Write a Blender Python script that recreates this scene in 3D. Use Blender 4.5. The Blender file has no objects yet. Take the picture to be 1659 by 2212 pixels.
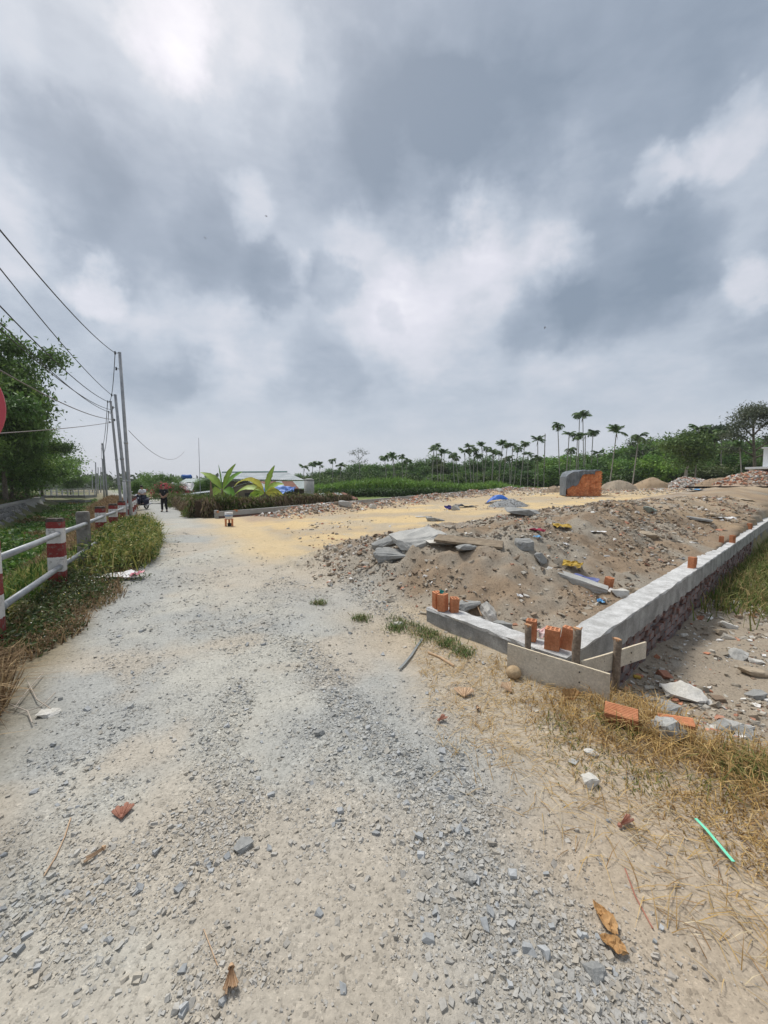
import bpy, bmesh, math, random
import numpy as np
from mathutils import Vector, Matrix, Euler

R = math.radians
random.seed(7)
rng = np.random.default_rng(11)
scene = bpy.context.scene
COL = scene.collection

# ------------------------------------------------------------------ camera, sky, sun, exposure
CAM_H = 1.6
FPX = 830.0                      # focal length for a picture 1659 wide, 2212 high
PITCH = math.atan(56.0 / FPX)
cam_d = bpy.data.cameras.new('camera')
cam = bpy.data.objects.new('camera', cam_d)
COL.objects.link(cam)
cam.location = (0, 0, CAM_H)
cam.rotation_euler = (R(90) - PITCH, 0, 0)
cam_d.sensor_fit = 'VERTICAL'
cam_d.sensor_height = 36.0
cam_d.lens = 36.0 * FPX / 2212.0
cam_d.clip_start = 0.05
cam_d.clip_end = 4000
scene.camera = cam

SUN_EL, SUN_AZ = R(62), R(-40)   # azimuth measured from +Y (view direction) towards +X
world = bpy.data.worlds.new('World')
scene.world = world
world.use_nodes = True

sun_d = bpy.data.lights.new('sun', 'SUN')
sun_d.energy = 1.5
sun_d.angle = R(15)
sun_d.color = (1.0, 0.97, 0.92)
sun = bpy.data.objects.new('sun', sun_d)
COL.objects.link(sun)
sdir = Vector((math.sin(SUN_AZ) * math.cos(SUN_EL), math.cos(SUN_AZ) * math.cos(SUN_EL), math.sin(SUN_EL)))
sun.rotation_euler = (-sdir).to_track_quat('-Z', 'Y').to_euler()
sun.location = (0, 0, 30)

vs = scene.view_settings
vs.view_transform = 'Standard'
vs.look = 'None'
vs.exposure = 1.24
vs.gamma = 1.0
vs.use_curve_mapping = False
scene.cycles.max_bounces = 6
scene.cycles.transparent_max_bounces = 12


def ray(px, py):
    u, v = (px - 829.5) / FPX, (1106 - py) / FPX
    c, s = math.cos(PITCH), math.sin(PITCH)
    return np.array((u, c + v * s, -s + v * c))


def W(px, py, Y):
    """the point at distance Y in front of the camera that is seen in direction px, py"""
    d = ray(px, py)
    d = d * (Y / d[1])
    return Vector((d[0], d[1], d[2] + CAM_H))


def lin(c):
    c = c / 255.0
    return c / 12.92 if c <= 0.04045 else ((c + 0.055) / 1.055) ** 2.4


def S(r, g, b, k=1.0):
    return (lin(r) * k, lin(g) * k, lin(b) * k)


# ------------------------------------------------------------------ the overcast sky
def build_sky():
    nt = world.node_tree
    N, L = nt.nodes, nt.links
    N.clear()
    out = N.new('ShaderNodeOutputWorld')
    bg = N.new('ShaderNodeBackground')
    bg.inputs['Strength'].default_value = 0.1
    L.new(bg.outputs[0], out.inputs[0])
    sky = N.new('ShaderNodeTexSky')
    sky.sky_type = 'NISHITA'
    sky.sun_disc = False
    sky.sun_elevation = SUN_EL
    sky.sun_rotation = SUN_AZ
    sky.dust_density = 4.0
    tc = N.new('ShaderNodeTexCoord')

    def math_(op, a, b=None, clamp=False):
        n = N.new('ShaderNodeMath')
        n.operation = op
        n.use_clamp = clamp
        for i, v in enumerate((a, b)):
            if v is None:
                continue
            if isinstance(v, (int, float)):
                n.inputs[i].default_value = v
            else:
                L.new(v, n.inputs[i])
        return n.outputs[0]

    def vmath(op, a, b=None):
        n = N.new('ShaderNodeVectorMath')
        n.operation = op
        for i, v in enumerate((a, b)):
            if v is None:
                continue
            if isinstance(v, (tuple, list)):
                n.inputs[i].default_value = v
            else:
                L.new(v, n.inputs[i])
        return n.outputs['Value'] if op == 'DOT_PRODUCT' else n.outputs[0]

    d = tc.outputs['Generated']
    sep = N.new('ShaderNodeSeparateXYZ')
    L.new(d, sep.inputs[0])
    zz = math_('ADD', math_('MAXIMUM', sep.outputs[2], 0.0), 0.16)
    comb = N.new('ShaderNodeCombineXYZ')
    L.new(math_('DIVIDE', sep.outputs[0], zz), comb.inputs[0])
    L.new(math_('DIVIDE', sep.outputs[1], zz), comb.inputs[1])
    plane = comb.outputs[0]

    def noise(vec, scale, detail, rough, dist=0.0):
        n = N.new('ShaderNodeTexNoise')
        n.inputs['Scale'].default_value = scale
        n.inputs['Detail'].default_value = detail
        n.inputs['Roughness'].default_value = rough
        n.inputs['Distortion'].default_value = dist
        L.new(vec, n.inputs['Vector'])
        return n

    warp = noise(d, 3.2, 9, 0.60)
    wv = vmath('SUBTRACT', warp.outputs['Color'], (0.5, 0.5, 0.5))
    wv = vmath('MULTIPLY', wv, (0.30, 0.30, 0.30))
    dw = vmath('NORMALIZE', vmath('ADD', d, wv))
    n1 = noise(plane, 1.0, 5, 0.5, 0.2)
    dz = vmath('MULTIPLY', d, (1.0, 1.0, 2.2))
    n2 = noise(dz, 5.5, 7, 0.55, 0.35)
    n3 = noise(dz, 17.0, 5, 0.6, 0.3)
    val = math_('ADD', math_('MULTIPLY', math_('SUBTRACT', n1.outputs['Fac'], 0.5), 0.30), 0.49)
    val = math_('ADD', val, math_('MULTIPLY', math_('SUBTRACT', n2.outputs['Fac'], 0.5), 0.40))
    val = math_('ADD', val, math_('MULTIPLY', math_('SUBTRACT', n3.outputs['Fac'], 0.5), 0.20))
    blobs = [  # direction of a gap or a thick bank in the cloud deck, angular size, strength
        (390, 50, 130, .42), (470, 110, 150, .22), (590, 110, 110, .24), (670, 210, 120, .14), (240, 575, 90, .50), (545, 430, 90, .34), (1405, 385, 95, .46),
        (1470, 340, 80, .2), (1580, 250, 120, .40), (960, 545, 190, .22), (1090, 520, 150, .24), (1630, 590, 110, .44), (800, 660, 130, .18), (430, 700, 150, .22), (280, 700, 110, .16),
        (0, 460, 150, .36), (330, 200, 200, .10), (900, 700, 150, .28), (1180, 540, 90, .24), (30, 40, 160, .24), (660, 600, 55, .24), (1250, 745, 140, .18), (520, 800, 120, .14), (770, 520, 90, .16),
        (900, 360, 220, -.50), (760, 330, 170, -.26), (1060, 330, 200, -.34), (1050, 180, 280, -.30), (130, 330, 190, -.30), (350, 450, 220, -.36), (500, 560, 150, -.34), (590, 610, 110, -.36), (1330, 570, 220, -.42), (1480, 520, 160, -.30),
        (1170, 665, 140, -.40), (1300, 650, 160, -.20), (1420, 90, 330, -.30), (1600, 100, 240, -.16), (340, 790, 130, -.34), (420, 810, 90, -.2), (725, 635, 75, -.36),
        (690, 800, 110, -.24), (740, 40, 200, -.20), (1640, 740, 170, -.20), (868, 690, 45, -.24), (130, 660, 120, -.10), (800, 830, 120, -.12),
        (150, 170, 240, -.16), (950, 60, 330, -.20), (1300, 270, 300, -.20), (600, 320, 220, -.14), (1000, 640, 200, .10), (820, 740, 170, .12),
        (-500, 300, 500, -.3), (-900, 700, 500, .2), (2200, 300, 500, -.2), (2500, 800, 500, .2), (700, -700, 600, -.25),
        (1500, -500, 400, .3), (-100, -500, 400, -.2)]
    for px, py, rad, amp in blobs:
        v = Vector(ray(px, py)).normalized()
        e = Vector(ray(px + rad, py)).normalized()
        e2 = Vector(ray(px, py + rad)).normalized()
        c = 0.5 * (v.dot(e) + v.dot(e2))
        dp = vmath('DOT_PRODUCT', dw, tuple(v))
        mr = N.new('ShaderNodeMapRange')
        mr.interpolation_type = 'SMOOTHERSTEP'
        mr.inputs[1].default_value = c
        mr.inputs[2].default_value = 1.0
        mr.inputs[3].default_value = 0.0
        mr.inputs[4].default_value = amp * .64
        L.new(dp, mr.inputs[0])
        val = math_('ADD', val, mr.outputs[0])
    # thin even haze low down, same all round
    mr = N.new('ShaderNodeMapRange')
    mr.interpolation_type = 'SMOOTHSTEP'
    mr.inputs[1].default_value = 0.0
    mr.inputs[2].default_value = 0.26
    mr.inputs[3].default_value = 0.85
    mr.inputs[4].default_value = 0.0
    L.new(sep.outputs[2], mr.inputs[0])
    mixv = N.new('ShaderNodeMix')
    mixv.data_type = 'FLOAT'
    L.new(mr.outputs[0], mixv.inputs[0])
    L.new(val, mixv.inputs[2])
    mixv.inputs[3].default_value = 0.68
    cr = N.new('ShaderNodeValToRGB')
    L.new(mixv.outputs[0], cr.inputs[0])
    k = 10.0 / (2 ** 1.24)
    stops = [(0.0, S(134, 148, 164, k)), (0.26, S(157, 169, 184, k)), (0.5, S(188, 197, 209, k)),
             (0.66, S(208, 212, 221, k)), (0.85, S(226, 226, 235, k)), (1.0, S(242, 241, 247, k))]
    el = cr.color_ramp.elements
    el[0].position, el[0].color = stops[0][0], (*stops[0][1], 1)
    el[1].position, el[1].color = stops[-1][0], (*stops[-1][1], 1)
    for p_, c_ in stops[1:-1]:
        e = el.new(p_)
        e.color = (*c_, 1)
    mix = N.new('ShaderNodeMix')
    mix.data_type = 'RGBA'
    mix.inputs[0].default_value = 0.94
    L.new(sky.outputs[0], mix.inputs[6])
    L.new(cr.outputs[0], mix.inputs[7])
    L.new(mix.outputs[2], bg.inputs[0])


build_sky()


# ------------------------------------------------------------------ helpers: materials
def mat(name, c1, c2=None, scale=6.0, rough=0.85, bump=0.0, bscale=40.0, vcol=False, metal=0.0,
        fine=0.12, fscale=60.0, translucent=0.0, spec=0.3, rnd=0.0, detail=5.0):
    m = bpy.data.materials.new(name)
    m.use_nodes = True
    nt = m.node_tree
    N, L = nt.nodes, nt.links
    b = N['Principled BSDF']
    b.inputs['Roughness'].default_value = rough
    b.inputs['Metallic'].default_value = metal
    b.inputs['Specular IOR Level'].default_value = spec
    tc = N.new('ShaderNodeTexCoord')
    if vcol:
        at = N.new('ShaderNodeAttribute')
        at.attribute_name = 'Col'
        base = at.outputs['Color']
    else:
        nz = N.new('ShaderNodeTexNoise')
        nz.inputs['Scale'].default_value = scale
        nz.inputs['Detail'].default_value = detail
        nz.inputs['Roughness'].default_value = 0.62
        L.new(tc.outputs['Object'], nz.inputs['Vector'])
        mr = N.new('ShaderNodeMapRange')
        mr.inputs[1].default_value = 0.36
        mr.inputs[2].default_value = 0.64
        L.new(nz.outputs['Fac'], mr.inputs[0])
        mx = N.new('ShaderNodeMix')
        mx.data_type = 'RGBA'
        L.new(mr.outputs[0], mx.inputs[0])
        mx.inputs[6].default_value = (*c1, 1)
        mx.inputs[7].default_value = (*(c2 or c1), 1)
        base = mx.outputs[2]
    nf = N.new('ShaderNodeTexNoise')
    nf.inputs['Scale'].default_value = fscale
    nf.inputs['Detail'].default_value = 4
    nf.inputs['Roughness'].default_value = 0.7
    L.new(tc.outputs['Object'], nf.inputs['Vector'])
    mr2 = N.new('ShaderNodeMapRange')
    mr2.inputs[1].default_value = 0.3
    mr2.inputs[2].default_value = 0.7
    mr2.inputs[3].default_value = 1 - fine
    mr2.inputs[4].default_value = 1 + fine
    L.new(nf.outputs['Fac'], mr2.inputs[0])
    fac = mr2.outputs[0]
    if rnd:
        oi = N.new('ShaderNodeObjectInfo')
        mr3 = N.new('ShaderNodeMapRange')
        mr3.inputs[3].default_value = 1 - rnd
        mr3.inputs[4].default_value = 1 + rnd
        L.new(oi.outputs['Random'], mr3.inputs[0])
        mm = N.new('ShaderNodeMath')
        mm.operation = 'MULTIPLY'
        L.new(fac, mm.inputs[0])
        L.new(mr3.outputs[0], mm.inputs[1])
        fac = mm.outputs[0]
    vm = N.new('ShaderNodeVectorMath')
    vm.operation = 'SCALE'
    L.new(base, vm.inputs[0])
    L.new(fac, vm.inputs['Scale'])
    L.new(vm.outputs[0], b.inputs['Base Color'])
    if bump:
        nb = N.new('ShaderNodeTexNoise')
        nb.inputs['Scale'].default_value = bscale
        nb.inputs['Detail'].default_value = 6
        nb.inputs['Roughness'].default_value = 0.7
        L.new(tc.outputs['Object'], nb.inputs['Vector'])
        bp = N.new('ShaderNodeBump')
        bp.inputs['Strength'].default_value = min(1.0, bump)
        bp.inputs['Distance'].default_value = 0.6 / bscale
        L.new(nb.outputs['Fac'], bp.inputs['Height'])
        L.new(bp.outputs[0], b.inputs['Normal'])
    if translucent:
        tr = N.new('ShaderNodeBsdfTranslucent')
        L.new(vm.outputs[0], tr.inputs['Color'])
        ms = N.new('ShaderNodeMixShader')
        ms.inputs[0].default_value = translucent
        L.new(b.outputs[0], ms.inputs[1])
        L.new(tr.outputs[0], ms.inputs[2])
        L.new(ms.outputs[0], N['Material Output'].inputs[0])
    m.diffuse_color = (*c1, 1)
    return m


# ------------------------------------------------------------------ helpers: objects
def tag(o, label=None, cat=None, group=None, kind=None):
    if label:
        o['label'] = label
    if cat:
        o['category'] = cat
    if group:
        o['group'] = group
    if kind:
        o['kind'] = kind
    return o


def empty(name, loc=(0, 0, 0), rz=0.0, label=None, cat=None, group=None):
    o = bpy.data.objects.new(name, None)
    o.empty_display_size = 0.2
    COL.objects.link(o)
    o.location = loc
    o.rotation_euler = (0, 0, rz)
    return tag(o, label, cat, group)


def link(name, me, parent=None, m=None):
    o = bpy.data.objects.new(name, me)
    COL.objects.link(o)
    if m is not None and not me.materials:
        me.materials.append(m)
    if parent is not None:
        o.parent = parent
    return o


def mesh_np(name, V, F, m=None, cols=None, smooth=False):
    """V (n,3), F (k,3) or (k,4)"""
    V = np.ascontiguousarray(V, dtype=np.float32)
    F = np.ascontiguousarray(F, dtype=np.int32)
    me = bpy.data.meshes.new(name)
    me.vertices.add(len(V))
    me.vertices.foreach_set('co', V.ravel())
    k = F.shape[1]
    me.loops.add(F.size)
    me.loops.foreach_set('vertex_index', F.ravel())
    me.polygons.add(len(F))
    me.polygons.foreach_set('loop_start', np.arange(0, F.size, k, dtype=np.int32))
    me.polygons.foreach_set('loop_total', np.full(len(F), k, dtype=np.int32))
    me.polygons.foreach_set('use_smooth', np.full(len(F), bool(smooth)))
    me.update(calc_edges=True)
    if cols is not None:
        at = me.color_attributes.new('Col', 'FLOAT_COLOR', 'POINT')
        c4 = np.ones((len(V), 4), dtype=np.float32)
        c4[:, :3] = cols
        at.data.foreach_set('color', c4.ravel())
    if m is not None:
        me.materials.append(m)
    return me


class MB:
    """collects simple shapes into one mesh"""
    def __init__(self):
        self.v, self.f = [], []

    def add(self, vs_, fs):
        o = len(self.v)
        self.v += [tuple(x) for x in vs_]
        self.f += [tuple(i + o for i in f) for f in fs]
        return self

    def box(self, c, s, rz=0.0, rot=None, taper=1.0):
        hx, hy, hz = s[0] / 2, s[1] / 2, s[2] / 2
        pts = []
        for z, k in ((-hz, 1), (hz, taper)):
            for x, y in ((-hx, -hy), (hx, -hy), (hx, hy), (-hx, hy)):
                pts.append(Vector((x * k, y * k, z)))
        M = rot if rot is not None else Matrix.Rotation(rz, 3, 'Z')
        pts = [M @ p + Vector(c) for p in pts]
        return self.add(pts, [(0, 3, 2, 1), (4, 5, 6, 7), (0, 1, 5, 4), (1, 2, 6, 5), (2, 3, 7, 6), (3, 0, 4, 7)])

    def tube(self, pts, radii, n=8, cap=True):
        pts = [Vector(p) for p in pts]
        if isinstance(radii, (int, float)):
            radii = [radii] * len(pts)
        ref = None
        rings = []
        for i, p in enumerate(pts):
            a = pts[max(0, i - 1)]
            b = pts[min(len(pts) - 1, i + 1)]
            t = (b - a).normalized()
            if ref is None:
                ref = Vector((1, 0, 0)) if abs(t.x) < 0.8 else Vector((0, 1, 0))
            x = (ref - t * ref.dot(t)).normalized()
            ref = x
            y = t.cross(x)
            rings.append([p + (x * math.cos(2 * math.pi * k / n) + y * math.sin(2 * math.pi * k / n)) * radii[i] for k in range(n)])
        vs_ = [q for r_ in rings for q in r_]
        fs = []
        for i in range(len(pts) - 1):
            for k in range(n):
                k2 = (k + 1) % n
                fs.append((i * n + k, i * n + k2, (i + 1) * n + k2, (i + 1) * n + k))
        if cap:
            fs.append(tuple(range(n - 1, -1, -1)))
            fs.append(tuple((len(pts) - 1) * n + k for k in range(n)))
        return self.add(vs_, fs)

    def ball(self, c, r, seg=10, rings=7, jit=0.0):
        rx, ry, rz = r if isinstance(r, (tuple, list)) else (r, r, r)
        vs_ = [(c[0], c[1], c[2] + rz)]
        for i in range(1, rings):
            th = math.pi * i / rings
            for k in range(seg):
                ph = 2 * math.pi * k / seg
                j = 1 + random.uniform(-jit, jit)
                vs_.append((c[0] + rx * j * math.sin(th) * math.cos(ph), c[1] + ry * j * math.sin(th) * math.sin(ph), c[2] + rz * j * math.cos(th)))
        vs_.append((c[0], c[1], c[2] - rz))
        fs = [(0, 1 + k, 1 + (k + 1) % seg) for k in range(seg)]
        for i in range(rings - 2):
            for k in range(seg):
                a = 1 + i * seg
                fs.append((a + k, a + seg + k, a + seg + (k + 1) % seg, a + (k + 1) % seg))
        last = len(vs_) - 1
        a = 1 + (rings - 2) * seg
        fs += [(a + k, last, a + (k + 1) % seg) for k in range(seg)]
        return self.add(vs_, fs)

    def build(self, name, m, parent=None, smooth=False):
        me = bpy.data.meshes.new(name)
        me.from_pydata(self.v, [], self.f)
        me.update()
        if smooth:
            me.polygons.foreach_set('use_smooth', np.ones(len(me.polygons), dtype=bool))
        if m is not None:
            me.materials.append(m)
        return link(name, me, parent)


def children(o):
    return [c for c in bpy.data.objects if c.parent is o]


def copy_tree(o, parent=None, kids=None):
    c = o.copy()
    COL.objects.link(c)
    c.parent = parent
    for ch in (kids or children)(o):
        copy_tree(ch, c, kids)
    return c


# ------------------------------------------------------------------ helpers: numpy noise
_LAT = rng.random((256, 256)).astype(np.float64)


def vnoise(x, y, s=1.0, seed=0):
    x = np.asarray(x, dtype=np.float64) * s + 37.13 * seed + 1000
    y = np.asarray(y, dtype=np.float64) * s + 91.7 * seed + 1000
    xi, yi = np.floor(x).astype(int), np.floor(y).astype(int)
    fx, fy = x - xi, y - yi
    fx, fy = fx * fx * (3 - 2 * fx), fy * fy * (3 - 2 * fy)
    g = lambda a, b: _LAT[a & 255, b & 255]
    return (g(xi, yi) * (1 - fx) + g(xi + 1, yi) * fx) * (1 - fy) + (g(xi, yi + 1) * (1 - fx) + g(xi + 1, yi + 1) * fx) * fy


def fbm(x, y, s=1.0, octv=4, seed=0, gain=0.5):
    a, t, n = 1.0, 0.0, 0.0
    for i in range(octv):
        n = n + a * vnoise(x, y, s * 2 ** i, seed + i * 3)
        t += a
        a *= gain
    return n / t


def sst(a, b, x):
    t = np.clip((np.asarray(x, dtype=np.float64) - a) / (b - a), 0, 1)
    return t * t * (3 - 2 * t)


# ------------------------------------------------------------------ lie of the land
C0 = np.array((1.50, 3.08))                       # corner of the foundation wall
WD, WN = np.array((.752, .659)), np.array((-.659, .752))
FD = np.array((-.585, .811))                      # front wall, from the corner along the road
F0 = np.array((-8.3, 19.0))                       # corner of the far low wall
FW, FN = np.array((.625, .781)), np.array((-.781, .625))


def coords(x, y):
    q = x * .883 + y * .470
    t = -x * .470 + y * .883
    bend = np.where(t < 14, 0, np.where(t < 34, .167 * (t - 14) ** 2 / 40, .167 * (t - 24)))
    qe = q + bend
    rx, ry = x - C0[0], y - C0[1]
    m = rx * WD[0] + ry * WD[1]
    n = rx * WN[0] + ry * WN[1]
    k = (x - F0[0]) * FN[0] + (y - F0[1]) * FN[1]
    return q, t, qe, m, n, k


def wall_top(m):
    return .18 + .006 * m


def ground_z(x, y, fine=True):
    x = np.asarray(x, dtype=np.float64)
    y = np.asarray(y, dtype=np.float64)
    q, t, qe, m, n, k = coords(x, y)
    d = -qe
    z = -1.15 * sst(1.85, 4.4, d) + 1.25 * sst(8.45, 9.0, d)
    base = .030 * np.maximum(0, q - 2.6) * (1 - sst(58, 75, q))
    behind = sst(-.25, .1, k)
    inside = np.where(n > .12, 1.0, 0.0)
    mound = .66 * sst(.2, 2.5, n) * (1 - sst(4.6, 6.9, n)) * (1 - .34 * sst(2.4, 4.8, n)) * sst(.15, 2.0, m) * (1 - .35 * sst(11, 22, m))
    mound = mound * (.72 + .56 * fbm(x, y, .9, 3, 5))
    mound = mound + .05 * sst(.1, .8, m) * sst(.12, .4, n) * (1 - sst(4.6, 6.9, n))
    mound = mound - .30 * np.exp(-(((n - 1.30) / .22) ** 2 + ((m - .62) / .30) ** 2))
    rough = sst(.2, .9, m) * sst(.15, .8, n) * (1 - sst(5.6, 7.2, n))
    site = base + mound + rough * (.24 * (fbm(x, y, 1.7, 3, 9) - .5) + .22 * (fbm(x, y, 5.0, 4, 14, .65) - .5))
    site = site + .10 * (fbm(x, y, .35, 3, 21) - .5) * sst(6, 14, q)
    low = -.55 * sst(2.62, 4.3, q) + .18 * (fbm(x, y, 1.3, 4, 31) - .5) * sst(3.0, 4.2, q)
    right = inside * site * (1 - behind) + (1 - inside) * low
    z = z + np.where(q > 2.0, right, 0)
    # ridge of broken brick tipped along the far wall
    fx = (x - F0[0]) * FW[0] + (y - F0[1]) * FW[1]
    rb = np.exp(-((k + 1.9) / 1.1) ** 2) * sst(.8, 4.0, fx) * (1 - sst(38, 46, fx)) * (.10 + .55 * fbm(fx, k, .45, 3, 44))
    z = z + np.where(k < -.15, rb, 0)
    if fine:
        z = z + .030 * (fbm(x, y, 1.1, 3, 50) - .5) + .016 * (fbm(x, y, 5.0, 4, 55) - .5)
        z = z - .02 * np.exp(-((q - .45) / .22) ** 2) - .018 * np.exp(-((q - 1.85) / .22) ** 2)
    return z


def gz(x, y):
    return float(ground_z(np.array([x]), np.array([y]))[0])


def hit(px, py, dz=0.0):
    """where the line of sight px, py meets the ground"""
    d = ray(px, py)
    s = np.geomspace(.6, 250, 4000)
    X, Y, Z = d[0] * s, d[1] * s, CAM_H + d[2] * s
    g = ground_z(X, Y) + dz
    i = np.argmax(Z < g)
    return Vector((X[i], Y[i], g[i]))


def mixc(c, c2, f):
    f = np.clip(f, 0, 1)[:, None]
    return c * (1 - f) + np.asarray(c2)[None, :] * f


DUST = np.array((.408, .393, .346))
GREY = np.array((.332, .333, .314))
SAND = np.array((.545, .410, .225))
WARM = np.array((.415, .365, .295))
SOIL = np.array((.262, .196, .134))
GSOIL = np.array((.290, .255, .205))
STRAW = np.array((.330, .260, .150))


def gcol(x, y):
    x = np.asarray(x, dtype=np.float64)
    y = np.asarray(y, dtype=np.float64)
    q, t, qe, m, n, k = coords(x, y)
    nz = lambda s, seed, o=4: fbm(x, y, s, o, seed, .6)
    c = np.tile(DUST, (len(x), 1))
    c = mixc(c, GREY, sst(.38, .60, nz(.7, 60)) * .9)
    c = mixc(c, WARM, sst(.50, .68, nz(.9, 64)) * .75)
    # trampled warm strip close to the camera and along the dry grass
    c = mixc(c, WARM * .92, .55 * sst(2.0, 1.2, y) * sst(.40, .6, nz(1.5, 66)))
    c = mixc(c, (.40, .325, .23), .75 * sst(1.25, 2.0, q + .5 * (nz(1.2, 67) - .5)) * (1 - sst(3.6, 5.2, t)))
    c = mixc(c, (.395, .320, .235), .8 * sst(1.0, 1.4, q + .35 * (nz(1.5, 69) - .5)) * (1 - sst(.9, 1.7, t)))
    # sand carried from the site track over the road
    sandy = sst(6.2, 9.5, y + 2.0 * (nz(.6, 70) - .5)) * sst(.35, 2.0, qe + 1.0 * (nz(.5, 72) - .5)) * (1 - sst(19, 27, t))
    c = mixc(c, SAND, sandy * .82)
    c = mixc(c, WARM, sst(4.2, 7.0, y) * (1 - sst(7, 9, y)) * sst(-.5, .6, q) * .7)
    c = mixc(c, GREY * 1.08, sst(19, 26, t) * (1 - sst(1.8, 2.6, qe)))
    site = (n > .12) & (k < .1) & (q > 2.2)
    cs = np.tile(SAND, (len(x), 1))
    cs = mixc(cs, (.42, .33, .215), sst(.42, .62, nz(.35, 75)))
    cs = mixc(cs, (.38, .33, .255), sst(.48, .7, nz(.8, 76)) * .7)
    f = sst(7.4, 6.0, n + 1.6 * (nz(.8, 78) - .5)) * sst(.0, .5, m)
    soil = mixc(np.tile(SOIL, (len(x), 1)), GSOIL, sst(.4, .62, nz(.9, 80)))
    soil = mixc(soil, (.40, .290, .180), .6 * sst(6.5, 11, m) * sst(.36, .6, nz(.5, 82)))
    soil = mixc(soil, (.33, .32, .295), .55 * sst(3.2, 4.8, n) * sst(.42, .6, nz(1.2, 84)))
    soil = mixc(soil, (.24, .18, .125), .6 * sst(.55, .7, nz(2.4, 86)))
    cs = np.where((f > 0)[:, None], cs * (1 - f[:, None]) + soil * f[:, None], cs)
    rb = np.exp(-((k + 1.9) / 1.4) ** 2)
    cs = mixc(cs, (.38, .28, .205), rb * .8)
    far = sst(30, 40, q)
    cs = mixc(cs, (.40, .32, .225), far * .6)
    fs = (site * sst(2.35, 3.0, q + .5 * (nz(1.6, 88) - .5)))[:, None]
    c = c * (1 - fs) + cs * fs
    low = (n <= .12) & (q > 2.0)
    cl = mixc(np.tile(np.array((.305, .255, .195)), (len(x), 1)), (.36, .32, .265), sst(.45, .62, nz(1.1, 90)))
    cl = mixc(cl, (.20, .20, .08), sst(5.5, 8.0, m) * .8)
    fl = (low * sst(2.3, 3.4, q))[:, None]
    c = c * (1 - fl) + cl * fl
    c = mixc(c, (.20, .165, .10), sst(.75, 1.25, -qe + .5 * (nz(1.3, 92) - .5)) * .85)
    c = mixc(c, (.085, .10, .04), sst(1.7, 2.4, -qe))
    c = mixc(c, (.19, .165, .12), sst(8.7, 9.2, -qe))
    c = mixc(c, (.105, .125, .05), sst(10.0, 11.5, -qe))
    fld = mixc(np.tile(np.array((.20, .21, .085)), (len(x), 1)), (.12, .18, .05), sst(.4, .6, nz(.12, 94)))
    ff = ((k > .1) & (qe > 3.2))[:, None]
    c = np.where(ff, fld, c)
    c = mixc(c, (.10, .13, .05), sst(64, 72, q))
    return c * (.90 + .20 * fbm(x, y, 9.0, 3, 96, .6))[:, None]


def axis(lo, hi, step, out_lo, out_hi, rate=1.055):
    a = list(np.arange(lo, hi + step / 2, step))
    s, p = step, hi
    while p < out_hi:
        s *= rate
        p += s
        a.append(p)
    s, p, b = step, lo, []
    while p > out_lo:
        s *= rate
        p -= s
        b.append(p)
    return np.array(b[::-1] + a)


def ground_mat():
    m = mat('earth', (.4, .37, .3), vcol=True, rough=0.95, bump=0.55, bscale=34.0, fine=.16, fscale=42.0, spec=.12)
    nt = m.node_tree
    N, L = nt.nodes, nt.links
    b = N['Principled BSDF']
    src = b.inputs['Base Color'].links[0].from_socket
    bump0 = b.inputs['Normal'].links[0].from_node
    tc = N.new('ShaderNodeTexCoord')
    at = N.new('ShaderNodeAttribute')
    at.attribute_name = 'grit'
    col, hgt = src, None
    for sc_, amt, bh in ((150.0, .34, .0025), (62.0, .30, .006)):
        # jagged cells: the lookup is warped so that grains are angular, not round
        vo = N.new('ShaderNodeTexVoronoi')
        vo.distance = 'CHEBYCHEV'
        vo.inputs['Scale'].default_value = sc_
        L.new(tc.outputs['Object'], vo.inputs['Vector'])
        sx = N.new('ShaderNodeSeparateColor')
        L.new(vo.outputs['Color'], sx.inputs[0])
        gt = N.new('ShaderNodeMath')          # only some cells are grains
        gt.operation = 'LESS_THAN'
        L.new(sx.outputs[1], gt.inputs[0])
        L.new(at.outputs['Fac'], gt.inputs[1])
        mr = N.new('ShaderNodeMapRange')
        mr.inputs[3].default_value = 1 - amt
        mr.inputs[4].default_value = 1 + amt * .75
        L.new(sx.outputs[0], mr.inputs[0])
        mx = N.new('ShaderNodeMix')
        mx.data_type = 'FLOAT'
        L.new(gt.outputs[0], mx.inputs[0])
        mx.inputs[2].default_value = 1.0
        L.new(mr.outputs[0], mx.inputs[3])
        vm = N.new('ShaderNodeVectorMath')
        vm.operation = 'SCALE'
        L.new(col, vm.inputs[0])
        L.new(mx.outputs[0], vm.inputs['Scale'])
        col = vm.outputs[0]
        h1 = N.new('ShaderNodeMath')
        h1.operation = 'MULTIPLY'
        L.new(gt.outputs[0], h1.inputs[0])
        inv = N.new('ShaderNodeMath')
        inv.operation = 'MULTIPLY_ADD'
        L.new(vo.outputs['Distance'], inv.inputs[0])
        inv.inputs[1].default_value = -bh
        inv.inputs[2].default_value = bh
        L.new(inv.outputs[0], h1.inputs[1])
        if hgt is None:
            hgt = h1.outputs[0]
        else:
            ad = N.new('ShaderNodeMath')
            ad.operation = 'ADD'
            L.new(hgt, ad.inputs[0])
            L.new(h1.outputs[0], ad.inputs[1])
            hgt = ad.outputs[0]
    L.new(col, b.inputs['Base Color'])
    bp = N.new('ShaderNodeBump')
    bp.inputs['Strength'].default_value = .8
    bp.inputs['Distance'].default_value = 1.0
    L.new(hgt, bp.inputs['Height'])
    L.new(bump0.outputs[0], bp.inputs['Normal'])
    L.new(bp.outputs[0], b.inputs['Normal'])
    return m


M_GROUND = ground_mat()


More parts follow.
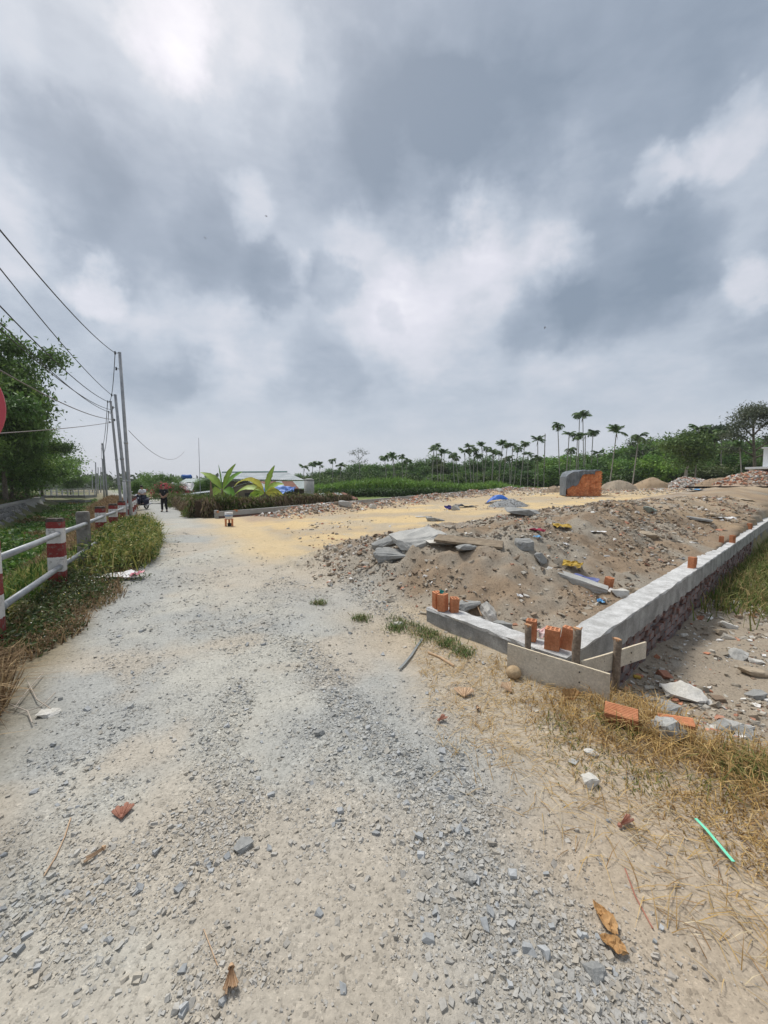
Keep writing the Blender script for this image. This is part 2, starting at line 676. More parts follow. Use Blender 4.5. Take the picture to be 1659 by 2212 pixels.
def build_ground():
    xs = axis(-5.2, 8.0, .055, -900, 900)
    ys = axis(.35, 10.2, .055, -14, 1600)
    X, Y = np.meshgrid(xs, ys)
    sh = X.shape
    x, y = X.ravel(), Y.ravel()
    z = ground_z(x, y)
    c = gcol(x, y)
    V = np.stack([x, y, z], 1)
    grit = np.clip(.12 + .30 * gravel_density(x, y), .1, .9)
    i = np.arange(sh[0] * sh[1]).reshape(sh)
    F = np.stack([i[:-1, :-1].ravel(), i[:-1, 1:].ravel(), i[1:, 1:].ravel(), i[1:, :-1].ravel()], 1)
    ctr = V[F].mean(1)
    q, t, qe, m, n, k = coords(ctr[:, 0], ctr[:, 1])
    reg = np.zeros(len(F), dtype=int)                                    # gravel road
    reg[(q > 2.6) & (k > .1) & (qe > 2.2)] = 4
    reg[(n > .12) & (q > 2.6) & (k <= .1)] = 1
    reg[(n <= .12) & (q > 2.6)] = 2
    reg[qe < -1.85] = 3
    for r_, nm in enumerate(('gravel_road', 'building_plot_ground', 'low_ground', 'canal_bank', 'field')):
        f = F[reg == r_]
        used, inv = np.unique(f.ravel(), return_inverse=True)
        me = mesh_np(nm, V[used], inv.reshape(-1, 4), M_GROUND, c[used], smooth=True)
        at = me.attributes.new('grit', 'FLOAT', 'POINT')
        at.data.foreach_set('value', grit[used].astype(np.float32))
        tag(link(nm, me), kind='structure')


# ------------------------------------------------------------------ stones by the thousand
def ico():
    p = (1 + 5 ** .5) / 2
    v = np.array([(-1, p, 0), (1, p, 0), (-1, -p, 0), (1, -p, 0), (0, -1, p), (0, 1, p), (0, -1, -p), (0, 1, -p), (p, 0, -1), (p, 0, 1), (-p, 0, -1), (-p, 0, 1)])
    f = np.array([(0, 11, 5), (0, 5, 1), (0, 1, 7), (0, 7, 10), (0, 10, 11), (1, 5, 9), (5, 11, 4), (11, 10, 2), (10, 7, 6), (7, 1, 8),
                  (3, 9, 4), (3, 4, 2), (3, 2, 6), (3, 6, 8), (3, 8, 9), (4, 9, 5), (2, 4, 11), (6, 2, 10), (8, 6, 7), (9, 8, 1)])
    return v / np.linalg.norm(v[0]), f


ICO_V, ICO_F = ico()
BOX_V = np.array([(x, y, z) for z in (-1, 1) for x, y in ((-1, -1), (1, -1), (1, 1), (-1, 1))]) * .62
BOX_F = np.array([(0, 3, 2), (0, 2, 1), (4, 5, 6), (4, 6, 7), (0, 1, 5), (0, 5, 4), (1, 2, 6), (1, 6, 5), (2, 3, 7), (2, 7, 6), (3, 0, 4), (3, 4, 7)])


def stone_mesh(name, x, y, size, cols, m, shape='ico', flat=(.22, .6), sink=.22, tilt=.35, jit=.34, z=None, long=(.7, 1.3)):
    bv, bf = (ICO_V, ICO_F) if shape == 'ico' else (BOX_V, BOX_F)
    n, kv = len(x), len(bv)
    v = np.tile(bv[None], (n, 1, 1)) * (1 + rng.uniform(-jit, jit, (n, kv, 1)))
    if shape != 'ico':
        v = v + rng.uniform(-jit, jit, (n, kv, 3)) * .45
    h = size * rng.uniform(*flat, n)
    v *= np.stack([size * rng.uniform(*long, n), size * rng.uniform(.7, 1.0, n), h], 1)[:, None, :]
    ax, ay, az = rng.uniform(-tilt, tilt, n), rng.uniform(-tilt, tilt, n), rng.uniform(0, 6.283, n)

    def rot(v, a, i, j):
        c, s = np.cos(a)[:, None], np.sin(a)[:, None]
        o = v.copy()
        o[:, :, i] = v[:, :, i] * c - v[:, :, j] * s
        o[:, :, j] = v[:, :, i] * s + v[:, :, j] * c
        return o
    v = rot(rot(rot(v, az, 0, 1), ax, 1, 2), ay, 0, 2)
    g = ground_z(x, y) if z is None else z
    v += np.stack([x, y, g + h * (1 - 2 * sink) * .6], 1)[:, None, :]
    F = (bf[None] + (np.arange(n) * kv)[:, None, None]).reshape(-1, 3)
    C = np.repeat(cols, kv, 0)
    return mesh_np(name, v.reshape(-1, 3), F, m, C)


M_STONE = mat('crushed_stone', (.3, .3, .3), vcol=True, rough=.9, fine=.16, fscale=90.0, bump=.25, bscale=120.0, spec=.25)


def seg_dist(x, y, pts):
    d = np.full(len(x), 1e9)
    for (ax, ay), (bx, by) in zip(pts[:-1], pts[1:]):
        vx, vy = bx - ax, by - ay
        s = np.clip(((x - ax) * vx + (y - ay) * vy) / (vx * vx + vy * vy), 0, 1)
        d = np.minimum(d, np.hypot(x - ax - s * vx, y - ay - s * vy))
    return d


def flat_at(px, py, z=0.0):
    d = ray(px, py)
    s = (z - CAM_H) / d[2]
    return (d[0] * s, d[1] * s)


STREAK_A = [flat_at(*p) for p in ((640, 1385), (700, 1450), (780, 1570), (900, 1680), (980, 1800), (1080, 1960), (1300, 2150), (1420, 2300))]
STREAK_B = [flat_at(*p) for p in ((965, 1620), (1010, 1690), (1060, 1770))]
STREAK_C = [flat_at(*p) for p in ((520, 1480), (470, 1600), (500, 1730), (480, 1850))]
STREAK_D = [flat_at(*p) for p in ((860, 1330), (960, 1400), (1070, 1440))]
STREAK_E = [flat_at(*p) for p in ((740, 1250), (850, 1330), (930, 1370))]
STREAK_F = [flat_at(*p) for p in ((0, 1980), (200, 1900), (420, 1760))]


def gravel_density(x, y):
    q, t, qe, m, n, k = coords(x, y)
    w = .35 * (fbm(x, y, 4, 3, 103) - .5)
    d = .12 + .60 * sst(.47, .66, fbm(x, y, 1.3, 4, 101, .6)) + .55 * sst(.50, .66, fbm(x, y, 4.0, 3, 102, .6))
    for st, wd, a in ((STREAK_A, .20, 2.6), (STREAK_B, .10, 2.4), (STREAK_C, .22, 1.5), (STREAK_D, .20, 2.4), (STREAK_E, .30, 2.2), (STREAK_F, .20, 1.0)):
        d = d + a * sst(wd, wd * .15, seg_dist(x, y, st) + w * wd * 2)
    d = d * sst(-1.0, -.7, qe) * np.where((n > .1) & (q > 2.7) & (m > .1), .0, 1.0)
    d = d * (1 - .75 * sst(1.35, 1.75, q + .3 * (fbm(x, y, 2, 2, 108) - .5)) * (1 - sst(3.4, 4.6, t)))
    d = d * (1 - .8 * sst(1.22, 1.45, q + .25 * (fbm(x, y, 2, 2, 109) - .5)) * (1 - sst(.9, 1.6, t)))
    d = d * (1 - .85 * sst(6.5, 9.5, y) * sst(-.6, .8, q))
    return d


build_ground()


def build_gravel():
    # candidates thin out with distance from the middle of the near road
    N = 640000
    yy = .55 * (24.0 ** rng.random(N))
    xx = rng.uniform(-1.25, 1.25, N) * (yy + .5)
    keep = rng.random(N) * 3.2 < gravel_density(xx, yy)
    x, y = xx[keep], yy[keep]
    n = len(x)
    s = .0022 + .0042 * rng.random(n) ** 1.8 + .012 * rng.random(n) ** 10
    s *= .85 + .14 * np.minimum(y, 10)
    g = rng.random(n)
    cols = np.stack([.285 + .13 * g, .284 + .13 * g, .275 + .125 * g], 1)
    wm = rng.random(n) < .30
    cols[wm] = np.array((.36, .32, .26)) * (.75 + .5 * g[wm])[:, None]
    dk = rng.random(n) < .14
    cols[dk] *= .66
    base_c = gcol(x, y)
    cols = cols * .52 + base_c * .50
    near = y < 3.4
    i1 = np.where(near)[0][:66000]
    i2 = np.where(~near)[0][:26000]
    o = link('gravel', stone_mesh('gravel', x[i1], y[i1], s[i1], cols[i1], M_STONE, 'box', (.35, .85), .38, .5, .42))
    tag(o, 'grey crushed stone strewn over the near road', 'gravel', kind='stuff')
    o = link('gravel', stone_mesh('gravel', x[i2], y[i2], s[i2], cols[i2], M_STONE, 'box', (.3, .7), .25, .5, .42))
    tag(o, 'grey crushed stone strewn farther along the road', 'gravel', kind='stuff')
    # a scatter of egg- to fist-sized stones
    N = 2600
    yy = .75 * (9.0 ** rng.random(N))
    xx = rng.uniform(-1.1, 1.1, N) * (yy + .3)
    keep = rng.random(N) * 3.4 < gravel_density(xx, yy) + .1
    x, y = xx[keep], yy[keep]
    n = len(x)
    s = (.009 + .016 * rng.random(n) ** 2) * (.9 + .08 * y)
    g = rng.random(n)
    cols = np.stack([.27 + .13 * g, .278 + .13 * g, .278 + .13 * g], 1)
    o = link('loose_stones', stone_mesh('loose_stones', x, y, s, cols, M_STONE, 'box', (.4, .8), .25, .5, .42))
    tag(o, 'larger grey stones lying loose among the gravel', 'stones', kind='stuff')


build_gravel()


# ------------------------------------------------------------------ foundation wall, boards, stakes, bricks
M_CONC = mat('concrete', (.20, .195, .185), (.37, .365, .345), 4.0, .9, .7, 45.0, fine=.20, detail=9.0)
M_CAP = mat('skylit_mortar', (.38, .375, .36), (.59, .585, .57), 7.0, .95, 1.0, 38.0, fine=.20, detail=8.0)  # whitish mortar; overcast brightness of the wall top is put into the colour
M_MORTAR = mat('dark_mortar', (.14, .138, .142), (.25, .24, .24), 7.0, .95, 1.0, 30.0, fine=.25)
M_BRICK = mat('orange_brick', (.46, .18, .085), (.60, .27, .14), 11.0, .9, .4, 70.0, fine=.18, rnd=.16, detail=8.0)
M_BRICK_OLD = mat('smeared_brick', (.25, .115, .08), (.16, .15, .15), 6.0, .95, .8, 60.0, fine=.2, rnd=.3)
M_PLY = mat('weathered_board', (.44, .39, .31), (.60, .545, .45), 5.0, .85, .4, 55.0, fine=.20, detail=10.0)
M_PLY2 = mat('board_edge', (.55, .46, .33), (.62, .54, .41), 20.0, .85)
M_BARK = mat('stake_bark', (.15, .115, .085), (.27, .215, .165), 22.0, .95, .8, 60.0, fine=.2)
M_CUT = mat('cut_wood', (.42, .22, .11), (.50, .30, .17), 30.0, .85)
M_RED = mat('red_paint', (.25, .035, .03), (.17, .03, .028), 9.0, .75, .3, 50.0, fine=.22)
M_DARK = mat('black_plastic', (.012, .012, .013), (.02, .02, .02), 9.0, .5)
M_STEEL = mat('galvanised_steel', (.25, .262, .275), (.36, .37, .38), 5.0, .5, .1, 60.0, metal=.35, fine=.10)


def rough_strip(path, width_dir, width, ztop, zbot, jz=.006, jx=.006):
    """a cast strip along path: list of (x, y); width_dir points to its inner side; returns top-rim data and an MB"""
    mb = MB()
    nn = len(path)
    rows = []
    for i, (x, y) in enumerate(path):
        a = [random.uniform(-jx, jx) for _ in range(4)]
        zt, zb = ztop(i), zbot(i)
        o = Vector((x, y, 0))
        w = Vector((*width_dir, 0))
        rows.append([o + w * a[0] + Vector((0, 0, zb)), o + w * a[1] + Vector((0, 0, zt + random.uniform(-jz, jz))),
                     o + w * (width + a[2]) + Vector((0, 0, zt + random.uniform(-jz, jz))), o + w * (width + a[3]) + Vector((0, 0, zb))])
    fs = []
    for i in range(nn - 1):
        for k in range(4):
            k2 = (k + 1) % 4
            fs.append((i * 4 + k, i * 4 + k2, (i + 1) * 4 + k2, (i + 1) * 4 + k))
    fs.append((0, 3, 2, 1))
    fs.append(tuple((nn - 1) * 4 + k for k in range(4)))
    mb.add([p for r_ in rows for p in r_], fs)
    return mb


WW = .25
fwall = empty('foundation_wall', (0, 0, 0), 0, 'long low concrete foundation wall on brick footing, turning a corner beside the mound', 'wall')
ms = list(np.arange(0, 24.01, .12))
path = [tuple(C0 + WD * a) for a in ms]
rough_strip(path, WN, WW, lambda i: wall_top(ms[i]) - .022, lambda i: wall_top(ms[i]) - .27 - random.uniform(0, .03), .004, .009).build('concrete_beam', M_CONC, fwall)
path_c = [tuple(C0 + WD * a - WN * .004) for a in ms]
rough_strip(path_c, WN, WW + .008, lambda i: wall_top(ms[i]), lambda i: wall_top(ms[i]) - .0225 - random.uniform(0, .010), .007, .008).build('mortar_cap', M_CAP, fwall)
ls = list(np.arange(0, 1.72, .1))
FNRM = np.array((.811, .585))                     # inner side of the front wall
fpath = [tuple(C0 + FD * (a + .002) + FNRM * .001) for a in ls]
rough_strip(fpath, FNRM, .22, lambda i: .156 - .01 * ls[i] / 1.7, lambda i: -.12, .004).build('concrete_beam', M_CONC, fwall)
fpath = [tuple(C0 + FD * (a + .004) - FNRM * .004) for a in ls]
rough_strip(fpath, FNRM, .228, lambda i: .177 - .01 * ls[i] / 1.7, lambda i: .155 - random.uniform(.0, .012) - .01 * ls[i] / 1.7, .007, .010).build('mortar_cap', M_CAP, fwall)
# brick footing under the beam, outer face; dark mortar core, bricks proud and uneven
core = MB()
cp = [tuple(C0 + WD * (a + .05) + WN * .065) for a in ms]
core = rough_strip(cp, WN, WW - .12, lambda i: wall_top(ms[i]) - .262, lambda i: -1.0, .0, .008)
core.build('mortar_core', M_MORTAR, fwall)
bm_protos = []
for a in range(5):
    mb = MB()
    mb.box((0, 0, 0), (.176, .10, .074))
    mb.v = [(x + random.uniform(-.006, .006), y + random.uniform(-.008, .008), z + random.uniform(-.006, .006)) for x, y, z in mb.v]
    me = bpy.data.meshes.new('brick')
    me.from_pydata(mb.v, [], mb.f)
    me.materials.append(M_BRICK_OLD)
    bm_protos.append(me)
wrz = math.atan2(WD[1], WD[0])
cnt = 0
for row in range(6):
    a = .42 + (row % 2) * .1
    while a < 13.0 and cnt < 296:
        zc = wall_top(a) - .305 - row * .088
        pos = C0 + WD * a + WN * (.062 + random.uniform(-.014, .016))
        g = gz(*(pos - WN * .15))
        if zc > g - .06 and random.random() > .14:
            o = link('brick', random.choice(bm_protos), fwall)
            o.location = (pos[0], pos[1], zc + random.uniform(-.008, .008))
            o.rotation_euler = (random.uniform(-.06, .06), random.uniform(-.05, .05), wrz + random.uniform(-.06, .06))
            cnt += 1
        a += .198 + random.uniform(0, .02)
# two short rebar ends sticking out of the cap
for a in (5.32, 5.42):
    p = C0 + WD * a + WN * .08
    MB().tube([(p[0], p[1], wall_top(a) - .05), (p[0] + .005, p[1], wall_top(a) + .13)], .007, 6).build('rebar', M_BARK, fwall)


def hollow_brick_mesh(name, L=.19, w=.115, h=.085, nx=3, ny=2, m=None):
    """brick with nx x ny through holes along its length (local z), grooved outside"""
    wall = .013
    cx = (w - wall * (nx + 1)) / nx
    cy = (h - wall * (ny + 1)) / ny
    xs, ys = [0], [0]
    for i in range(nx):
        xs += [xs[-1] + wall, xs[-1] + wall + cx]
    xs.append(xs[-1] + wall)
    for i in range(ny):
        ys += [ys[-1] + wall, ys[-1] + wall + cy]
    ys.append(ys[-1] + wall)
    xs = [x - w / 2 for x in xs]
    ys = [y - h / 2 for y in ys]
    mb = MB()
    solid = lambda i, j: 0 <= i < len(xs) - 1 and 0 <= j < len(ys) - 1 and not (i % 2 and j % 2)
    for i in range(len(xs) - 1):
        for j in range(len(ys) - 1):
            if not solid(i, j):
                continue
            x0, x1, y0, y1 = xs[i], xs[i + 1], ys[j], ys[j + 1]
            mb.add([(x0, y0, 0), (x1, y0, 0), (x1, y1, 0), (x0, y1, 0)], [(0, 3, 2, 1)])
            mb.add([(x0, y0, L), (x1, y0, L), (x1, y1, L), (x0, y1, L)], [(0, 1, 2, 3)])
            for di, dj, q4 in ((-1, 0, ((x0, y1), (x0, y0))), (1, 0, ((x1, y0), (x1, y1))), (0, -1, ((x0, y0), (x1, y0))), (0, 1, ((x1, y1), (x0, y1)))):
                if not solid(i + di, j + dj):
                    (ax, ay), (bx, by) = q4
                    mb.add([(ax, ay, 0), (bx, by, 0), (bx, by, L), (ax, ay, L)], [(0, 1, 2, 3)])
    # shallow ribs along the outside
    for s in (-1, 1):
        for kx in np.linspace(-w / 2 + .012, w / 2 - .012, 7):
            mb.box((kx, s * (h / 2 + .0012), L / 2), (.007, .0024, L * .995))
        for ky in np.linspace(-h / 2 + .012, h / 2 - .012, 5):
            mb.box((s * (w / 2 + .0012), ky, L / 2), (.0024, .007, L * .995))
    me = bpy.data.meshes.new(name)
    me.from_pydata(mb.v, [], mb.f)
    me.materials.append(m or M_BRICK)
    return me


HB6 = hollow_brick_mesh('hollow_brick')
HB4 = hollow_brick_mesh('hollow_brick', .19, .085, .085, 2, 2)


def put_brick(me, loc, rot, label, group=None):
    o = link('hollow_brick', me)
    o.location = loc
    o.rotation_euler = rot
    return tag(o, label, 'brick', group)


def on_front(a, b=.11):
    p = C0 + FD * a + FNRM * b
    return p[0], p[1]


fz = .171
x, y = on_front(1.62, .09)
put_brick(HB4, (x, y, fz), (R(2), R(-2), R(20)), 'leftmost of three orange bricks upright on the low wall end')
x, y = on_front(1.50, .07)
put_brick(HB6, (x, y, fz), (R(-3), R(3), R(55)), 'middle of three orange bricks upright on the low wall end')
x, y = on_front(1.40, .14)
put_brick(HB4, (x, y, fz - .025), (R(4), R(2), R(10)), 'rightmost of three orange bricks upright on the low wall end')
x, y = on_front(.17, .08)
put_brick(HB6, (x, y, .178), (R(2), R(1), R(-32)), 'front upright six-hole orange brick at the wall corner')
x, y = on_front(.10, .20)
put_brick(HB6, (x, y, .178), (R(-4), R(7), R(-40)), 'upright six-hole orange brick leaning behind another at the wall corner')
x, y = on_front(.40, .12)
put_brick(HB4, (x, y, .177), (R(0), R(0), R(-30)), 'low orange brick half hidden by the grey board')
o = put_brick(HB6, C0.tolist() + [0], (0, 0, 0), 'single orange brick upright beside rebar ends on the long wall')
p = C0 + WD * 5.05 + WN * .08
o.location = (p[0], p[1], wall_top(5.05) - .005)
o.rotation_euler = (0, R(2), R(30))
p = C0 + WD * 9.2 + WN * .05
put_brick(HB4, (p[0], p[1], wall_top(9.2) - .004), (0, 0, R(10)), 'nearer one of two small orange bricks far along the wall')
p = C0 + WD * 8.8 + WN * .20
put_brick(HB4, (p[0], p[1], wall_top(8.8) - .004), (0, 0, R(50)), 'orange brick behind another far along the long wall', None)
p = C0 + WD * 13.2 + WN * .12
put_brick(HB6, (p[0], p[1], wall_top(13.2) - .004), (0, 0, R(20)), 'orange brick at the far right end of the wall')
# bricks lying in the dry grass and rubble
h = hit(1415, 1588)
put_brick(HB6, (h.x - .08, h.y + .05, h.z + .065), (R(90), R(12), R(-122)), 'orange ribbed brick sunk in dry grass, left of two')
h = hit(1540, 1612)
put_brick(HB4, (h.x - .08, h.y + .05, h.z + .085), (R(96), R(8), R(-118)), 'reddish brick lying at rubble edge, right of two')
h = hit(1312, 1272)
put_brick(HB4, (h.x, h.y, h.z - .02), (R(10), R(0), R(20)), 'small orange brick end standing out of the mound soil')
h = hit(946, 1338)
put_brick(HB4, (h.x, h.y, h.z - .01), (R(70), R(10), R(80)), 'broken red brick lying off the front wall end')


def board(name, a, b, h0, z0a, z0b, th, m, label):
    """upright plank from a to b (x, y), bottom edge heights z0a and z0b"""
    a, b = Vector((*a, 0)), Vector((*b, 0))
    d = (b - a).normalized()
    nn = Vector((d.y, -d.x, 0)) * th / 2
    e = empty(name, (a.x, a.y, z0a), 0, label, 'board')
    mb = MB()
    N = 14
    vs_ = []
    for i in range(N + 1):
        s = i / N
        p = a.lerp(b, s) - a
        z0 = (z0b - z0a) * s
        w = .004 * math.sin(s * 5)
        for sg in (-1, 1):
            for z in (z0, z0 + h0):
                vs_.append(p + nn * sg + Vector((0, 0, z)) + nn.normalized() * w)
    fs = []
    for i in range(N):
        o = i * 4
        fs += [(o, o + 4, o + 5, o + 1), (o + 2, o + 3, o + 7, o + 6), (o, o + 2, o + 6, o + 4), (o + 1, o + 5, o + 7, o + 3)]
    fs += [(0, 1, 3, 2), (N * 4, N * 4 + 2, N * 4 + 3, N * 4 + 1)]
    mb.add(vs_, fs)
    mb.build('plank', m, e)
    eb = MB()
    p, q_ = Vector((0, 0, h0)), (b - a) + Vector((0, 0, h0 + z0b - z0a))
    for i in range(N):
        c = p.lerp(q_, (i + .5) / N)
        eb.box(c + Vector((0, 0, .0015)) + nn.normalized() * .004 * math.sin((i + .5) / N * 5), ((b - a).length / N * .999, th * .9, .003), math.atan2(d.y, d.x))
    eb.build('top_edge', M_PLY2, e)
    for s in (.32, .74):
        c = p.lerp(q_, s)
        for dz in (-.05, -.13):
            MB().ball(c + nn * 1.05 + Vector((0, 0, dz)), .006, 6, 4).build('nail', M_DARK, e)
    return e


board('formwork_board', flat_at(1096, 1449, 0.0), flat_at(1315, 1527, -.02), .245, .0, -.02, .018, M_PLY, 'wide pale grey formwork board on edge in front of wall corner')
board('formwork_board', (1.56, 2.955), (2.33, 3.33), .145, .07, .07, .016, M_PLY, 'narrow board on edge nailed to stake, pointing away along the wall')


def stake(x, y, z1, r_, lean, label):
    g = gz(x, y)
    e = empty('wooden_stake', (x, y, g), 0, label, 'stake')
    pts, rr = [], []
    for i in range(9):
        s = i / 8
        pts.append((lean[0] * s + random.uniform(-.003, .003), lean[1] * s + random.uniform(-.003, .003), -.12 + (z1 - g + .12) * s))
        rr.append(r_ * (.93 + .1 * s + random.uniform(-.05, .05)))
    MB().tube(pts, rr, 12).build('shaft', M_BARK, e, True)
    tp = pts[-1]
    MB().tube([(tp[0], tp[1], tp[2] - .002), (tp[0] + .001, tp[1], tp[2] + .004)], r_ * 1.0, 12).build('cut_top', M_CUT, e)
    for i in range(5):
        b = MB()
        an = random.uniform(0, 6.28)
        b.tube([(tp[0] + math.cos(an) * r_ * .9, tp[1] + math.sin(an) * r_ * .9, tp[2] - .01), (tp[0] + math.cos(an) * r_ * 1.3, tp[1] + math.sin(an) * r_ * 1.3, tp[2] + .012)], [.006, .002], 5)
        b.build('splinter', M_CUT, e)
    return e


stake(1.255, 3.262, .395, .027, (.0, .01), 'thin wooden stake behind the left half of the wide board')
stake(1.535, 2.985, .47, .031, (.0, .0), 'tallest wooden stake between the two boards at the wall corner')
stake(1.925, 3.105, .335, .030, (.015, .0), 'stout wooden stake holding the narrow board, base in grass')

# ------------------------------------------------------------------ red and white railing along the canal
fence = empty('guard_railing', (0, 0, 0), 0, 'red and white post railing with two steel pipes along canal', 'railing')


def paint_mat():
    m = mat('railing_paint', (.62, .60, .58), (.50, .48, .46), 8.0, .75, .35, 45.0, fine=.18)
    nt = m.node_tree
    N, L = nt.nodes, nt.links
    b = N['Principled BSDF']
    src = b.inputs['Base Color'].links[0].from_socket
    tc = N.new('ShaderNodeTexCoord')
    sp = N.new('ShaderNodeSeparateXYZ')
    L.new(tc.outputs['Object'], sp.inputs[0])
    nz = N.new('ShaderNodeTexNoise')
    nz.inputs['Scale'].default_value = 22
    nz.inputs['Detail'].default_value = 5
    L.new(tc.outputs['Object'], nz.inputs['Vector'])
    ad = N.new('ShaderNodeMath')
    ad.operation = 'MULTIPLY_ADD'
    L.new(nz.outputs['Fac'], ad.inputs[0])
    ad.inputs[1].default_value = .035
    L.new(sp.outputs[2], ad.inputs[2])
    cr = N.new('ShaderNodeValToRGB')
    cr.color_ramp.interpolation = 'CONSTANT'
    red, white, dark = (.20, .032, .028, 1), (.58, .56, .54, 1), (.06, .045, .038, 1)
    el = cr.color_ramp.elements
    el[0].position, el[0].color = 0, red
    el[1].position, el[1].color = .30, white
    for p_, c_ in ((.50, red), (.685, white), (.885, red), (.965, dark)):
        e = el.new(p_)
        e.color = c_
    dv = N.new('ShaderNodeMath')
    dv.operation = 'DIVIDE'
    L.new(ad.outputs[0], dv.inputs[0])
    dv.inputs[1].default_value = 1.13
    L.new(dv.outputs[0], cr.inputs[0])
    # worn patches where the grey concrete shows
    n2 = N.new('ShaderNodeTexNoise')
    n2.inputs['Scale'].default_value = 11
    n2.inputs['Detail'].default_value = 8
    n2.inputs['Roughness'].default_value = .75
    L.new(tc.outputs['Object'], n2.inputs['Vector'])
    mr = N.new('ShaderNodeMapRange')
    mr.inputs[1].default_value = .52
    mr.inputs[2].default_value = .66
    L.new(n2.outputs['Fac'], mr.inputs[0])
    mx = N.new('ShaderNodeMix')
    mx.data_type = 'RGBA'
    L.new(mr.outputs[0], mx.inputs[0])
    L.new(cr.outputs[0], mx.inputs[6])
    mx.inputs[7].default_value = (.20, .18, .16, 1)
    ml = N.new('ShaderNodeMix')
    ml.data_type = 'RGBA'
    ml.blend_type = 'MULTIPLY'
    ml.inputs[0].default_value = .35
    L.new(mx.outputs[2], ml.inputs[6])
    L.new(src, ml.inputs[7])
    g = N.new('ShaderNodeVectorMath')
    g.operation = 'SCALE'
    g.inputs['Scale'].default_value = 1.25
    L.new(ml.outputs[2], g.inputs[0])
    L.new(g.outputs[0], b.inputs['Base Color'])
    return m


M_POST = paint_mat()
M_POSTGREY = mat('bare_concrete_post', (.13, .12, .11), (.27, .25, .23), 8.0, .9, .6, 40.0, fine=.2)
RD = np.array((-.470, .883))
p1 = np.array((-4.99, 5.80))
SP = 1.92
posts = []
for i in range(-1, 9):
    p = p1 + RD * (SP * i - (.50 if i < 0 else 0))
    t_ = -p[0] * .470 + p[1] * .883
    if t_ > 14:
        p = p - np.array((.883, .470)) * (.167 * (t_ - 14) ** 2 / 40)
    posts.append(p)
PH = 1.13
frz = math.atan2(RD[1], RD[0]) - math.pi / 2
for i, p in enumerate(posts):
    g = gz(*p) - .02
    mb = MB()
    w, rr = .20, .02
    prof = [(0, w), (PH - .05, w), (PH, w * .93)]
    pts = []
    for z, ww in prof:
        a = ww / 2
        c = .025
        for sx, sy in ((-a + c, -a), (a - c, -a), (a, -a + c), (a, a - c), (a - c, a), (-a + c, a), (-a, a - c), (-a, -a + c)):
            pts.append((sx, sy, z))
    fs = []
    for lv in range(2):
        for k in range(8):
            fs.append((lv * 8 + k, lv * 8 + (k + 1) % 8, (lv + 1) * 8 + (k + 1) % 8, (lv + 1) * 8 + k))
    fs += [tuple(range(7, -1, -1)), tuple(range(16, 24))]
    mb.add(pts, fs)
    o = mb.build('post', M_POSTGREY if i == 2 else M_POST, fence)
    if i == 2:
        o['label'] = 'bare grey concrete post with the paint worn off'
    o.location = (p[0], p[1], g)
    o.rotation_euler = (random.uniform(-.01, .01), random.uniform(-.01, .01), frz)
for zr, rad in ((.90, .037), (.40, .037)):
    for i in range(len(posts) - 1):
        a, b = posts[i], posts[i + 1]
        off = np.array((.883, .470)) * .055
        ga, gb = gz(*a) - .02, gz(*b) - .02
        A = Vector((a[0] + off[0], a[1] + off[1], ga + zr))
        B = Vector((b[0] + off[0], b[1] + off[1], gb + zr))
        MB().tube([A, A.lerp(B, .5) - Vector((0, 0, .005)), B], rad, 12).build('pipe_rail', M_STEEL, fence, True)
        if zr < .5:
            MB().tube([A.lerp(B, .055), A.lerp(B, .075)], rad * 1.22, 12).build('pipe_collar', M_STEEL, fence, True)

# ------------------------------------------------------------------ round red sign at the left edge
M_SIGN = mat('sign_red', (.50, .075, .095), (.46, .065, .085), 3.0, .45, fine=.04)
M_SIGNBACK = mat('sign_rim', (.45, .45, .46), (.5, .5, .5), 3.0, .5)
c = W(-172, 868, 2.15)
sg = empty('round_road_sign', (c.x, c.y, gz(c.x, c.y)), 0, 'edge of a round red road sign at the left of the railing', 'sign')
zc = c.z - gz(c.x, c.y)
M3 = Matrix.Rotation(R(28), 3, 'Z') @ Matrix.Rotation(R(90), 3, 'X')
mb = MB()
mb.tube([M3 @ Vector((0, 0, -.006)) + Vector((0, 0, zc)), M3 @ Vector((0, 0, .006)) + Vector((0, 0, zc))], .35, 64)
mb.build('sign_disc', M_SIGN, sg)
MB().tube([M3 @ Vector((0, 0, -.014)) + Vector((0, 0, zc)), M3 @ Vector((0, 0, -.0065)) + Vector((0, 0, zc))], .346, 64).build('back_plate', M_SIGNBACK, sg)
bk = M3 @ Vector((0, 0, -.05))
MB().tube([(bk.x, bk.y, -.1), (bk.x, bk.y, zc + .36)], .038, 14).build('post', M_STEEL, sg, True)

# ------------------------------------------------------------------ utility poles and wires
M_WIRE = mat('wire', (.05, .05, .055), (.08, .08, .08), 3.0, .6)
M_WIRE2 = mat('pale_wire', (.16, .14, .13), (.2, .17, .15), 3.0, .6)
M_CONCPOLE = mat('concrete_pole', (.26, .265, .27), (.33, .335, .34), 2.0, .8, .1, 30.0)
pole_tops = {}


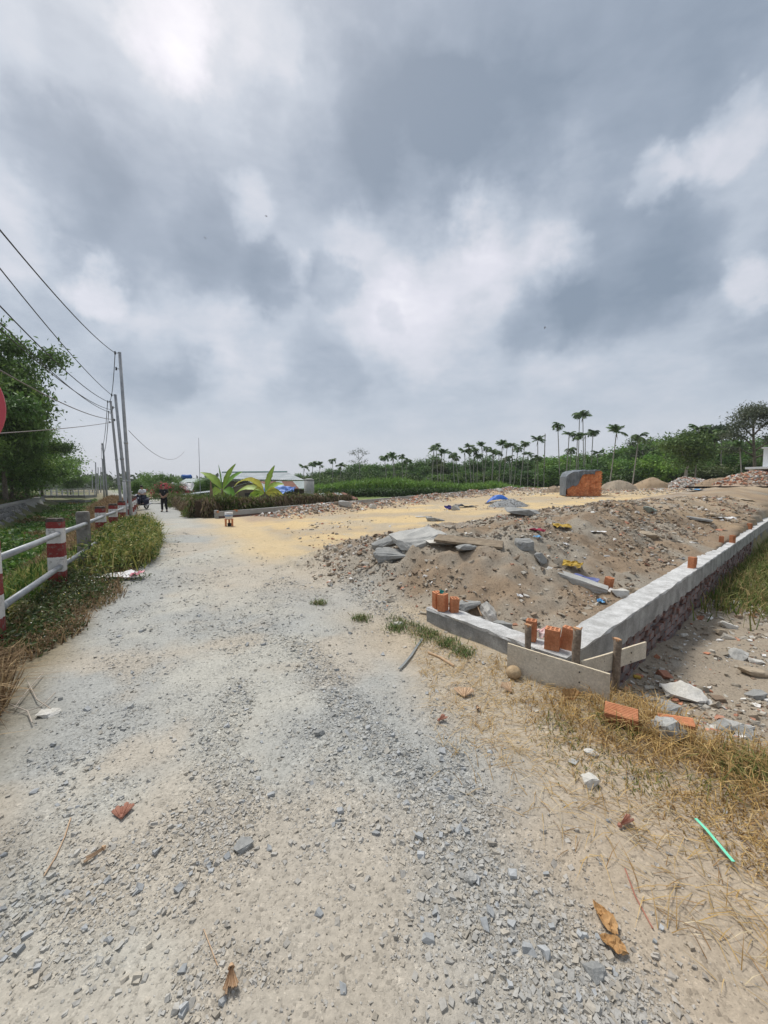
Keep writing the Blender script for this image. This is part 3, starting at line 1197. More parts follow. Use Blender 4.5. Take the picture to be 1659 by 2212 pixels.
def pole(key, base_px, Y, top_px, r0, r1, m, label, ins=2, g=None):
    B = W(base_px, 1090, Y)
    B.z = gz(B.x, B.y)
    T = W(top_px[0], top_px[1], Y)
    e = empty('utility_pole', B, 0, label, 'pole', 'poles along the canal road')
    d = T - B
    MB().tube([d * -.03, d * .33, d * .66, d], [r0, r0 * .67 + r1 * .33, r0 * .33 + r1 * .67, r1], 12).build('shaft', m, e, True)
    MB().tube([d, d + Vector((0, 0, .02))], [r1 * 1.1, r1 * .9], 12).build('pole_cap', m, e)
    for k in range(ins):
        f = 1 - (.012 + k * .55) / d.length
        c_ = d * f
        MB().tube([c_ + Vector((-.01, 0, 0)), c_ + Vector((-.16, -.02, 0))], .014, 6).build('bracket', M_STEEL, e)
        MB().tube([c_ + Vector((-.15, -.02, -.05)), c_ + Vector((-.15, -.02, 0)), c_ + Vector((-.15, -.02, .05))], [.03, .022, .03], 8).build('insulator', M_DARK, e)
        pole_tops[(key, k)] = B + c_ + Vector((-.15, -.02, 0))
    for f in (.28, .5):
        c_ = d * f
        MB().tube([c_ - d.normalized() * .04, c_ + d.normalized() * .04], r0 * 1.08, 12).build('band', M_STEEL, e, True)
    return e


pole('A', 283, 14.0, (258.5, 762), .062, .048, M_STEEL, 'tallest and nearest steel pole, leaning left above the parked motorbike')
pole('B', 276, 17.5, (249, 853), .075, .055, M_STEEL, 'second steel pole, just left of the tallest one', 3)
pole('C', 263, 21.0, (239, 867), .07, .055, M_CONCPOLE, 'third pole, darker and leaning left of the first two', 3)
pole('D', 232, 45.0, (222, 958), .12, .09, M_CONCPOLE, 'first of the smaller distant poles along the canal')
pole('E', 226, 62.0, (221, 991), .12, .09, M_CONCPOLE, 'second distant pole, close behind the first distant one', 1)
pole('F', 209, 74.0, (206.5, 999), .12, .09, M_CONCPOLE, 'third distant pole, standing left of the closer ones', 1)
pole('G', 213, 92.0, (212, 1010), .12, .09, M_CONCPOLE, 'fourth distant pole, thin against the sky', 1)
pole('H', 219, 98.0, (218, 1010), .12, .09, M_CONCPOLE, 'fifth distant pole, right of the thin one', 1)
pole('I', 201, 115.0, (199, 1015), .13, .1, M_CONCPOLE, 'farthest pole, tiny at the left end of the row', 1)
# pale short post beside the nearest pole
b = W(272, 1090, 13.2)
g = gz(b.x, b.y)
tp = W(268, 1040, 13.2)
e = empty('short_post', (b.x, b.y, g), 0, 'pale short post beside the foot of the nearest pole', 'post')
MB().tube([(0, 0, -.1), (tp.x - b.x, 0, tp.z - g)], .05, 10).build('shaft', M_CONCPOLE, e, True)
MB().tube([(tp.x - b.x, 0, tp.z - g), (tp.x - b.x, 0, tp.z - g + .03)], [.055, .03], 10).build('cap', M_STEEL, e, True)


def wire(a, b, sag, label, r_=.011, m=None, group='overhead wires'):
    a, b = Vector(a), Vector(b)
    pts = []
    for i in range(33):
        s = i / 32
        p = a.lerp(b, s)
        p.z -= sag * 4 * s * (1 - s)
        pts.append(p - a)
    o = MB().tube(pts, r_, 6).build('overhead_wire', m or M_WIRE, None, True)
    o.location = a
    return tag(o, label, 'wire', group)


def through(key, px, py, Yend, sag, label, r_=.011, m=None, Yc=None):
    """a wire from a pole towards the pole behind the viewer; it crosses the direction px, py on its way"""
    a = pole_tops[key] if isinstance(key, tuple) else key
    d = ray(px, py)
    # point at a chosen distance on that line of sight
    Yc = Yc or a.y * .36
    c_ = Vector(d * (Yc / d[1])) + Vector((0, 0, CAM_H))
    s = .42
    # straight run through a and c, lifted by the sag
    c2 = c_.copy()
    f = (a.y - Yc) / (a.y - Yend)
    c2.z += sag * 4 * f * (1 - f)
    b_ = a + (c2 - a) / f
    return wire(a, b_, sag, label, r_, m)


through(('A', 0), 0, 497, -8, .9, 'topmost wire running from the tallest pole out of the picture')
through(('B', 0), 0, 580, -8, .8, 'second wire from the top, from the second pole')
through(('C', 0), 0, 661, -8, 1.1, 'thick wire from the third pole, upper of a close bunch', .014)
through(('C', 1), 0, 697, -8, 1.2, 'middle wire of the close bunch from the third pole', .012)
through(W(240, 885, 21), 0, 711, -8, 1.3, 'lower wire of the close bunch from the third pole', .012)
through(W(246, 906, 21), 0, 800, -8, 1.0, 'reddish low wire crossing in front of the trees', .014, M_WIRE2)
through(W(246, 911, 21), 0, 936, -8, .25, 'lowest nearly level wire crossing the trees', .012, M_WIRE2)
for i, (a, b_) in enumerate(((('A', 0), ('B', 0)), (('B', 0), ('C', 0)), (('B', 1), ('C', 1)))):
    wire(pole_tops[a], pole_tops[b_], .15, ['wire hanging from the tallest pole to the second', 'upper wire between second and third pole', 'lower wire between second and third pole'][i], .012)
wire(pole_tops[('C', 0)], pole_tops[('D', 0)], .9, 'upper sagging wire from third pole to first distant pole', .016)
wire(pole_tops[('C', 1)], pole_tops[('D', 1)], 1.2, 'lower sagging wire from third pole to first distant pole', .016)
wire(pole_tops[('D', 0)], pole_tops[('E', 0)], .5, 'wire between the first two distant poles', .02)
wire(W(278, 930, 15), W(398, 975, 34), .9, 'thin pale service wire sagging right from the tallest pole', .010, M_WIRE2)
# thin mast behind the hedge
b = W(433, 1075, 30)
tp = W(433, 946, 30)
MBm = MB().tube([(0, 0, -.5), (0, 0, tp.z - b.z)], [.025, .018], 8)
o = MBm.build('antenna_mast', M_STEEL, None, True)
o.location = b
tag(o, 'thin upright mast rising behind the brown hedge', 'mast')


# ------------------------------------------------------------------ foliage helpers
M_LEAF = mat('leaves', (.07, .12, .03), vcol=True, rough=.55, fine=.15, fscale=8.0, translucent=.30, spec=.35)
M_GRASS = mat('grass_blades', (.3, .25, .12), vcol=True, rough=.8, fine=.12, fscale=20.0, translucent=.25, spec=.2)
M_TRUNK = mat('tree_bark', (.10, .08, .06), (.19, .16, .125), 6.0, .95, .8, 25.0, fine=.2)
M_PALETRUNK = mat('pale_bark', (.26, .24, .21), (.38, .36, .32), 4.0, .9, .4, 20.0, fine=.15)


def unit(v):
    return v / np.maximum(np.linalg.norm(v, axis=1, keepdims=True), 1e-9)


def leaf_np(P, size, cols, aspect=.42, up=.2, dirs=None, flat=0.0):
    """diamond leaves; returns V, F, C"""
    n = len(P)
    d = rng.normal(size=(n, 3)) if dirs is None else dirs + rng.normal(size=(n, 3)) * .35
    d[:, 2] = d[:, 2] * (1 - flat) + up
    d = unit(d)
    nn = rng.normal(size=(n, 3))
    nn[:, 2] = np.abs(nn[:, 2]) + .6 + flat * 2
    s = unit(np.cross(d, nn))
    up_ = np.cross(s, d)
    size = np.asarray(size)[:, None]
    w = size * aspect / 2
    v0 = P
    v1 = P + d * size * .45 + s * w + up_ * size * .06
    v3 = P + d * size * .45 - s * w + up_ * size * .06
    v2 = P + d * size
    V = np.stack([v0, v1, v2, v3], 1).reshape(-1, 3)
    F = np.arange(4 * n).reshape(-1, 4)
    return V, F, np.repeat(cols, 4, 0)


def blade_np(x, y, z, h, w, lean, cols, az=None, curl=.5):
    """grass blades of three faces each"""
    n = len(x)
    az = rng.uniform(0, 6.283, n) if az is None else az
    dx, dy = np.cos(az), np.sin(az)
    sx, sy = -dy * w, dx * w
    # blade turned at random about its own axis, so it is seen from all sides
    tw = rng.uniform(-1, 1, n)
    sx, sy = sx + dx * w * tw, sy + dy * w * tw
    b = np.stack([x, y, z], 1)
    mid = b + np.stack([dx * lean * h * .35, dy * lean * h * .35, h * (.62 - .12 * lean)], 1)
    tip = b + np.stack([dx * lean * h, dy * lean * h, h * np.maximum(.08, 1 - curl * lean)], 1)
    sd = np.stack([sx, sy, np.zeros(n)], 1)
    V = np.stack([b - sd, b + sd, mid - sd * .75, mid + sd * .75, tip], 1).reshape(-1, 3)
    o = (np.arange(n) * 5)[:, None, None]
    F = (np.array([(0, 1, 3), (0, 3, 2), (2, 3, 4)])[None] + o).reshape(-1, 3)
    return V, F, np.repeat(cols, 5, 0)


def pal(n, cs, var=.25):
    cs = np.array(cs)
    c = cs[rng.integers(0, len(cs), n)]
    return c * (1 + rng.uniform(-var, var, (n, 1)))


def scatter(n, xr, yr, dens):
    x, y = rng.uniform(*xr, n), rng.uniform(*yr, n)
    k = rng.random(n) < dens(x, y)
    return x[k], y[k]


DRY = [(.44, .30, .12), (.50, .36, .17), (.36, .23, .09), (.46, .31, .12), (.28, .17, .075)]
GREEN = [(.07, .13, .025), (.10, .17, .035), (.05, .10, .02), (.13, .17, .04)]
YGREEN = [(.26, .27, .07), (.34, .31, .10), (.19, .23, .055), (.38, .33, .13)]
DGREEN = [(.030, .055, .016), (.045, .080, .022), (.060, .100, .030), (.024, .042, .014)]
BROWNV = [(.17, .125, .075), (.24, .18, .115), (.12, .09, .055), (.31, .24, .16), (.16, .16, .06)]

# ------------------------------------------------------------------ canal: water, floating plants, bank grass
M_WATER = mat('canal_water', (.030, .032, .020), (.045, .045, .03), 1.2, .08, .15, 14.0, fine=.1, spec=.5)


def road_pt(t, qe):
    """back from road coordinates to x, y"""
    bend = 0 if t < 14 else (.167 * (t - 14) ** 2 / 40 if t < 34 else .167 * (t - 24))
    q = qe - bend
    return q * .883 - t * .470, q * .470 + t * .883


mb = MB()
tl = list(np.arange(-6, 160, 3.0))
vs_ = []
for t_ in tl:
    for qe in (-3.6, -8.6):
        x, y = road_pt(t_, qe)
        vs_.append((x, y, -1.06))
mb.add(vs_, [(2 * i, 2 * i + 1, 2 * i + 3, 2 * i + 2) for i in range(len(tl) - 1)])
tag(mb.build('canal_water', M_WATER), kind='structure')


def canal_plants():
    n = 60000
    t = 3 + 75 * rng.random(n) ** 1.5
    qe = rng.uniform(-8.2, -3.2, n)
    pts = np.array([road_pt(a, b) for a, b in zip(t, qe)])
    x, y = pts[:, 0], pts[:, 1]
    keep = (fbm(x, y, .55, 3, 120) > .40) | (rng.random(n) < .35)
    x, y, qe = x[keep], y[keep], qe[keep]
    n = len(x)
    z = np.maximum(ground_z(x, y), -1.05) + rng.random(n) * .30 * fbm(x, y, .8, 3, 121)
    c = pal(n, [(.07, .15, .025), (.10, .19, .035), (.05, .11, .02), (.15, .20, .05)], .3)
    br = fbm(x, y, .35, 3, 125) > .60
    c[br] = pal(int(br.sum()), [(.19, .14, .06), (.12, .12, .04)])
    V, F, C = leaf_np(np.stack([x, y, z], 1), rng.uniform(.09, .21, n) * (1 + .012 * y), c, .75, .45, flat=.5)
    o = link('water_plants', mesh_np('water_plants', V, F, M_LEAF, C))
    tag(o, 'green floating plants covering the canal', 'plants', kind='stuff')
    # bank: tall grass, browned farther off
    n = 26000
    t = 1.5 + 50 * rng.random(n) ** 1.3
    qe = -1.75 - 2.4 * rng.random(n) ** 1.2
    pts = np.array([road_pt(a, b) for a, b in zip(t, qe)])
    x, y = pts[:, 0], pts[:, 1]
    z = ground_z(x, y)
    brown = sst(.40, .60, fbm(x, y, .30, 3, 131) + .22 * sst(11, 20, t) + .10 * sst(8, 4, t))
    c = pal(n, GREEN + GREEN + YGREEN)
    bsel = rng.random(n) < brown
    c[bsel] = pal(int(bsel.sum()), [(.24, .16, .085), (.32, .22, .12), (.17, .11, .06)])
    h = rng.uniform(.25, .65, n) * (.8 + .6 * sst(12, 20, t))
    V, F, C = blade_np(x, y, z, h, .008 + .0006 * y, rng.uniform(.1, .7, n), c)
    o = link('bank_grass', mesh_np('bank_grass', V, F, M_GRASS, C))
    tag(o, 'tall green and brown grass on the canal bank', 'grass', kind='stuff')
    # far bank shrubbery under the trees
    n = 16000
    t = 6 + 70 * rng.random(n)
    qe = -9.4 - 5.0 * rng.random(n)
    pts = np.array([road_pt(a, b) for a, b in zip(t, qe)])
    x, y = pts[:, 0], pts[:, 1]
    z = ground_z(x, y) + rng.random(n) * 1.3 * fbm(x, y, .5, 3, 140) * sst(-9.6, -11.5, qe)
    c = pal(n, [(.06, .10, .025), (.09, .13, .03), (.13, .12, .05), (.16, .11, .06)])
    V, F, C = leaf_np(np.stack([x, y, z], 1), rng.uniform(.2, .42, n), c, .45, .3)
    o = link('undergrowth', mesh_np('undergrowth', V, F, M_LEAF, C))
    tag(o, 'low undergrowth below the trees across the canal', 'undergrowth', kind='stuff')


canal_plants()


def verge():
    # yellow-green tall grass beside the poles
    n = 5500
    t = rng.normal(11.9, 1.5, n)
    qe = -1.10 + rng.normal(0, .27, n) + .18 * np.sin(t * 2.1)
    sel = (t > 7.6) & (t < 15.0) & (qe < -.50 - .35 * sst(12.5, 14.5, t)) & (qe > -2.0)
    t, qe = t[sel], qe[sel]
    pts = np.array([road_pt(a, b) for a, b in zip(t, qe)])
    x, y = pts[:, 0], pts[:, 1]
    n = len(x)
    c = pal(n, YGREEN + [(.30, .30, .10), (.22, .26, .07)])
    V, F, C = blade_np(x, y, ground_z(x, y), rng.uniform(.22, .92, n), np.full(n, .008), rng.uniform(.1, 1.1, n), c)
    n2 = 34000
    i = rng.integers(0, n, n2)
    P = np.stack([x[i] + rng.normal(0, .05, n2), y[i] + rng.normal(0, .05, n2), ground_z(x[i], y[i]) + (.20 + .72 * fbm(x[i], y[i], 1.6, 3, 149)) * rng.random(n2) ** 1.1], 1)
    V2, F2, C2 = leaf_np(P, rng.uniform(.05, .11, n2), pal(n2, YGREEN + GREEN), .35, .45)
    o = link('verge_grass', mesh_np('verge_grass', V, F, M_GRASS, C))
    tag(o, 'tall yellow-green roadside grass in front of the poles', 'grass', kind='stuff')
    o = link('verge_weeds', mesh_np('verge_weeds', V2, F2, M_LEAF, C2))
    tag(o, 'leafy weeds growing in the tall roadside grass', 'weeds', kind='stuff')
    # low dark weeds with small pale flowers
    n = 24000
    t = rng.uniform(4.6, 9.6, n)
    qe = rng.uniform(-1.85, -.42, n)
    edge = -.72 + .20 * np.sin(t * 1.7 + .6) - .40 * sst(6.0, 4.8, t) + .12 * np.sin(t * 5.1)
    w = sst(.0, .30, edge - qe)
    sel = rng.random(n) < w * (.35 + .75 * fbm(t, qe, 1.8, 3, 150))
    t, qe, w = t[sel], qe[sel], w[sel]
    pts = np.array([road_pt(a, b) for a, b in zip(t, qe)])
    x, y = pts[:, 0], pts[:, 1]
    sk_ = hit(258, 1252)
    sel = np.hypot(x - sk_.x, (y - sk_.y) * .8) > .42
    x, y, w = x[sel], y[sel], w[sel]
    n = len(x)
    zz = ground_z(x, y) + rng.random(n) * (.05 + .33 * w * fbm(x, y, 1.7, 3, 151))
    c = pal(n, [(.045, .075, .020), (.065, .10, .026), (.085, .115, .035), (.12, .125, .05), (.035, .055, .018)], .3)
    dr = fbm(x, y, 1.3, 3, 152) > .56
    c[dr] = pal(int(dr.sum()), [(.17, .15, .06), (.22, .17, .085), (.10, .11, .035)])
    V, F, C = leaf_np(np.stack([x, y, zz], 1), rng.uniform(.03, .075, n), c, .38, .30)
    o = link('low_weeds', mesh_np('low_weeds', V, F, M_LEAF, C))
    tag(o, 'low dark green weeds at the foot of the railing', 'weeds', kind='stuff')
    n = 420
    i = rng.integers(0, len(x), n)
    V, F, C = leaf_np(np.stack([x[i], y[i], zz[i] + .03], 1), rng.uniform(.012, .022, n), pal(n, [(.75, .73, .55), (.8, .8, .75), (.65, .55, .12)], .1), .9, .2, flat=.6)
    o = link('weed_flowers', mesh_np('weed_flowers', V, F, M_LEAF, C))
    tag(o, 'small pale flowers dotted over the dark weeds', 'flowers', kind='stuff')
    # dry straw under the railing, densest by the first post
    n = 15000
    t = 2.6 + 7.5 * rng.random(n) ** 1.6
    qe = rng.uniform(-1.95, -.72, n)
    edge = -1.22 + .40 * sst(4.2, 6.5, t) + .08 * np.sin(t * 4)
    sel = (qe < edge) & (rng.random(n) < .5 + .6 * sst(5.5, 3.5, t))
    t, qe = t[sel], qe[sel]
    pts = np.array([road_pt(a, b) for a, b in zip(t, qe)])
    x, y = pts[:, 0], pts[:, 1]
    n = len(x)
    c = pal(n, [(.20, .13, .07), (.29, .20, .11), (.14, .09, .05), (.36, .26, .14)])
    V, F, C = blade_np(x, y, ground_z(x, y), rng.uniform(.08, .45, n) * (.6 + .6 * sst(5.2, 3.2, t)), np.full(n, .0045), rng.uniform(.2, 1.3, n), c, curl=.55)
    o = link('dry_straw', mesh_np('dry_straw', V, F, M_GRASS, C))
    tag(o, 'dry brown straw along the railing', 'straw', kind='stuff')


verge()


def right_grass():
    # dry grass at the road edge in front of the boards and down to the right
    def dens(x, y):
        q, t, qe, m, n, k = coords(x, y)
        w = .5 * (fbm(x, y, 1.6, 3, 160) - .5)
        a = sst(1.72, 2.25, q + w) * (1 - sst(2.9, 3.5, q + .7 * (fbm(x, y, 2.2, 2, 162) - .5)))
        a = a * (1 - sst(2.7, 3.5, t + .4 * w)) * sst(-1.6, .6, t)
        return a * np.where((n > -.02) & (m > -.05), 0, 1) * sst(.30, .62, fbm(x, y, 2.6, 3, 161)) * (1 - .72 * sst(1.2, 2.1, t))
    x, y = scatter(52000, (.9, 4.2), (.2, 4.6), dens)
    q, t, qe, m, nn, k = coords(x, y)
    n = len(x)
    hgt = .03 + .14 * sst(2.1, 2.8, q + .4 * (fbm(x, y, 1.5, 2, 163) - .5)) * (1 - .5 * sst(1.2, 2.4, t))
    c = pal(n, DRY, .3)
    gr = (fbm(x, y, 2.3, 3, 165) > .66) & (rng.random(n) < .75)
    c[gr] = pal(int(gr.sum()), [(.16, .17, .05), (.13, .15, .045), (.24, .20, .07)])
    V, F, C = blade_np(x, y, ground_z(x, y), hgt * rng.uniform(.5, 1.5, n), np.full(n, .0028), rng.uniform(.3, 1.9, n), c, curl=.5)
    o = link('dry_grass', mesh_np('dry_grass', V, F, M_GRASS, C))
    tag(o, 'dry yellow grass in front of the formwork boards', 'grass', kind='stuff')
    # loose straw lying flat on the dust
    def dens2(x, y):
        q, t, qe, m, n, k = coords(x, y)
        return sst(1.15, 1.9, q + .5 * (fbm(x, y, 1.3, 3, 170) - .5)) * (1 - sst(2.8, 3.3, q)) * (1 - sst(3.5, 4.3, t)) * np.where((n > -.02) & (m > -.05), 0, 1)
    x, y = scatter(14000, (.3, 4.2), (.2, 4.6), dens2)
    n = len(x)
    V, F, C = blade_np(x, y, ground_z(x, y) + .004, rng.uniform(.03, .085, n), np.full(n, .0017), rng.uniform(2.0, 3.4, n), pal(n, DRY + [(.5, .42, .28)], .25), curl=.34)
    o = link('loose_straw', mesh_np('loose_straw', V, F, M_GRASS, C))
    tag(o, 'loose straw lying on the dusty road edge', 'straw', kind='stuff')
    # green grass outside the long wall
    def dens3(x, y):
        q, t, qe, m, n, k = coords(x, y)
        return (n < -.03) * sst(4.6, 6.6, m + .8 * (fbm(x, y, 1.1, 2, 175) - .5) - .35 * np.abs(n + .3))
    x, y = scatter(42000, (4, 15), (5, 14.5), dens3)
    n = len(x)
    c = pal(n, [(.14, .18, .05), (.19, .20, .065), (.27, .23, .09), (.10, .15, .035), (.34, .26, .12)], .3)
    V, F, C = blade_np(x, y, ground_z(x, y), rng.uniform(.15, .5, n), np.full(n, .008), rng.uniform(.2, 1.1, n), c)
    o = link('wall_grass', mesh_np('wall_grass', V, F, M_GRASS, C))
    tag(o, 'green and yellow grass growing outside the long wall', 'grass', kind='stuff')
    # scattered green tufts by the front wall
    spots = [(900, 1345, .12), (925, 1372, .10), (1000, 1411, .06), (965, 1393, .06), (855, 1357, .07), (880, 1335, .10), (830, 1310, .05), (985, 1380, .05), (940, 1352, .12), (690, 1305, .05), (780, 1338, .06)]
    for px, py, r_ in spots:
        h = hit(px, py)
        n = int(330 * r_ / .1)
        x, y = h.x + rng.normal(0, r_ * .9, n), h.y + rng.normal(0, r_ * 1.0, n)
        q, t, qe, m, nn, k = coords(x, y)
        ok = ~((nn > -.03) & (m > -.03))
        x, y = x[ok], y[ok]
        n = len(x)
        V, F, C = blade_np(x, y, ground_z(x, y), rng.uniform(.03, .10, n), np.full(n, .0035), rng.uniform(.3, 1.4, n), pal(n, [(.10, .17, .05), (.14, .19, .06), (.08, .13, .04), (.22, .21, .10), (.28, .24, .13)]))
        o = link('grass_tuft', mesh_np('grass_tuft', V, F, M_GRASS, C))
        tag(o, 'short green grass tuft on grey gravel beside the front wall', 'grass', 'green tufts by the front wall', 'stuff')


right_grass()

# ------------------------------------------------------------------ trees
def tree_proto(name, H, rx, rz, n_clump, n_leaf, leaf, cols, zc=.62, trunk_r=.18, clump=.28, bark=None, lean=(0, 0), branches=True, aspect=.42, shell=.55, var=.28, seed=0):
    """a tapered trunk with limbs out to leaf clumps; returns the two meshes"""
    rs = np.random.default_rng(seed)
    ctr = []
    while len(ctr) < n_clump:
        p = rs.normal(size=3)
        p /= np.linalg.norm(p)
        rad = shell + (1 - shell) * rs.random()
        if rs.random() < .2:
            rad *= .6
        q_ = np.array((p[0] * rx * rad, p[1] * rx * rad, p[2] * rz * rad))
        q_[:2] *= 1 + .25 * rs.normal()
        ctr.append(q_ + np.array((lean[0], lean[1], H * zc)))
    ctr = np.array(ctr)
    tb = MB()
    top = Vector((lean[0], lean[1], H * zc + rz * .4))
    mid = Vector((lean[0] * .4 + rs.normal() * .1, lean[1] * .4 + rs.normal() * .1, H * zc * .5))
    tb.tube([(0, 0, -.4), (mid.x * .3, mid.y * .3, .8), mid, (lean[0] * .8, lean[1] * .8, H * zc), top], [trunk_r * 1.25, trunk_r, trunk_r * .8, trunk_r * .5, trunk_r * .15], 8)
    if branches:
        for c in ctr[:: max(1, n_clump // 16)]:
            s = rs.uniform(.35, .9)
            b0 = Vector((lean[0] * s, lean[1] * s, H * zc * s))
            c_ = Vector(c)
            m_ = b0.lerp(c_, .5) + Vector((rs.normal() * .15, rs.normal() * .15, .25))
            tb.tube([b0, m_, c_], [trunk_r * .42, trunk_r * .25, trunk_r * .06], 5)
    i = rs.integers(0, n_clump, n_leaf)
    csz = clump * rs.uniform(.6, 1.3, n_clump)
    off = rs.normal(size=(n_leaf, 3)) * csz[i][:, None] * rx
    off[:, 2] *= .62
    P = ctr[i] + off
    cols = np.array(cols)
    cc = cols[rs.integers(0, len(cols), n_clump)] * rs.uniform(1 - var, 1 + var, (n_clump, 1))
    C0_ = cc[i] * rs.uniform(.72, 1.28, (n_leaf, 1)) * 1.65
    V, F, C = leaf_np(P, leaf * rs.uniform(.6, 1.3, n_leaf), C0_, aspect, -.15)
    tm = bpy.data.meshes.new(name + '_trunk')
    tm.from_pydata(tb.v, [], tb.f)
    tm.polygons.foreach_set('use_smooth', np.ones(len(tm.polygons), dtype=bool))
    tm.materials.append(bark or M_TRUNK)
    lm = mesh_np(name + '_crown', V, F, M_LEAF, C)
    return tm, lm


def plant_tree(name, proto, loc, s, rz, label, cat='tree', group=None, sz=None):
    e = empty(name, loc, rz, label, cat, group)
    e.scale = (s, s, sz or s)
    link('trunk', proto[0], e)
    link('crown', proto[1], e)
    return e


# across the canal
LT = [tree_proto('acacia', 12, 3.6, 4.6, 80, 60000, .30, [(.045, .085, .022), (.065, .112, .028), (.09, .145, .038), (.11, .165, .04)], .60, .22, .165, seed=s_, aspect=.38) for s_ in (1, 2)]
LT2 = tree_proto('acacia', 7.5, 3.2, 3.1, 46, 16000, .34, [(.05, .095, .022), (.075, .13, .03), (.09, .15, .035)], .56, .15, .22, seed=5)


def left_tree(proto, px, Y, s, rz, label, sz=None, z=.0):
    p = W(px, 1050, Y)
    return plant_tree('broadleaf_tree', proto, (p.x, p.y, gz(p.x, p.y) + z), s, rz, label, 'tree', 'trees across the canal', sz)


left_tree(LT[0], -52, 29, 1.18, .4, 'tallest dark tree at the left edge, across the canal', 1.32)
left_tree(LT[1], 12, 35, .74, 2.0, 'dark tree right of the tallest, dotted with sky gaps', 1.02)
left_tree(LT[0], -120, 27, 1.0, 3.6, 'dark tree farthest left, mostly out of the picture')
left_tree(LT[1], 10, 37, .9, 4.4, 'shaded tree standing behind the tallest one', .8)
left_tree(LT2, 58, 43, 1.12, 1.0, 'bright green lower tree in front of the far bridge end')
left_tree(LT2, 90, 51, 1.05, 2.6, 'rounded green tree at the right end of the near row')
left_tree(LT2, 25, 39, .95, 5.0, 'mid green tree filling the gap under the tall ones')
left_tree(LT2, 152, 76, .72, 3.1, 'single dark rounded tree standing beyond the bridge', None, 1.0)
left_tree(LT2, 205, 150, .8, .7, 'left of the tiny far trees above the canal end')
left_tree(LT2, 222, 155, .75, 2.2, 'right of the tiny far trees above the canal end')

# ------------------------------------------------------------------ stone revetment and foot bridge over the canal
M_RSTONE = mat('rubble_stone', (.115, .115, .11), (.20, .195, .18), 3.0, .9, .7, 20.0, fine=.2, rnd=.28)
M_RMORT = mat('revetment_mortar', (.23, .22, .20), (.30, .29, .265), 4.0, .95, .4, 20.0)
rev = empty('stone_revetment', (0, 0, 0), 0, 'sloping stone retaining wall with concrete coping across the canal', 'retaining wall')
TL = list(np.arange(16, 66.1, 1.0))
mb, cp = MB(), MB()
vs_, cs_ = [], []
for t_ in TL:
    a, b, c_ = road_pt(t_, -8.10), road_pt(t_, -8.80), road_pt(t_, -9.30)
    vs_ += [(*a, -1.3), (*b, .12), (*c_, .12), (*c_, -1.3)]
    d_ = road_pt(t_, -8.73)
    cs_ += [(*d_, .10), (*d_, .24), (*c_, .24), (*c_, .10)]
fs = []
for i in range(len(TL) - 1):
    for k in range(4):
        fs.append((i * 4 + k, (i + 1) * 4 + k, (i + 1) * 4 + (k + 1) % 4, i * 4 + (k + 1) % 4))
mb.add(vs_, fs + [(0, 1, 2, 3), tuple(len(vs_) - 4 + k for k in (3, 2, 1, 0))])
cp.add(cs_, fs + [(0, 1, 2, 3), tuple(len(cs_) - 4 + k for k in (3, 2, 1, 0))])
mb.build('mortar_bed', M_RMORT, rev)
cp.build('coping', M_RMORT, rev)
rprot = []
for a in range(6):
    v = ICO_V * (1 + rng.uniform(-.18, .18, (12, 1))) * np.array((.22, .16, .10))
    rprot.append(mesh_np('stone', v, ICO_F, M_RSTONE))
cnt = 0
for i, t_ in enumerate(np.arange(17.5, 46, .42)):
    for j in range(4):
        f = (j + .5 + random.uniform(-.15, .15)) / 4
        x, y = road_pt(t_ + random.uniform(-.1, .1) + (j % 2) * .2, -8.10 - .70 * f)
        o = link('stone', random.choice(rprot), rev)
        o.location = (x, y, -1.25 + 1.36 * f)
        o.rotation_euler = (random.uniform(-.2, .2), R(62) + random.uniform(-.15, .15), math.atan2(.47, .883) + random.uniform(-.25, .25))
        o.scale = (random.uniform(.7, .95), random.uniform(.9, 1.4), 1)
        cnt += 1

M_BRIDGE = mat('bridge_concrete', (.20, .195, .185), (.28, .275, .26), 2.0, .9)
M_RAILW = mat('pale_rail', (.46, .46, .45), (.55, .55, .54), 2.0, .8)
A = W(97, 1080, 56)
B = W(197, 1080, 56)
br = empty('foot_bridge', (A.x, A.y, .15), 0, 'concrete foot bridge with pale railings across the canal', 'bridge')
Lb = B.x - A.x
MB().box((Lb / 2, 0, -.05), (Lb, 2.2, .38)).build('deck', M_BRIDGE, br)
MB().box((Lb / 2, -.4, -.75), (Lb * .96, 1.2, .34)).build('beam', M_BRIDGE, br)
for yy in (-1.0, 1.0):
    for i in range(9):
        MB().box((Lb * (i + .25) / 8.5, yy, .14 + .45), (.09, .09, .9)).build('rail_post', M_RAILW, br)
    for z in (1.0, .62):
        MB().tube([(0, yy, z), (Lb, yy, z)], .045, 6).build('handrail', M_RAILW, br)


# ------------------------------------------------------------------ rubble and tipped soil
M_RUB = mat('rubble', (.3, .27, .23), vcol=True, rough=.92, fine=.2, fscale=60.0, bump=.4, bscale=70.0, spec=.2)
M_SLAB = mat('broken_concrete', (.33, .325, .305), (.43, .42, .39), 6.0, .92, .6, 45.0, fine=.14)
M_SLABD = mat('grey_broken_concrete', (.235, .235, .225), (.31, .31, .295), 6.0, .92, .6, 45.0, fine=.14)
M_PALE = mat('pale_plaster_stone', (.50, .475, .42), (.60, .575, .53), 7.0, .92, .5, 45.0, fine=.12)
M_TAN = mat('tan_stone', (.33, .265, .19), (.40, .33, .245), 7.0, .92, .5, 45.0, fine=.12)
M_WOOD = mat('old_plank', (.165, .125, .085), (.27, .215, .15), 9.0, .9, .5, 60.0, fine=.2)


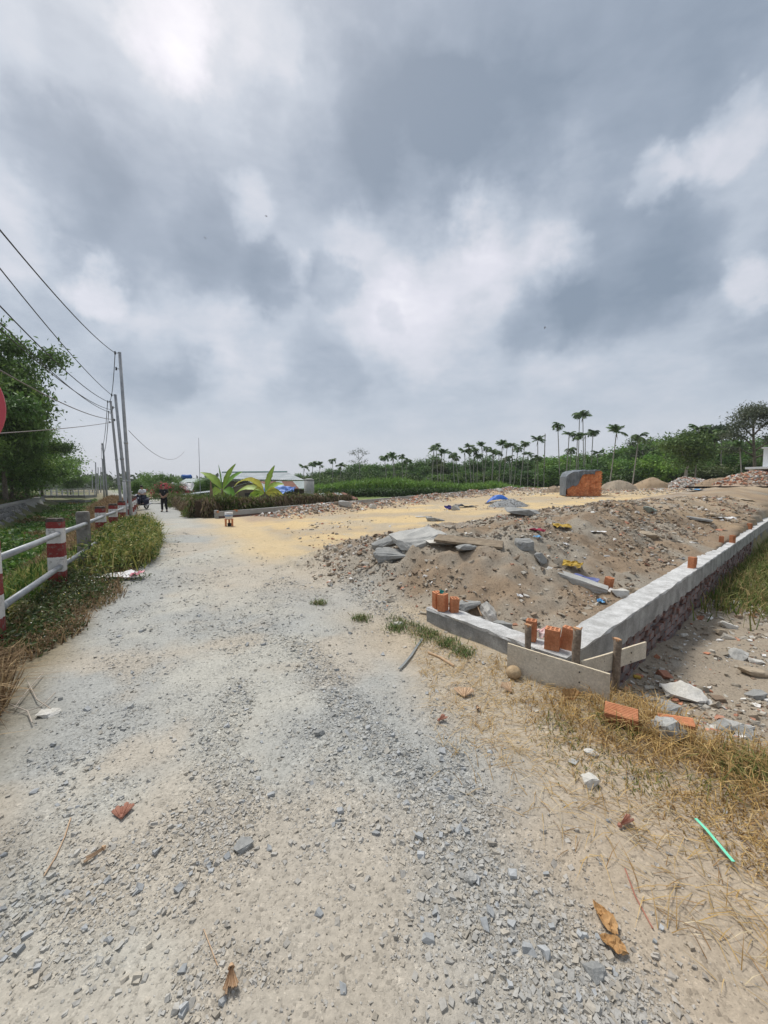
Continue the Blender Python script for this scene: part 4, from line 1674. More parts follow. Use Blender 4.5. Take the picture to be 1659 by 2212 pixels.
def rubble():
    def cols(n, w):
        c = pal(n, [(.31, .27, .215), (.35, .31, .25), (.26, .215, .165), (.38, .35, .30)], .2)
        r_ = rng.random(n)
        a = r_ < w[0]
        c[a] = pal(int(a.sum()), [(.42, .19, .115), (.36, .17, .11), (.45, .235, .16)], .25)
        b = (r_ >= w[0]) & (r_ < w[0] + w[1])
        c[b] = pal(int(b.sum()), [(.56, .54, .50), (.62, .60, .57)], .15)
        b = (r_ > 1 - w[2])
        c[b] = pal(int(b.sum()), [(.26, .195, .14), (.21, .155, .11)], .25)
        return c

    # on the mound
    def dens(x, y):
        q, t, qe, m, n, k = coords(x, y)
        e = sst(.10, .6, m) * sst(.28, .5, n) * (1 - sst(6.0, 7.2, n))
        return e * (.16 + .75 * sst(.42, .66, fbm(x, y, .9, 3, 180)) + .5 * sst(3.2, 4.6, n) * sst(.4, .6, fbm(x, y, 1.6, 2, 181))) * (1 - .7 * sst(9, 18, m))
    x, y = scatter(150000, (-1.5, 17), (3.5, 19), dens)
    x, y = x[:30000], y[:30000]
    n = len(x)
    d = np.hypot(x, y)
    s = (.005 + .016 * rng.random(n) ** 2.6 + .045 * rng.random(n) ** 18) * (.72 + .06 * d)
    cm = cols(n, (.05, .06, .45)) * .75 + gcol(x, y) * .25
    o = link('mound_rubble', stone_mesh('mound_rubble', x, y, s, cm, M_RUB, 'box', (.3, .8), .28, .7, .4))
    tag(o, 'small broken concrete and brick strewn over the soil mound', 'rubble', kind='stuff')
    # flat shards
    x, y = scatter(16000, (-1, 17), (4, 18), dens)
    x, y = x[:2600], y[:2600]
    n = len(x)
    s = (.022 + .05 * rng.random(n) ** 3) * (.6 + .05 * np.hypot(x, y))
    o = link('mound_shards', stone_mesh('mound_shards', x, y, s, cols(n, (.10, .10, .12)), M_RUB, 'box', (.15, .4), .1, .45, .3, long=(.8, 1.6)))
    tag(o, 'flat shards of concrete and tile on the soil mound', 'rubble', kind='stuff')

    # fist- to head-sized lumps along the crest
    x, y = scatter(9000, (-1, 14), (5, 17), lambda x, y: dens(x, y) * sst(2.6, 3.6, coords(x, y)[4]))
    x, y = x[:900], y[:900]
    n = len(x)
    s = (.025 + .05 * rng.random(n) ** 3) * (.7 + .05 * np.hypot(x, y))
    o = link('crest_rubble', stone_mesh('crest_rubble', x, y, s, cols(n, (.05, .10, .15)), M_RUB, 'ico', (.4, .85), .25, .6, .3))
    tag(o, 'larger broken concrete lumps along the crest of the mound', 'rubble', kind='stuff')

    # low ground outside the wall
    def dens2(x, y):
        q, t, qe, m, n, k = coords(x, y)
        return (n < -.05) * sst(2.9, 3.6, q) * (.12 + .8 * sst(.4, .62, fbm(x, y, 1.1, 3, 190))) * (1 - .8 * sst(6.5, 8.5, m))
    x, y = scatter(60000, (1.6, 9), (2.2, 9), dens2)
    x, y = x[:11000], y[:11000]
    n = len(x)
    s = (.006 + .022 * rng.random(n) ** 2.6 + .05 * rng.random(n) ** 12) * (.75 + .05 * np.hypot(x, y))
    o = link('plot_rubble', stone_mesh('plot_rubble', x, y, s, cols(n, (.09, .16, .18)), M_RUB, 'box', (.25, .7), .2, .5, .32))
    tag(o, 'grey and pale rubble on the low ground outside the wall', 'rubble', kind='stuff')

    # ridge of brick rubble along the far wall
    n = 17000
    fx = 1.5 + 40 * rng.random(n) ** 1.1
    k = -1.9 + rng.normal(0, .85, n)
    x, y = F0[0] + FW[0] * fx + FN[0] * k, F0[1] + FW[1] * fx + FN[1] * k
    ok = (k < -.2) & (rng.random(n) < .3 + fbm(x, y, .6, 3, 195))
    x, y = x[ok], y[ok]
    n = len(x)
    s = .02 + .06 * rng.random(n) ** 2.4 + .10 * rng.random(n) ** 12
    o = link('ridge_rubble', stone_mesh('ridge_rubble', x, y, s, cols(n, (.20, .20, .25)), M_RUB, 'box', (.25, .7), .2, .6, .32))
    tag(o, 'ridge of broken brick and concrete tipped along the far low wall', 'rubble', kind='stuff')
    # thin scatter over the rest of the plot
    def dens3(x, y):
        q, t, qe, m, n, k = coords(x, y)
        return (n > 6.5) * (k < -.3) * (q > 3) * (.012 + .7 * sst(.60, .72, fbm(x, y, .35, 3, 198)) + .5 * sst(30, 38, q))
    x, y = scatter(60000, (-6, 46), (9, 52), dens3)
    x, y = x[:9000], y[:9000]
    n = len(x)
    s = (.02 + .07 * rng.random(n) ** 3) * (.6 + .02 * np.hypot(x, y))
    o = link('plot_scatter', stone_mesh('plot_scatter', x, y, s, cols(n, (.14, .22, .2)), M_RUB, 'box', (.2, .6), .2, .5, .32))
    tag(o, 'scattered rubble on the sandy plot', 'rubble', kind='stuff')


rubble()


from mathutils import noise as mnoise


def hull_mesh(name, sx, sy, sz, n=18, seed=0, boxy=.6, m=None):
    rs = random.Random(seed)
    bm = bmesh.new()
    for i in range(n):
        p = [rs.uniform(-1, 1) for _ in range(3)]
        k = max(abs(a) for a in p)
        l = math.sqrt(sum(a * a for a in p))
        f = boxy / k + (1 - boxy) / l
        f *= rs.uniform(.86, 1.0)
        bm.verts.new((p[0] * f * sx / 2, p[1] * f * sy / 2, p[2] * f * sz / 2))
    r_ = bmesh.ops.convex_hull(bm, input=bm.verts)
    bmesh.ops.delete(bm, geom=[v for v in bm.verts if not v.link_faces], context='VERTS')
    bmesh.ops.triangulate(bm, faces=bm.faces)
    bmesh.ops.subdivide_edges(bm, edges=bm.edges, cuts=3, use_grid_fill=True)
    bmesh.ops.recalc_face_normals(bm, faces=bm.faces)
    bm.normal_update()
    amp = min((sx + sy + sz) / 3 * .045, min(sx, sy, sz) * .13)
    fr = 7.0 / max(sx, sy, sz)
    for v in bm.verts:
        k = mnoise.fractal(v.co * fr + Vector((seed * 3.1, 0, 0)), .8, 2.0, 4)
        v.co += v.normal * amp * k
    bmesh.ops.recalc_face_normals(bm, faces=bm.faces)
    me = bpy.data.meshes.new(name)
    bm.to_mesh(me)
    bm.free()
    if m:
        me.materials.append(m)
    return me


_rk = [0]


def rock(px, py, w, d, h, m, label, rot=(0, 0, 0), name='rock', cat='rock', boxy=.6, n=18, lift=.22, group=None):
    _rk[0] += 1
    p = hit(px, py)
    o = link(name, hull_mesh(name, w, d, h, n, 100 + _rk[0], boxy, m))
    o.location = (p.x, p.y + d * .2, p.z + h * lift)
    o.rotation_euler = tuple(R(a) for a in rot)
    return tag(o, label, cat, group, 'thing')


# chunks on the mound
rock(905, 1172, .95, .75, .16, M_SLAB, 'large pale grey concrete slab tilted on the mound crest', (12, -8, 20), 'concrete_slab', 'slab', .9, 22, .5)
rock(846, 1178, .85, .22, .18, M_SLABD, 'long broken concrete piece at the left tip of the mound', (0, -14, 28), 'concrete_slab', 'slab', .9, 20, .5)
rock(846, 1212, .62, .42, .22, M_SLABD, 'grey concrete block lying below the left tip of the mound', (6, 4, -8), 'concrete_block', 'concrete block', .8, 18, .35)
rock(962, 1180, .70, .26, .08, M_PALE, 'white plastered brick fragment beside the brown plank', (5, 5, 10), 'wall_fragment', 'fragment', .9, 16, .5)
rock(1012, 1192, .42, .26, .16, M_SLABD, 'jagged grey chunk just under the brown plank', (0, 10, 10), cat='rock')
rock(1135, 1190, .34, .30, .26, M_SLABD, 'rounded grey boulder on top of the mound, upper of two', (0, 0, 10), 'boulder', 'boulder', .45, 22, .3)
rock(1166, 1218, .32, .22, .20, M_SLABD, 'grey boulder on the mound, lower of two', (0, 20, 50), 'boulder', 'boulder', .5, 20, .3)
rock(940, 1126, .75, .5, .16, M_SLABD, 'grey slab lying at the top of the mound near the sand', (4, 6, 10), 'concrete_slab', 'slab', .85, 18, .4)
rock(1130, 1113, 1.1, .6, .2, M_SLABD, 'wide grey slab at the crest above the sand track', (3, 5, -6), 'concrete_slab', 'slab', .85, 18, .4)
rock(1405, 1108, .62, .34, .16, mat('greenish_slab', (.27, .32, .295), (.33, .38, .35), 5.0, .8, .3, 40.0), 'green-tinted flat slab on the right of the mound', (14, 10, 30), 'tinted_slab', 'slab', .9, 14, .5)
rock(1500, 1122, 1.0, .22, .08, M_SLABD, 'long thin grey slab lying right of the green-tinted one', (4, 8, -38), 'concrete_slab', 'slab', .95, 14, .5)
rock(1405, 1160, .5, .34, .16, M_TAN, 'tan stone half way along the mound toward the right wall', (4, 8, 12), cat='rock')
rock(1553, 1118, .55, .3, .14, M_TAN, 'flat tan stone far along the mound', (6, 12, 0), cat='rock')
rock(1615, 1085, 1.3, .8, .22, M_TAN, 'large tan slab tilted near the right edge', (10, 10, -20), 'concrete_slab', 'slab', .9, 16, .4)
rock(1337, 1288, .30, .20, .14, M_PALE, 'white rock lying on soil close to the long wall', (8, 10, -20), cat='rock')
rock(1382, 1284, .32, .20, .12, M_TAN, 'tan flat rock beside the white one by the wall', (0, 8, -10), cat='rock')
rock(1064, 1350, .34, .12, .30, M_PALE, 'pale triangular slab leaning in the hollow behind the front wall', (-38, 12, 20), 'leaning_slab', 'slab', .7, 14, .40)
rock(1090, 1362, .24, .16, .12, M_SLABD, 'grey lump at the foot of the leaning pale slab', (0, 10, 0), cat='rock')
rock(1010, 1325, .36, .22, .10, M_SLABD, 'grey slab roofing the dark hollow behind the front wall', (0, -6, 20), 'concrete_slab', 'slab', .85, 16, .9)
rock(1040, 1345, .16, .12, .10, M_SLABD, 'small grey chunk inside the hollow behind the wall', (0, 0, 30), cat='rock')
# low ground outside
rock(1487, 1512, .40, .30, .17, M_PALE, 'biggest pale rock on the low ground right of the boards', (6, 14, -28), cat='rock')
rock(1412, 1528, .26, .22, .14, M_SLABD, 'grey rock between the stake and the biggest pale rock', (0, 6, 12), cat='rock')
rock(1446, 1556, .22, .18, .14, M_SLABD, 'grey rock just below the biggest pale rock', (0, 0, 40), cat='rock')
rock(1458, 1604, .24, .19, .17, M_SLAB, 'rounded rock between the two lying bricks', (0, 10, 0), 'boulder', 'boulder', .5, 20, .25)
rock(1600, 1425, .26, .2, .16, M_SLAB, 'pale grey rock in the rubble below the right picture edge', (0, 4, 20), cat='rock')
rock(1632, 1460, .28, .18, .14, M_TAN, 'tan rock at the right edge of the rubble', (0, 10, -20), cat='rock')
rock(1575, 1356, .26, .14, .10, M_PALE, 'white angular stone on the low ground under the grass', (0, 18, -20), cat='rock')
rock(1560, 1370, .20, .12, .10, M_TAN, 'reddish tan stone touching the white angular stone', (0, 8, 10), cat='rock')
rock(1566, 1580, .22, .16, .10, M_SLABD, 'dark grey rock right of the rounded one', (0, 0, 20), cat='rock')
rock(1605, 1590, .26, .2, .14, M_SLAB, 'pale rock above the reddish brick at the right', (0, 14, 60), cat='rock')
rock(1640, 1510, .2, .15, .1, M_SLABD, 'bluish grey stone at the right edge', (0, 0, 0), cat='rock')
rock(1478, 1378, .16, .05, .10, M_PALE, 'white sliver of tile standing near the wall foot', (60, 20, 40), 'tile_shard', 'tile', .9, 12, .3)
rock(1635, 1434, .18, .10, .05, M_PALE, 'white tile fragment above the tan edge rock', (8, 12, -10), 'tile_shard', 'tile', .9, 12, .5)
# by the road
rock(1277, 1700, .105, .085, .075, M_PALE, 'larger white rock on straw at the road edge', (0, 10, 20), cat='rock', boxy=.4)
rock(1278, 1632, .10, .055, .04, M_PALE, 'flat white rock above the larger one at the road edge', (0, 6, -20), cat='rock', boxy=.4)
rock(1243, 1652, .08, .06, .02, M_SLAB, 'thin pale patch of mortar next to the white rock', (0, 0, 0), 'mortar_lump', 'mortar', .5, 14, .3)
rock(1017, 1908, .055, .05, .045, M_SLAB, 'pale grey stone standing proud in the gravel streak', (0, 10, 30), cat='stone', boxy=.4)
rock(688, 1590, .085, .06, .045, M_SLABD, 'blue-grey stone on the upper gravel streak', (0, 10, 30), cat='stone', boxy=.4)
rock(522, 1835, .085, .075, .03, M_SLABD, 'flat angular grey stone left of the wheel track', (0, 5, 50), cat='stone', boxy=.7)
rock(1290, 2115, .075, .06, .04, M_SLABD, 'dark grey stone at the lower right gravel edge', (0, 5, 20), cat='stone', boxy=.5)
rock(100, 1548, .16, .1, .05, M_PALE, 'white lump under the first railing bay', (0, 5, 20), cat='rock', boxy=.4)
rock(860, 1352, .14, .08, .06, M_PALE, 'pale stone on grey gravel left of the front wall', (0, 5, 10), cat='rock', boxy=.5)
rock(680, 1295, .02, .02, .02, M_SLABD, 'small dark stone at the edge of the sand', (0, 0, 0), cat='stone')


def beam_piece(px, py, size, rot, m, label, name='concrete_beam_piece', cat='beam', lift=.4):
    p = hit(px, py)
    mb = MB().box((0, 0, 0), size)
    bm = bmesh.new()
    me = bpy.data.meshes.new(name)
    me.from_pydata(mb.v, [], mb.f)
    bm.from_mesh(me)
    bmesh.ops.subdivide_edges(bm, edges=bm.edges, cuts=4, use_grid_fill=True)
    for v in bm.verts:
        v.co += Vector([random.uniform(-1, 1) * min(size) * .06 for _ in range(3)])
    bm.to_mesh(me)
    bm.free()
    me.materials.append(m)
    o = link(name, me)
    o.location = (p.x, p.y, p.z + size[2] * lift)
    o.rotation_euler = tuple(R(a) for a in rot)
    return tag(o, label, cat, None, 'thing')


beam_piece(1243, 1262, (.80, .17, .10), (6, 14, -32), M_SLAB, 'pale concrete beam piece lying down the mound slope')
beam_piece(1012, 1180, (1.05, .40, .035), (6, 4, -18), M_WOOD, 'brown wooden panel lying across rubble at the mound crest', 'plywood_sheet', 'plywood', 2.2)

# ------------------------------------------------------------------ litter
def plastic(name, c1, c2=None, rough=.5):
    return mat(name, c1, c2 or tuple(a * .8 for a in c1), 12.0, rough, .1, 30.0, fine=.06)


def sheet(name, px, py, w, d, amp, m, label, cat, rz=0.0, tilt=(0, 0), seed=0, lift=.01, th=.003, nx=9, ny=7, scale=3.0, p=None, oval=False):
    """a crumpled sheet with thickness"""
    rs = random.Random(seed)
    p = p or hit(px, py)
    X, Y = np.meshgrid(np.linspace(-w / 2, w / 2, nx), np.linspace(-d / 2, d / 2, ny))
    x, y = X.ravel(), Y.ravel()
    s = scale / max(w, d)
    z = amp * (fbm(x, y, s * 2, 3, 300 + seed) - .35)
    x = x + w * .12 * (fbm(y, x, s * 2, 2, 310 + seed) - .5)
    y = y + d * .25 * (fbm(x, y, s * 2, 2, 320 + seed) - .5)
    if oval:
        v_ = np.clip(2 * Y.ravel() / d, -1, 1)
        x = x * (np.sqrt(np.maximum(0, 1 - v_ ** 2)) * .9 + .06) * (1 - .25 * v_)
        z = z + .25 * w * (2 * x / w) ** 2
    i = np.arange(nx * ny).reshape(ny, nx)
    F = np.stack([i[:-1, :-1].ravel(), i[:-1, 1:].ravel(), i[1:, 1:].ravel(), i[1:, :-1].ravel()], 1)
    o = link(name, mesh_np(name, np.stack([x, y, z], 1), F, m, smooth=False))
    o.location = (p.x, p.y, p.z + lift)
    o.rotation_euler = (R(tilt[0]), R(tilt[1]), R(rz))
    md = o.modifiers.new('thick', 'SOLIDIFY')
    md.thickness = th
    return tag(o, label, cat)


P_WHITE = plastic('white_plastic', (.62, .61, .60), (.72, .71, .70))
P_PINK = plastic('pink_plastic', (.55, .17, .22), (.6, .3, .32))
P_YEL = plastic('yellow_card', (.48, .32, .05), (.38, .25, .05), .7)
P_BLUE = plastic('blue_plastic', (.10, .30, .55), (.18, .40, .62))
P_NAVY = plastic('navy_plastic', (.05, .065, .20), (.12, .14, .3))
P_CRIM = plastic('crimson_cloth', (.30, .035, .07), (.22, .03, .05), .9)

sk = sheet('plastic_sack', 258, 1252, .62, .30, .16, P_WHITE, 'white plastic sack lying at the edge of the weeds', 'sack', 12, (0, -4), 1, .06, scale=2.0)
s2 = sheet('printed_end', 0, 0, .20, .22, .10, P_PINK, None, None, 8, (0, -4), 2, .02, p=Vector((0, 0, 0)))
s2.parent = sk
s2.location = (.30, -.03, .012)
s2['label'] = 'pink printed end of the sack'
sheet('plastic_wrapper', 338, 1190, .16, .10, .06, plastic('salmon_plastic', (.55, .22, .17), (.62, .5, .45)), 'small red and white wrapper beside the tall grass', 'wrapper', 30, seed=3, lift=.01)
sheet('cardboard_piece', 1213, 1142, .34, .22, .10, P_YEL, 'yellow crumpled cardboard high on the mound', 'cardboard', -20, (10, 5), 4, .05, .006)
sheet('cardboard_piece', 1236, 1232, .26, .18, .11, P_YEL, 'yellow crumpled cardboard beside the concrete beam piece', 'cardboard', -40, (20, 5), 5, .08, .006)
sheet('printed_packet', 1266, 1256, .34, .09, .04, P_NAVY, 'navy and white printed packet next to the concrete beam piece', 'packet', -48, (10, 6), 6, .05)
sheet('cloth_rag', 1158, 1150, .30, .12, .12, P_CRIM, 'crimson cloth rag near the top of the mound', 'rag', -25, seed=7, lift=.02)
sheet('plastic_scrap', 1162, 1163, .12, .09, .06, P_BLUE, 'light blue scrap below the crimson rag', 'scrap', 10, seed=8, lift=.02)
sheet('plastic_scrap', 1298, 1302, .09, .07, .06, P_BLUE, 'blue plastic scrap near the white rock by the wall', 'scrap', -30, (20, 0), 9, .02)
sheet('paper_scrap', 1290, 1150, .30, .14, .05, P_WHITE, 'flat whitish paper near the yellow cardboard', 'paper', -10, seed=10, lift=.01)
sheet('paper_scrap', 1222, 1178, .10, .08, .06, P_WHITE, 'small white paper on bare soil of the mound', 'paper', 30, (20, 10), 11, .02)
sheet('paper_scrap', 1122, 1290, .07, .05, .05, P_WHITE, 'white paper bit low on the mound', 'paper', 0, (20, 10), 12, .02)
sheet('plastic_bag', 1172, 1388, .16, .12, .14, plastic('milky_bag', (.60, .55, .53), (.62, .25, .22)), 'white and red plastic bag behind the wide board', 'bag', 20, (30, 0), 13, .08)
sheet('plastic_sheet', 1565, 1122, .55, .16, .12, P_WHITE, 'white plastic strip far along the mound', 'plastic', -12, seed=14, lift=.03)
sheet('plastic_sheet', 1500, 1060, 1.2, .5, .2, P_BLUE, 'pale blue plastic sheet far back on the plot', 'plastic', 5, seed=15, lift=.03)
sheet('aqua_scrap', 955, 1284, .05, .05, .06, plastic('teal_plastic', (.03, .25, .22)), 'teal plastic knot on the upright bricks', 'scrap', 0, (40, 20), 16, .0, p=Vector((*on_front(1.55, .09), .372)))
b = hit(1376, 1466)
o = MB().box((0, 0, 0), (.075, .035, .03)).build('yellow_box', P_YEL, None)
o.location = (b.x, b.y, b.z + .02)
o.rotation_euler = (.1, .1, -.3)
bv = o.modifiers.new('bevel', 'BEVEL')
bv.width = .006
tag(o, 'small yellow box in the shade behind the stout stake', 'box')

M_SHEATH = mat('dry_sheath', (.42, .27, .16), (.52, .37, .24), 20.0, .8, .3, 60.0, fine=.2)
M_SHEATHR = mat('reddish_sheath', (.30, .125, .085), (.38, .19, .13), 20.0, .8, .3, 60.0, fine=.2)
M_SHEATHB = mat('brown_leaf', (.34, .185, .07), (.42, .25, .11), 12.0, .7, .3, 50.0, fine=.15)


def fan(px, py, L, ang, spread, n, m, label, tilt=(0, 0), curl=.25, name='dry_palm_sheath'):
    """fan-shaped piece of palm sheath, ribs folded up and down"""
    p = hit(px, py)
    e = empty(name, (p.x, p.y, p.z + .012), R(ang), label, 'palm sheath')
    e.rotation_euler = (R(tilt[0]), R(tilt[1]), R(ang))
    for i in range(n):
        a = R(-spread / 2 + spread * (i + .5) / n)
        da = R(spread / n) * .52
        ll = L * random.uniform(.82, 1.03)
        mb = MB()
        vs_ = []
        for j in range(5):
            r_ = .16 * L + (ll - .16 * L) * j / 4
            z = curl * L * (j / 4) ** 2 * .4
            for k_, dz in ((-1, 0), (0, .006), (1, 0)):
                vs_.append((math.sin(a + da * k_) * r_, math.cos(a + da * k_) * r_, z + dz + .004 * (i % 2)))
        o_ = len(vs_)
        vs_ += [(x_, y_, z_ - .003) for x_, y_, z_ in vs_]
        fs = []
        for j in range(4):
            for k_ in range(2):
                c_ = j * 3 + k_
                fs += [(c_, c_ + 1, c_ + 4, c_ + 3), (o_ + c_, o_ + c_ + 3, o_ + c_ + 4, o_ + c_ + 1)]
        mb.add(vs_, fs)
        mb.build('rib', m, e)
    MB().tube([(0, .16 * L, .003), (0, .02 * L, .004)], [.012, .006], 6).build('stem', m, e)
    return e


fan(500, 2090, .085, 200, 42, 9, M_SHEATH, 'tan fan-shaped palm sheath lying at the bottom of the road')
fan(262, 1775, .085, 25, 80, 6, M_SHEATHR, 'reddish fan-shaped palm sheath on the left of the road')
fan(1003, 1510, .11, -10, 95, 6, M_SHEATH, 'pale folded palm sheath on straw below the front wall', (10, 0))
fan(1105, 1500, .10, 20, 70, 5, M_SHEATH, 'pale folded palm sheath under the round husk', (20, 0))
fan(945, 1562, .075, -60, 50, 4, M_SHEATHR, 'small reddish palm sheath on the dust', (10, 0))
fan(1335, 1792, .085, -70, 30, 4, M_SHEATHR, 'narrow reddish palm sheath near the green strap', (12, 0))
fan(1030, 1530, .06, 180, 40, 3, M_SHEATH, 'slender pale palm sheath pointing at the viewer', (8, 0))
fan(230, 1835, .09, 150, 14, 2, M_SHEATH, 'slim tan palm piece on the left gravel')
fan(1236, 1520, .10, 10, 120, 6, M_SHEATHB, 'dark open husk below the wide board', (45, 0), .6)
sheet('dry_leaf', 1306, 1990, .055, .10, .03, M_SHEATHB, 'brown dry leaf on the gravel edge, upper of two', 'leaf', 14, seed=20, lift=.012, th=.0015, oval=True, ny=13)
sheet('dry_leaf', 1325, 2050, .045, .085, .03, M_SHEATHB, 'brown dry leaf on the gravel edge, lower of two', 'leaf', 50, seed=21, lift=.012, th=.0015, oval=True, ny=13)
p = hit(1112, 1468)
o = MB().ball((0, 0, 0), (.062, .06, .055), 18, 12, .03).build('coconut_husk', mat('husk', (.34, .24, .14), (.44, .33, .20), 25.0, .9, .4, 60.0), None, True)
o.location = (p.x, p.y + .03, p.z + .045)
tag(o, 'round tan coconut husk under the left end of the board', 'coconut')


def ribbon(name, pix, width, m, label, cat, th=.004, lift=.006, wave=.0, round_=False):
    pts = [hit(*q_) for q_ in pix]
    o0 = pts[0].copy()
    if round_:
        mb = MB().tube([p_ - o0 + Vector((0, 0, lift)) for p_ in pts], width / 2, 8)
    else:
        mb = MB()
        vs_ = []
        for i, p_ in enumerate(pts):
            d_ = (pts[min(i + 1, len(pts) - 1)] - pts[max(0, i - 1)]).normalized()
            s_ = Vector((-d_.y, d_.x, 0)) * width / 2
            c_ = p_ - o0 + Vector((0, 0, lift + random.uniform(0, wave)))
            vs_ += [c_ - s_, c_ + s_, c_ + s_ + Vector((0, 0, th)), c_ - s_ + Vector((0, 0, th))]
        fs = []
        for i in range(len(pts) - 1):
            for k in range(4):
                fs.append((i * 4 + k, i * 4 + (k + 1) % 4, (i + 1) * 4 + (k + 1) % 4, (i + 1) * 4 + k))
        fs += [(3, 2, 1, 0), tuple(len(vs_) - 4 + k for k in range(4))]
        mb.add(vs_, fs)
    o = mb.build(name, m, None)
    o.location = o0
    return tag(o, label, cat)


ribbon('plastic_strap', [(1502, 1782), (1525, 1808), (1550, 1838), (1570, 1862), (1583, 1880)], .013, plastic('mint_plastic', (.16, .62, .40), (.2, .68, .46)), 'mint green plastic strap lying on dry grass', 'strap', .002, .03, .006)
ribbon('rubber_hose', [(912, 1384), (900, 1400), (888, 1420), (872, 1440), (862, 1450)], .022, mat('grey_rubber', (.17, .18, .175), (.24, .25, .245), 9.0, .7), 'grey flat hose end lying left of the front wall', 'hose', .006, .01, .01)
ribbon('wooden_stick', [(925, 1412), (950, 1422), (980, 1441)], .022, M_SHEATH, 'pale broken stick on straw below the front wall', 'stick', round_=True, lift=.012)
ribbon('reed_stalk', [(153, 1770), (140, 1810), (120, 1855), (95, 1895)], .0055, M_SHEATH, 'thin pale reed stalk lying on the left gravel', 'stalk', round_=True)
ribbon('reed_stalk', [(440, 2010), (455, 2050), (470, 2090)], .003, M_SHEATH, 'thin dry stalk above the tan palm sheath', 'stalk', round_=True)
ribbon('reed_stalk', [(1350, 1880), (1372, 1940), (1410, 2010)], .006, M_SHEATHR, 'long thin brown stalk right of the gravel edge', 'stalk', round_=True)
ribbon('bent_reed', [(1000, 1310), (1030, 1322), (1040, 1345)], .014, M_SHEATH, 'pale bent reed over the dark hollow behind the wall', 'reed', round_=True, lift=.08)
for i, pix in enumerate(([(60, 1480), (80, 1520), (110, 1540)], [(95, 1460), (60, 1500), (30, 1540)], [(120, 1505), (90, 1535), (40, 1552)], [(20, 1530), (60, 1545), (70, 1570)])):
    ribbon('dry_twig', pix, .008, mat('grey_twig', (.33, .28, .23), (.42, .37, .31), 9.0), ['pale twig leaning in the straw by the first railing bay', 'pale twig crossing the others under the railing', 'long pale twig lying flat beneath the railing', 'short pale twig at the road edge under the railing'][i], 'twig', round_=True, lift=.03)


# ------------------------------------------------------------------ low wall at the back of the plot
M_BLOCK = mat('grey_block_wall', (.27, .268, .255), (.345, .34, .325), 3.0, .92, .3, 30.0, fine=.12)
farw = empty('far_low_wall', (0, 0, 0), 0, 'long low grey wall along the far side of the plot', 'wall')
fl = list(np.arange(0, 42.1, .7))


def fw_pt(a, k=0.0):
    return (F0[0] + FW[0] * a + FN[0] * k, F0[1] + FW[1] * a + FN[1] * k)


def fbase(a):
    q = fw_pt(a)[0] * .883 + fw_pt(a)[1] * .470
    return .030 * max(0, q - 2.6)


rough_strip([fw_pt(a) for a in fl], FN, .22, lambda i: fbase(fl[i]) + .34, lambda i: fbase(fl[i]) + .10, .01, .01).build('concrete_beam', M_BLOCK, farw)
rough_strip([fw_pt(a, .02) for a in fl], FN, .18, lambda i: fbase(fl[i]) + .11, lambda i: -.4, .0, .0).build('brick_footing', M_BRICK_OLD, farw)
# short return toward the road, of grey blocks
ret = [np.array(F0) + np.array((-.883, -.470)) * .0 + RD * a for a in (0, .5, 1.0)]
for i in range(3):
    for j in range(2):
        c = np.array(F0) + RD * (.22 + i * .41)
        MB().box((c[0], c[1], .09 + j * .2), (.40, .18, .19), math.atan2(RD[1], RD[0])).build('block', M_BLOCK, farw)
for i, (a, k) in enumerate(((.1, .1), (1.0, .12))):
    x, y = fw_pt(a, k)
    put_brick(HB4, (x, y, .335 + fbase(a)), (R(90), 0, R(30 + 50 * i)), ['orange brick on the corner of the far low wall', 'orange brick lying just along from the far wall corner'][i])

# paint bucket on upright bricks
p = hit(495, 1137)
st = empty('brick_stand', (p.x, p.y, p.z), .3, 'orange brick stand under the white bucket at the sand edge', 'stand')
for i, (dx, dy) in enumerate(((-.17, 0), (.17, 0), (0, .16))):
    o = MB().box((dx, dy, .19), (.10, .10, .38)).build('upright_brick', M_BRICK, st)
MB().box((0, .03, .395), (.46, .34, .03)).build('cross_board', M_BRICK, st)
MB().box((.02, .02, .10), (.2, .14, .16)).build('dark_block', M_DARK, st)  # near-black block filling the space between the upright bricks
st.scale = (.72,) * 3
bk = empty('paint_bucket', (p.x, p.y, p.z + .297), 0, 'white paint bucket with blue band standing on bricks', 'bucket')
MB().tube([(0, 0, 0), (0, 0, .36)], [.185, .215], 20).build('body', P_WHITE, bk, True)
MB().tube([(0, 0, .335), (0, 0, .375)], [.225, .225], 20).build('lid', P_WHITE, bk)
MB().tube([(0, 0, .14), (0, 0, .25)], [.201, .2105], 20).build('label_band', plastic('pale_blue_label', (.28, .36, .5)), bk)
pts = [(.22 * math.cos(a), -.03 + .0 * a, .30 - .16 * math.sin(a)) for a in np.linspace(0, math.pi, 9)]
MB().tube([(x, y - .2 * math.sin(math.acos(max(-1, min(1, x / .22)))), z) for x, y, z in pts], .006, 5).build('handle', M_STEEL, bk)

bk.scale = (.72,) * 3

# pale concrete edging along the road in front of the hedge
e_pts = [hit(*q_) for q_ in ((374, 1099), (392, 1101), (412, 1107), (432, 1114), (450, 1118))]
o0 = e_pts[0].copy()
edg = empty('broken_edging', o0, 0, 'pale broken concrete edging slabs at the foot of the hedge', 'edging')
for i in range(len(e_pts) - 1):
    a, b = e_pts[i] - o0, e_pts[i + 1] - o0
    d_ = (b - a)
    MB().box(a.lerp(b, .5) + Vector((0, 0, .10)), (d_.length * .985, .55 - .1 * i, .05), rot=Euler((R(18), 0, math.atan2(d_.y, d_.x))).to_matrix()).build('slab', M_SLAB, edg)

# ------------------------------------------------------------------ withered brown hedge
M_CORE = mat('hedge_core', (.055, .038, .024), (.085, .06, .04), 3.0, .95, .8, 12.0)


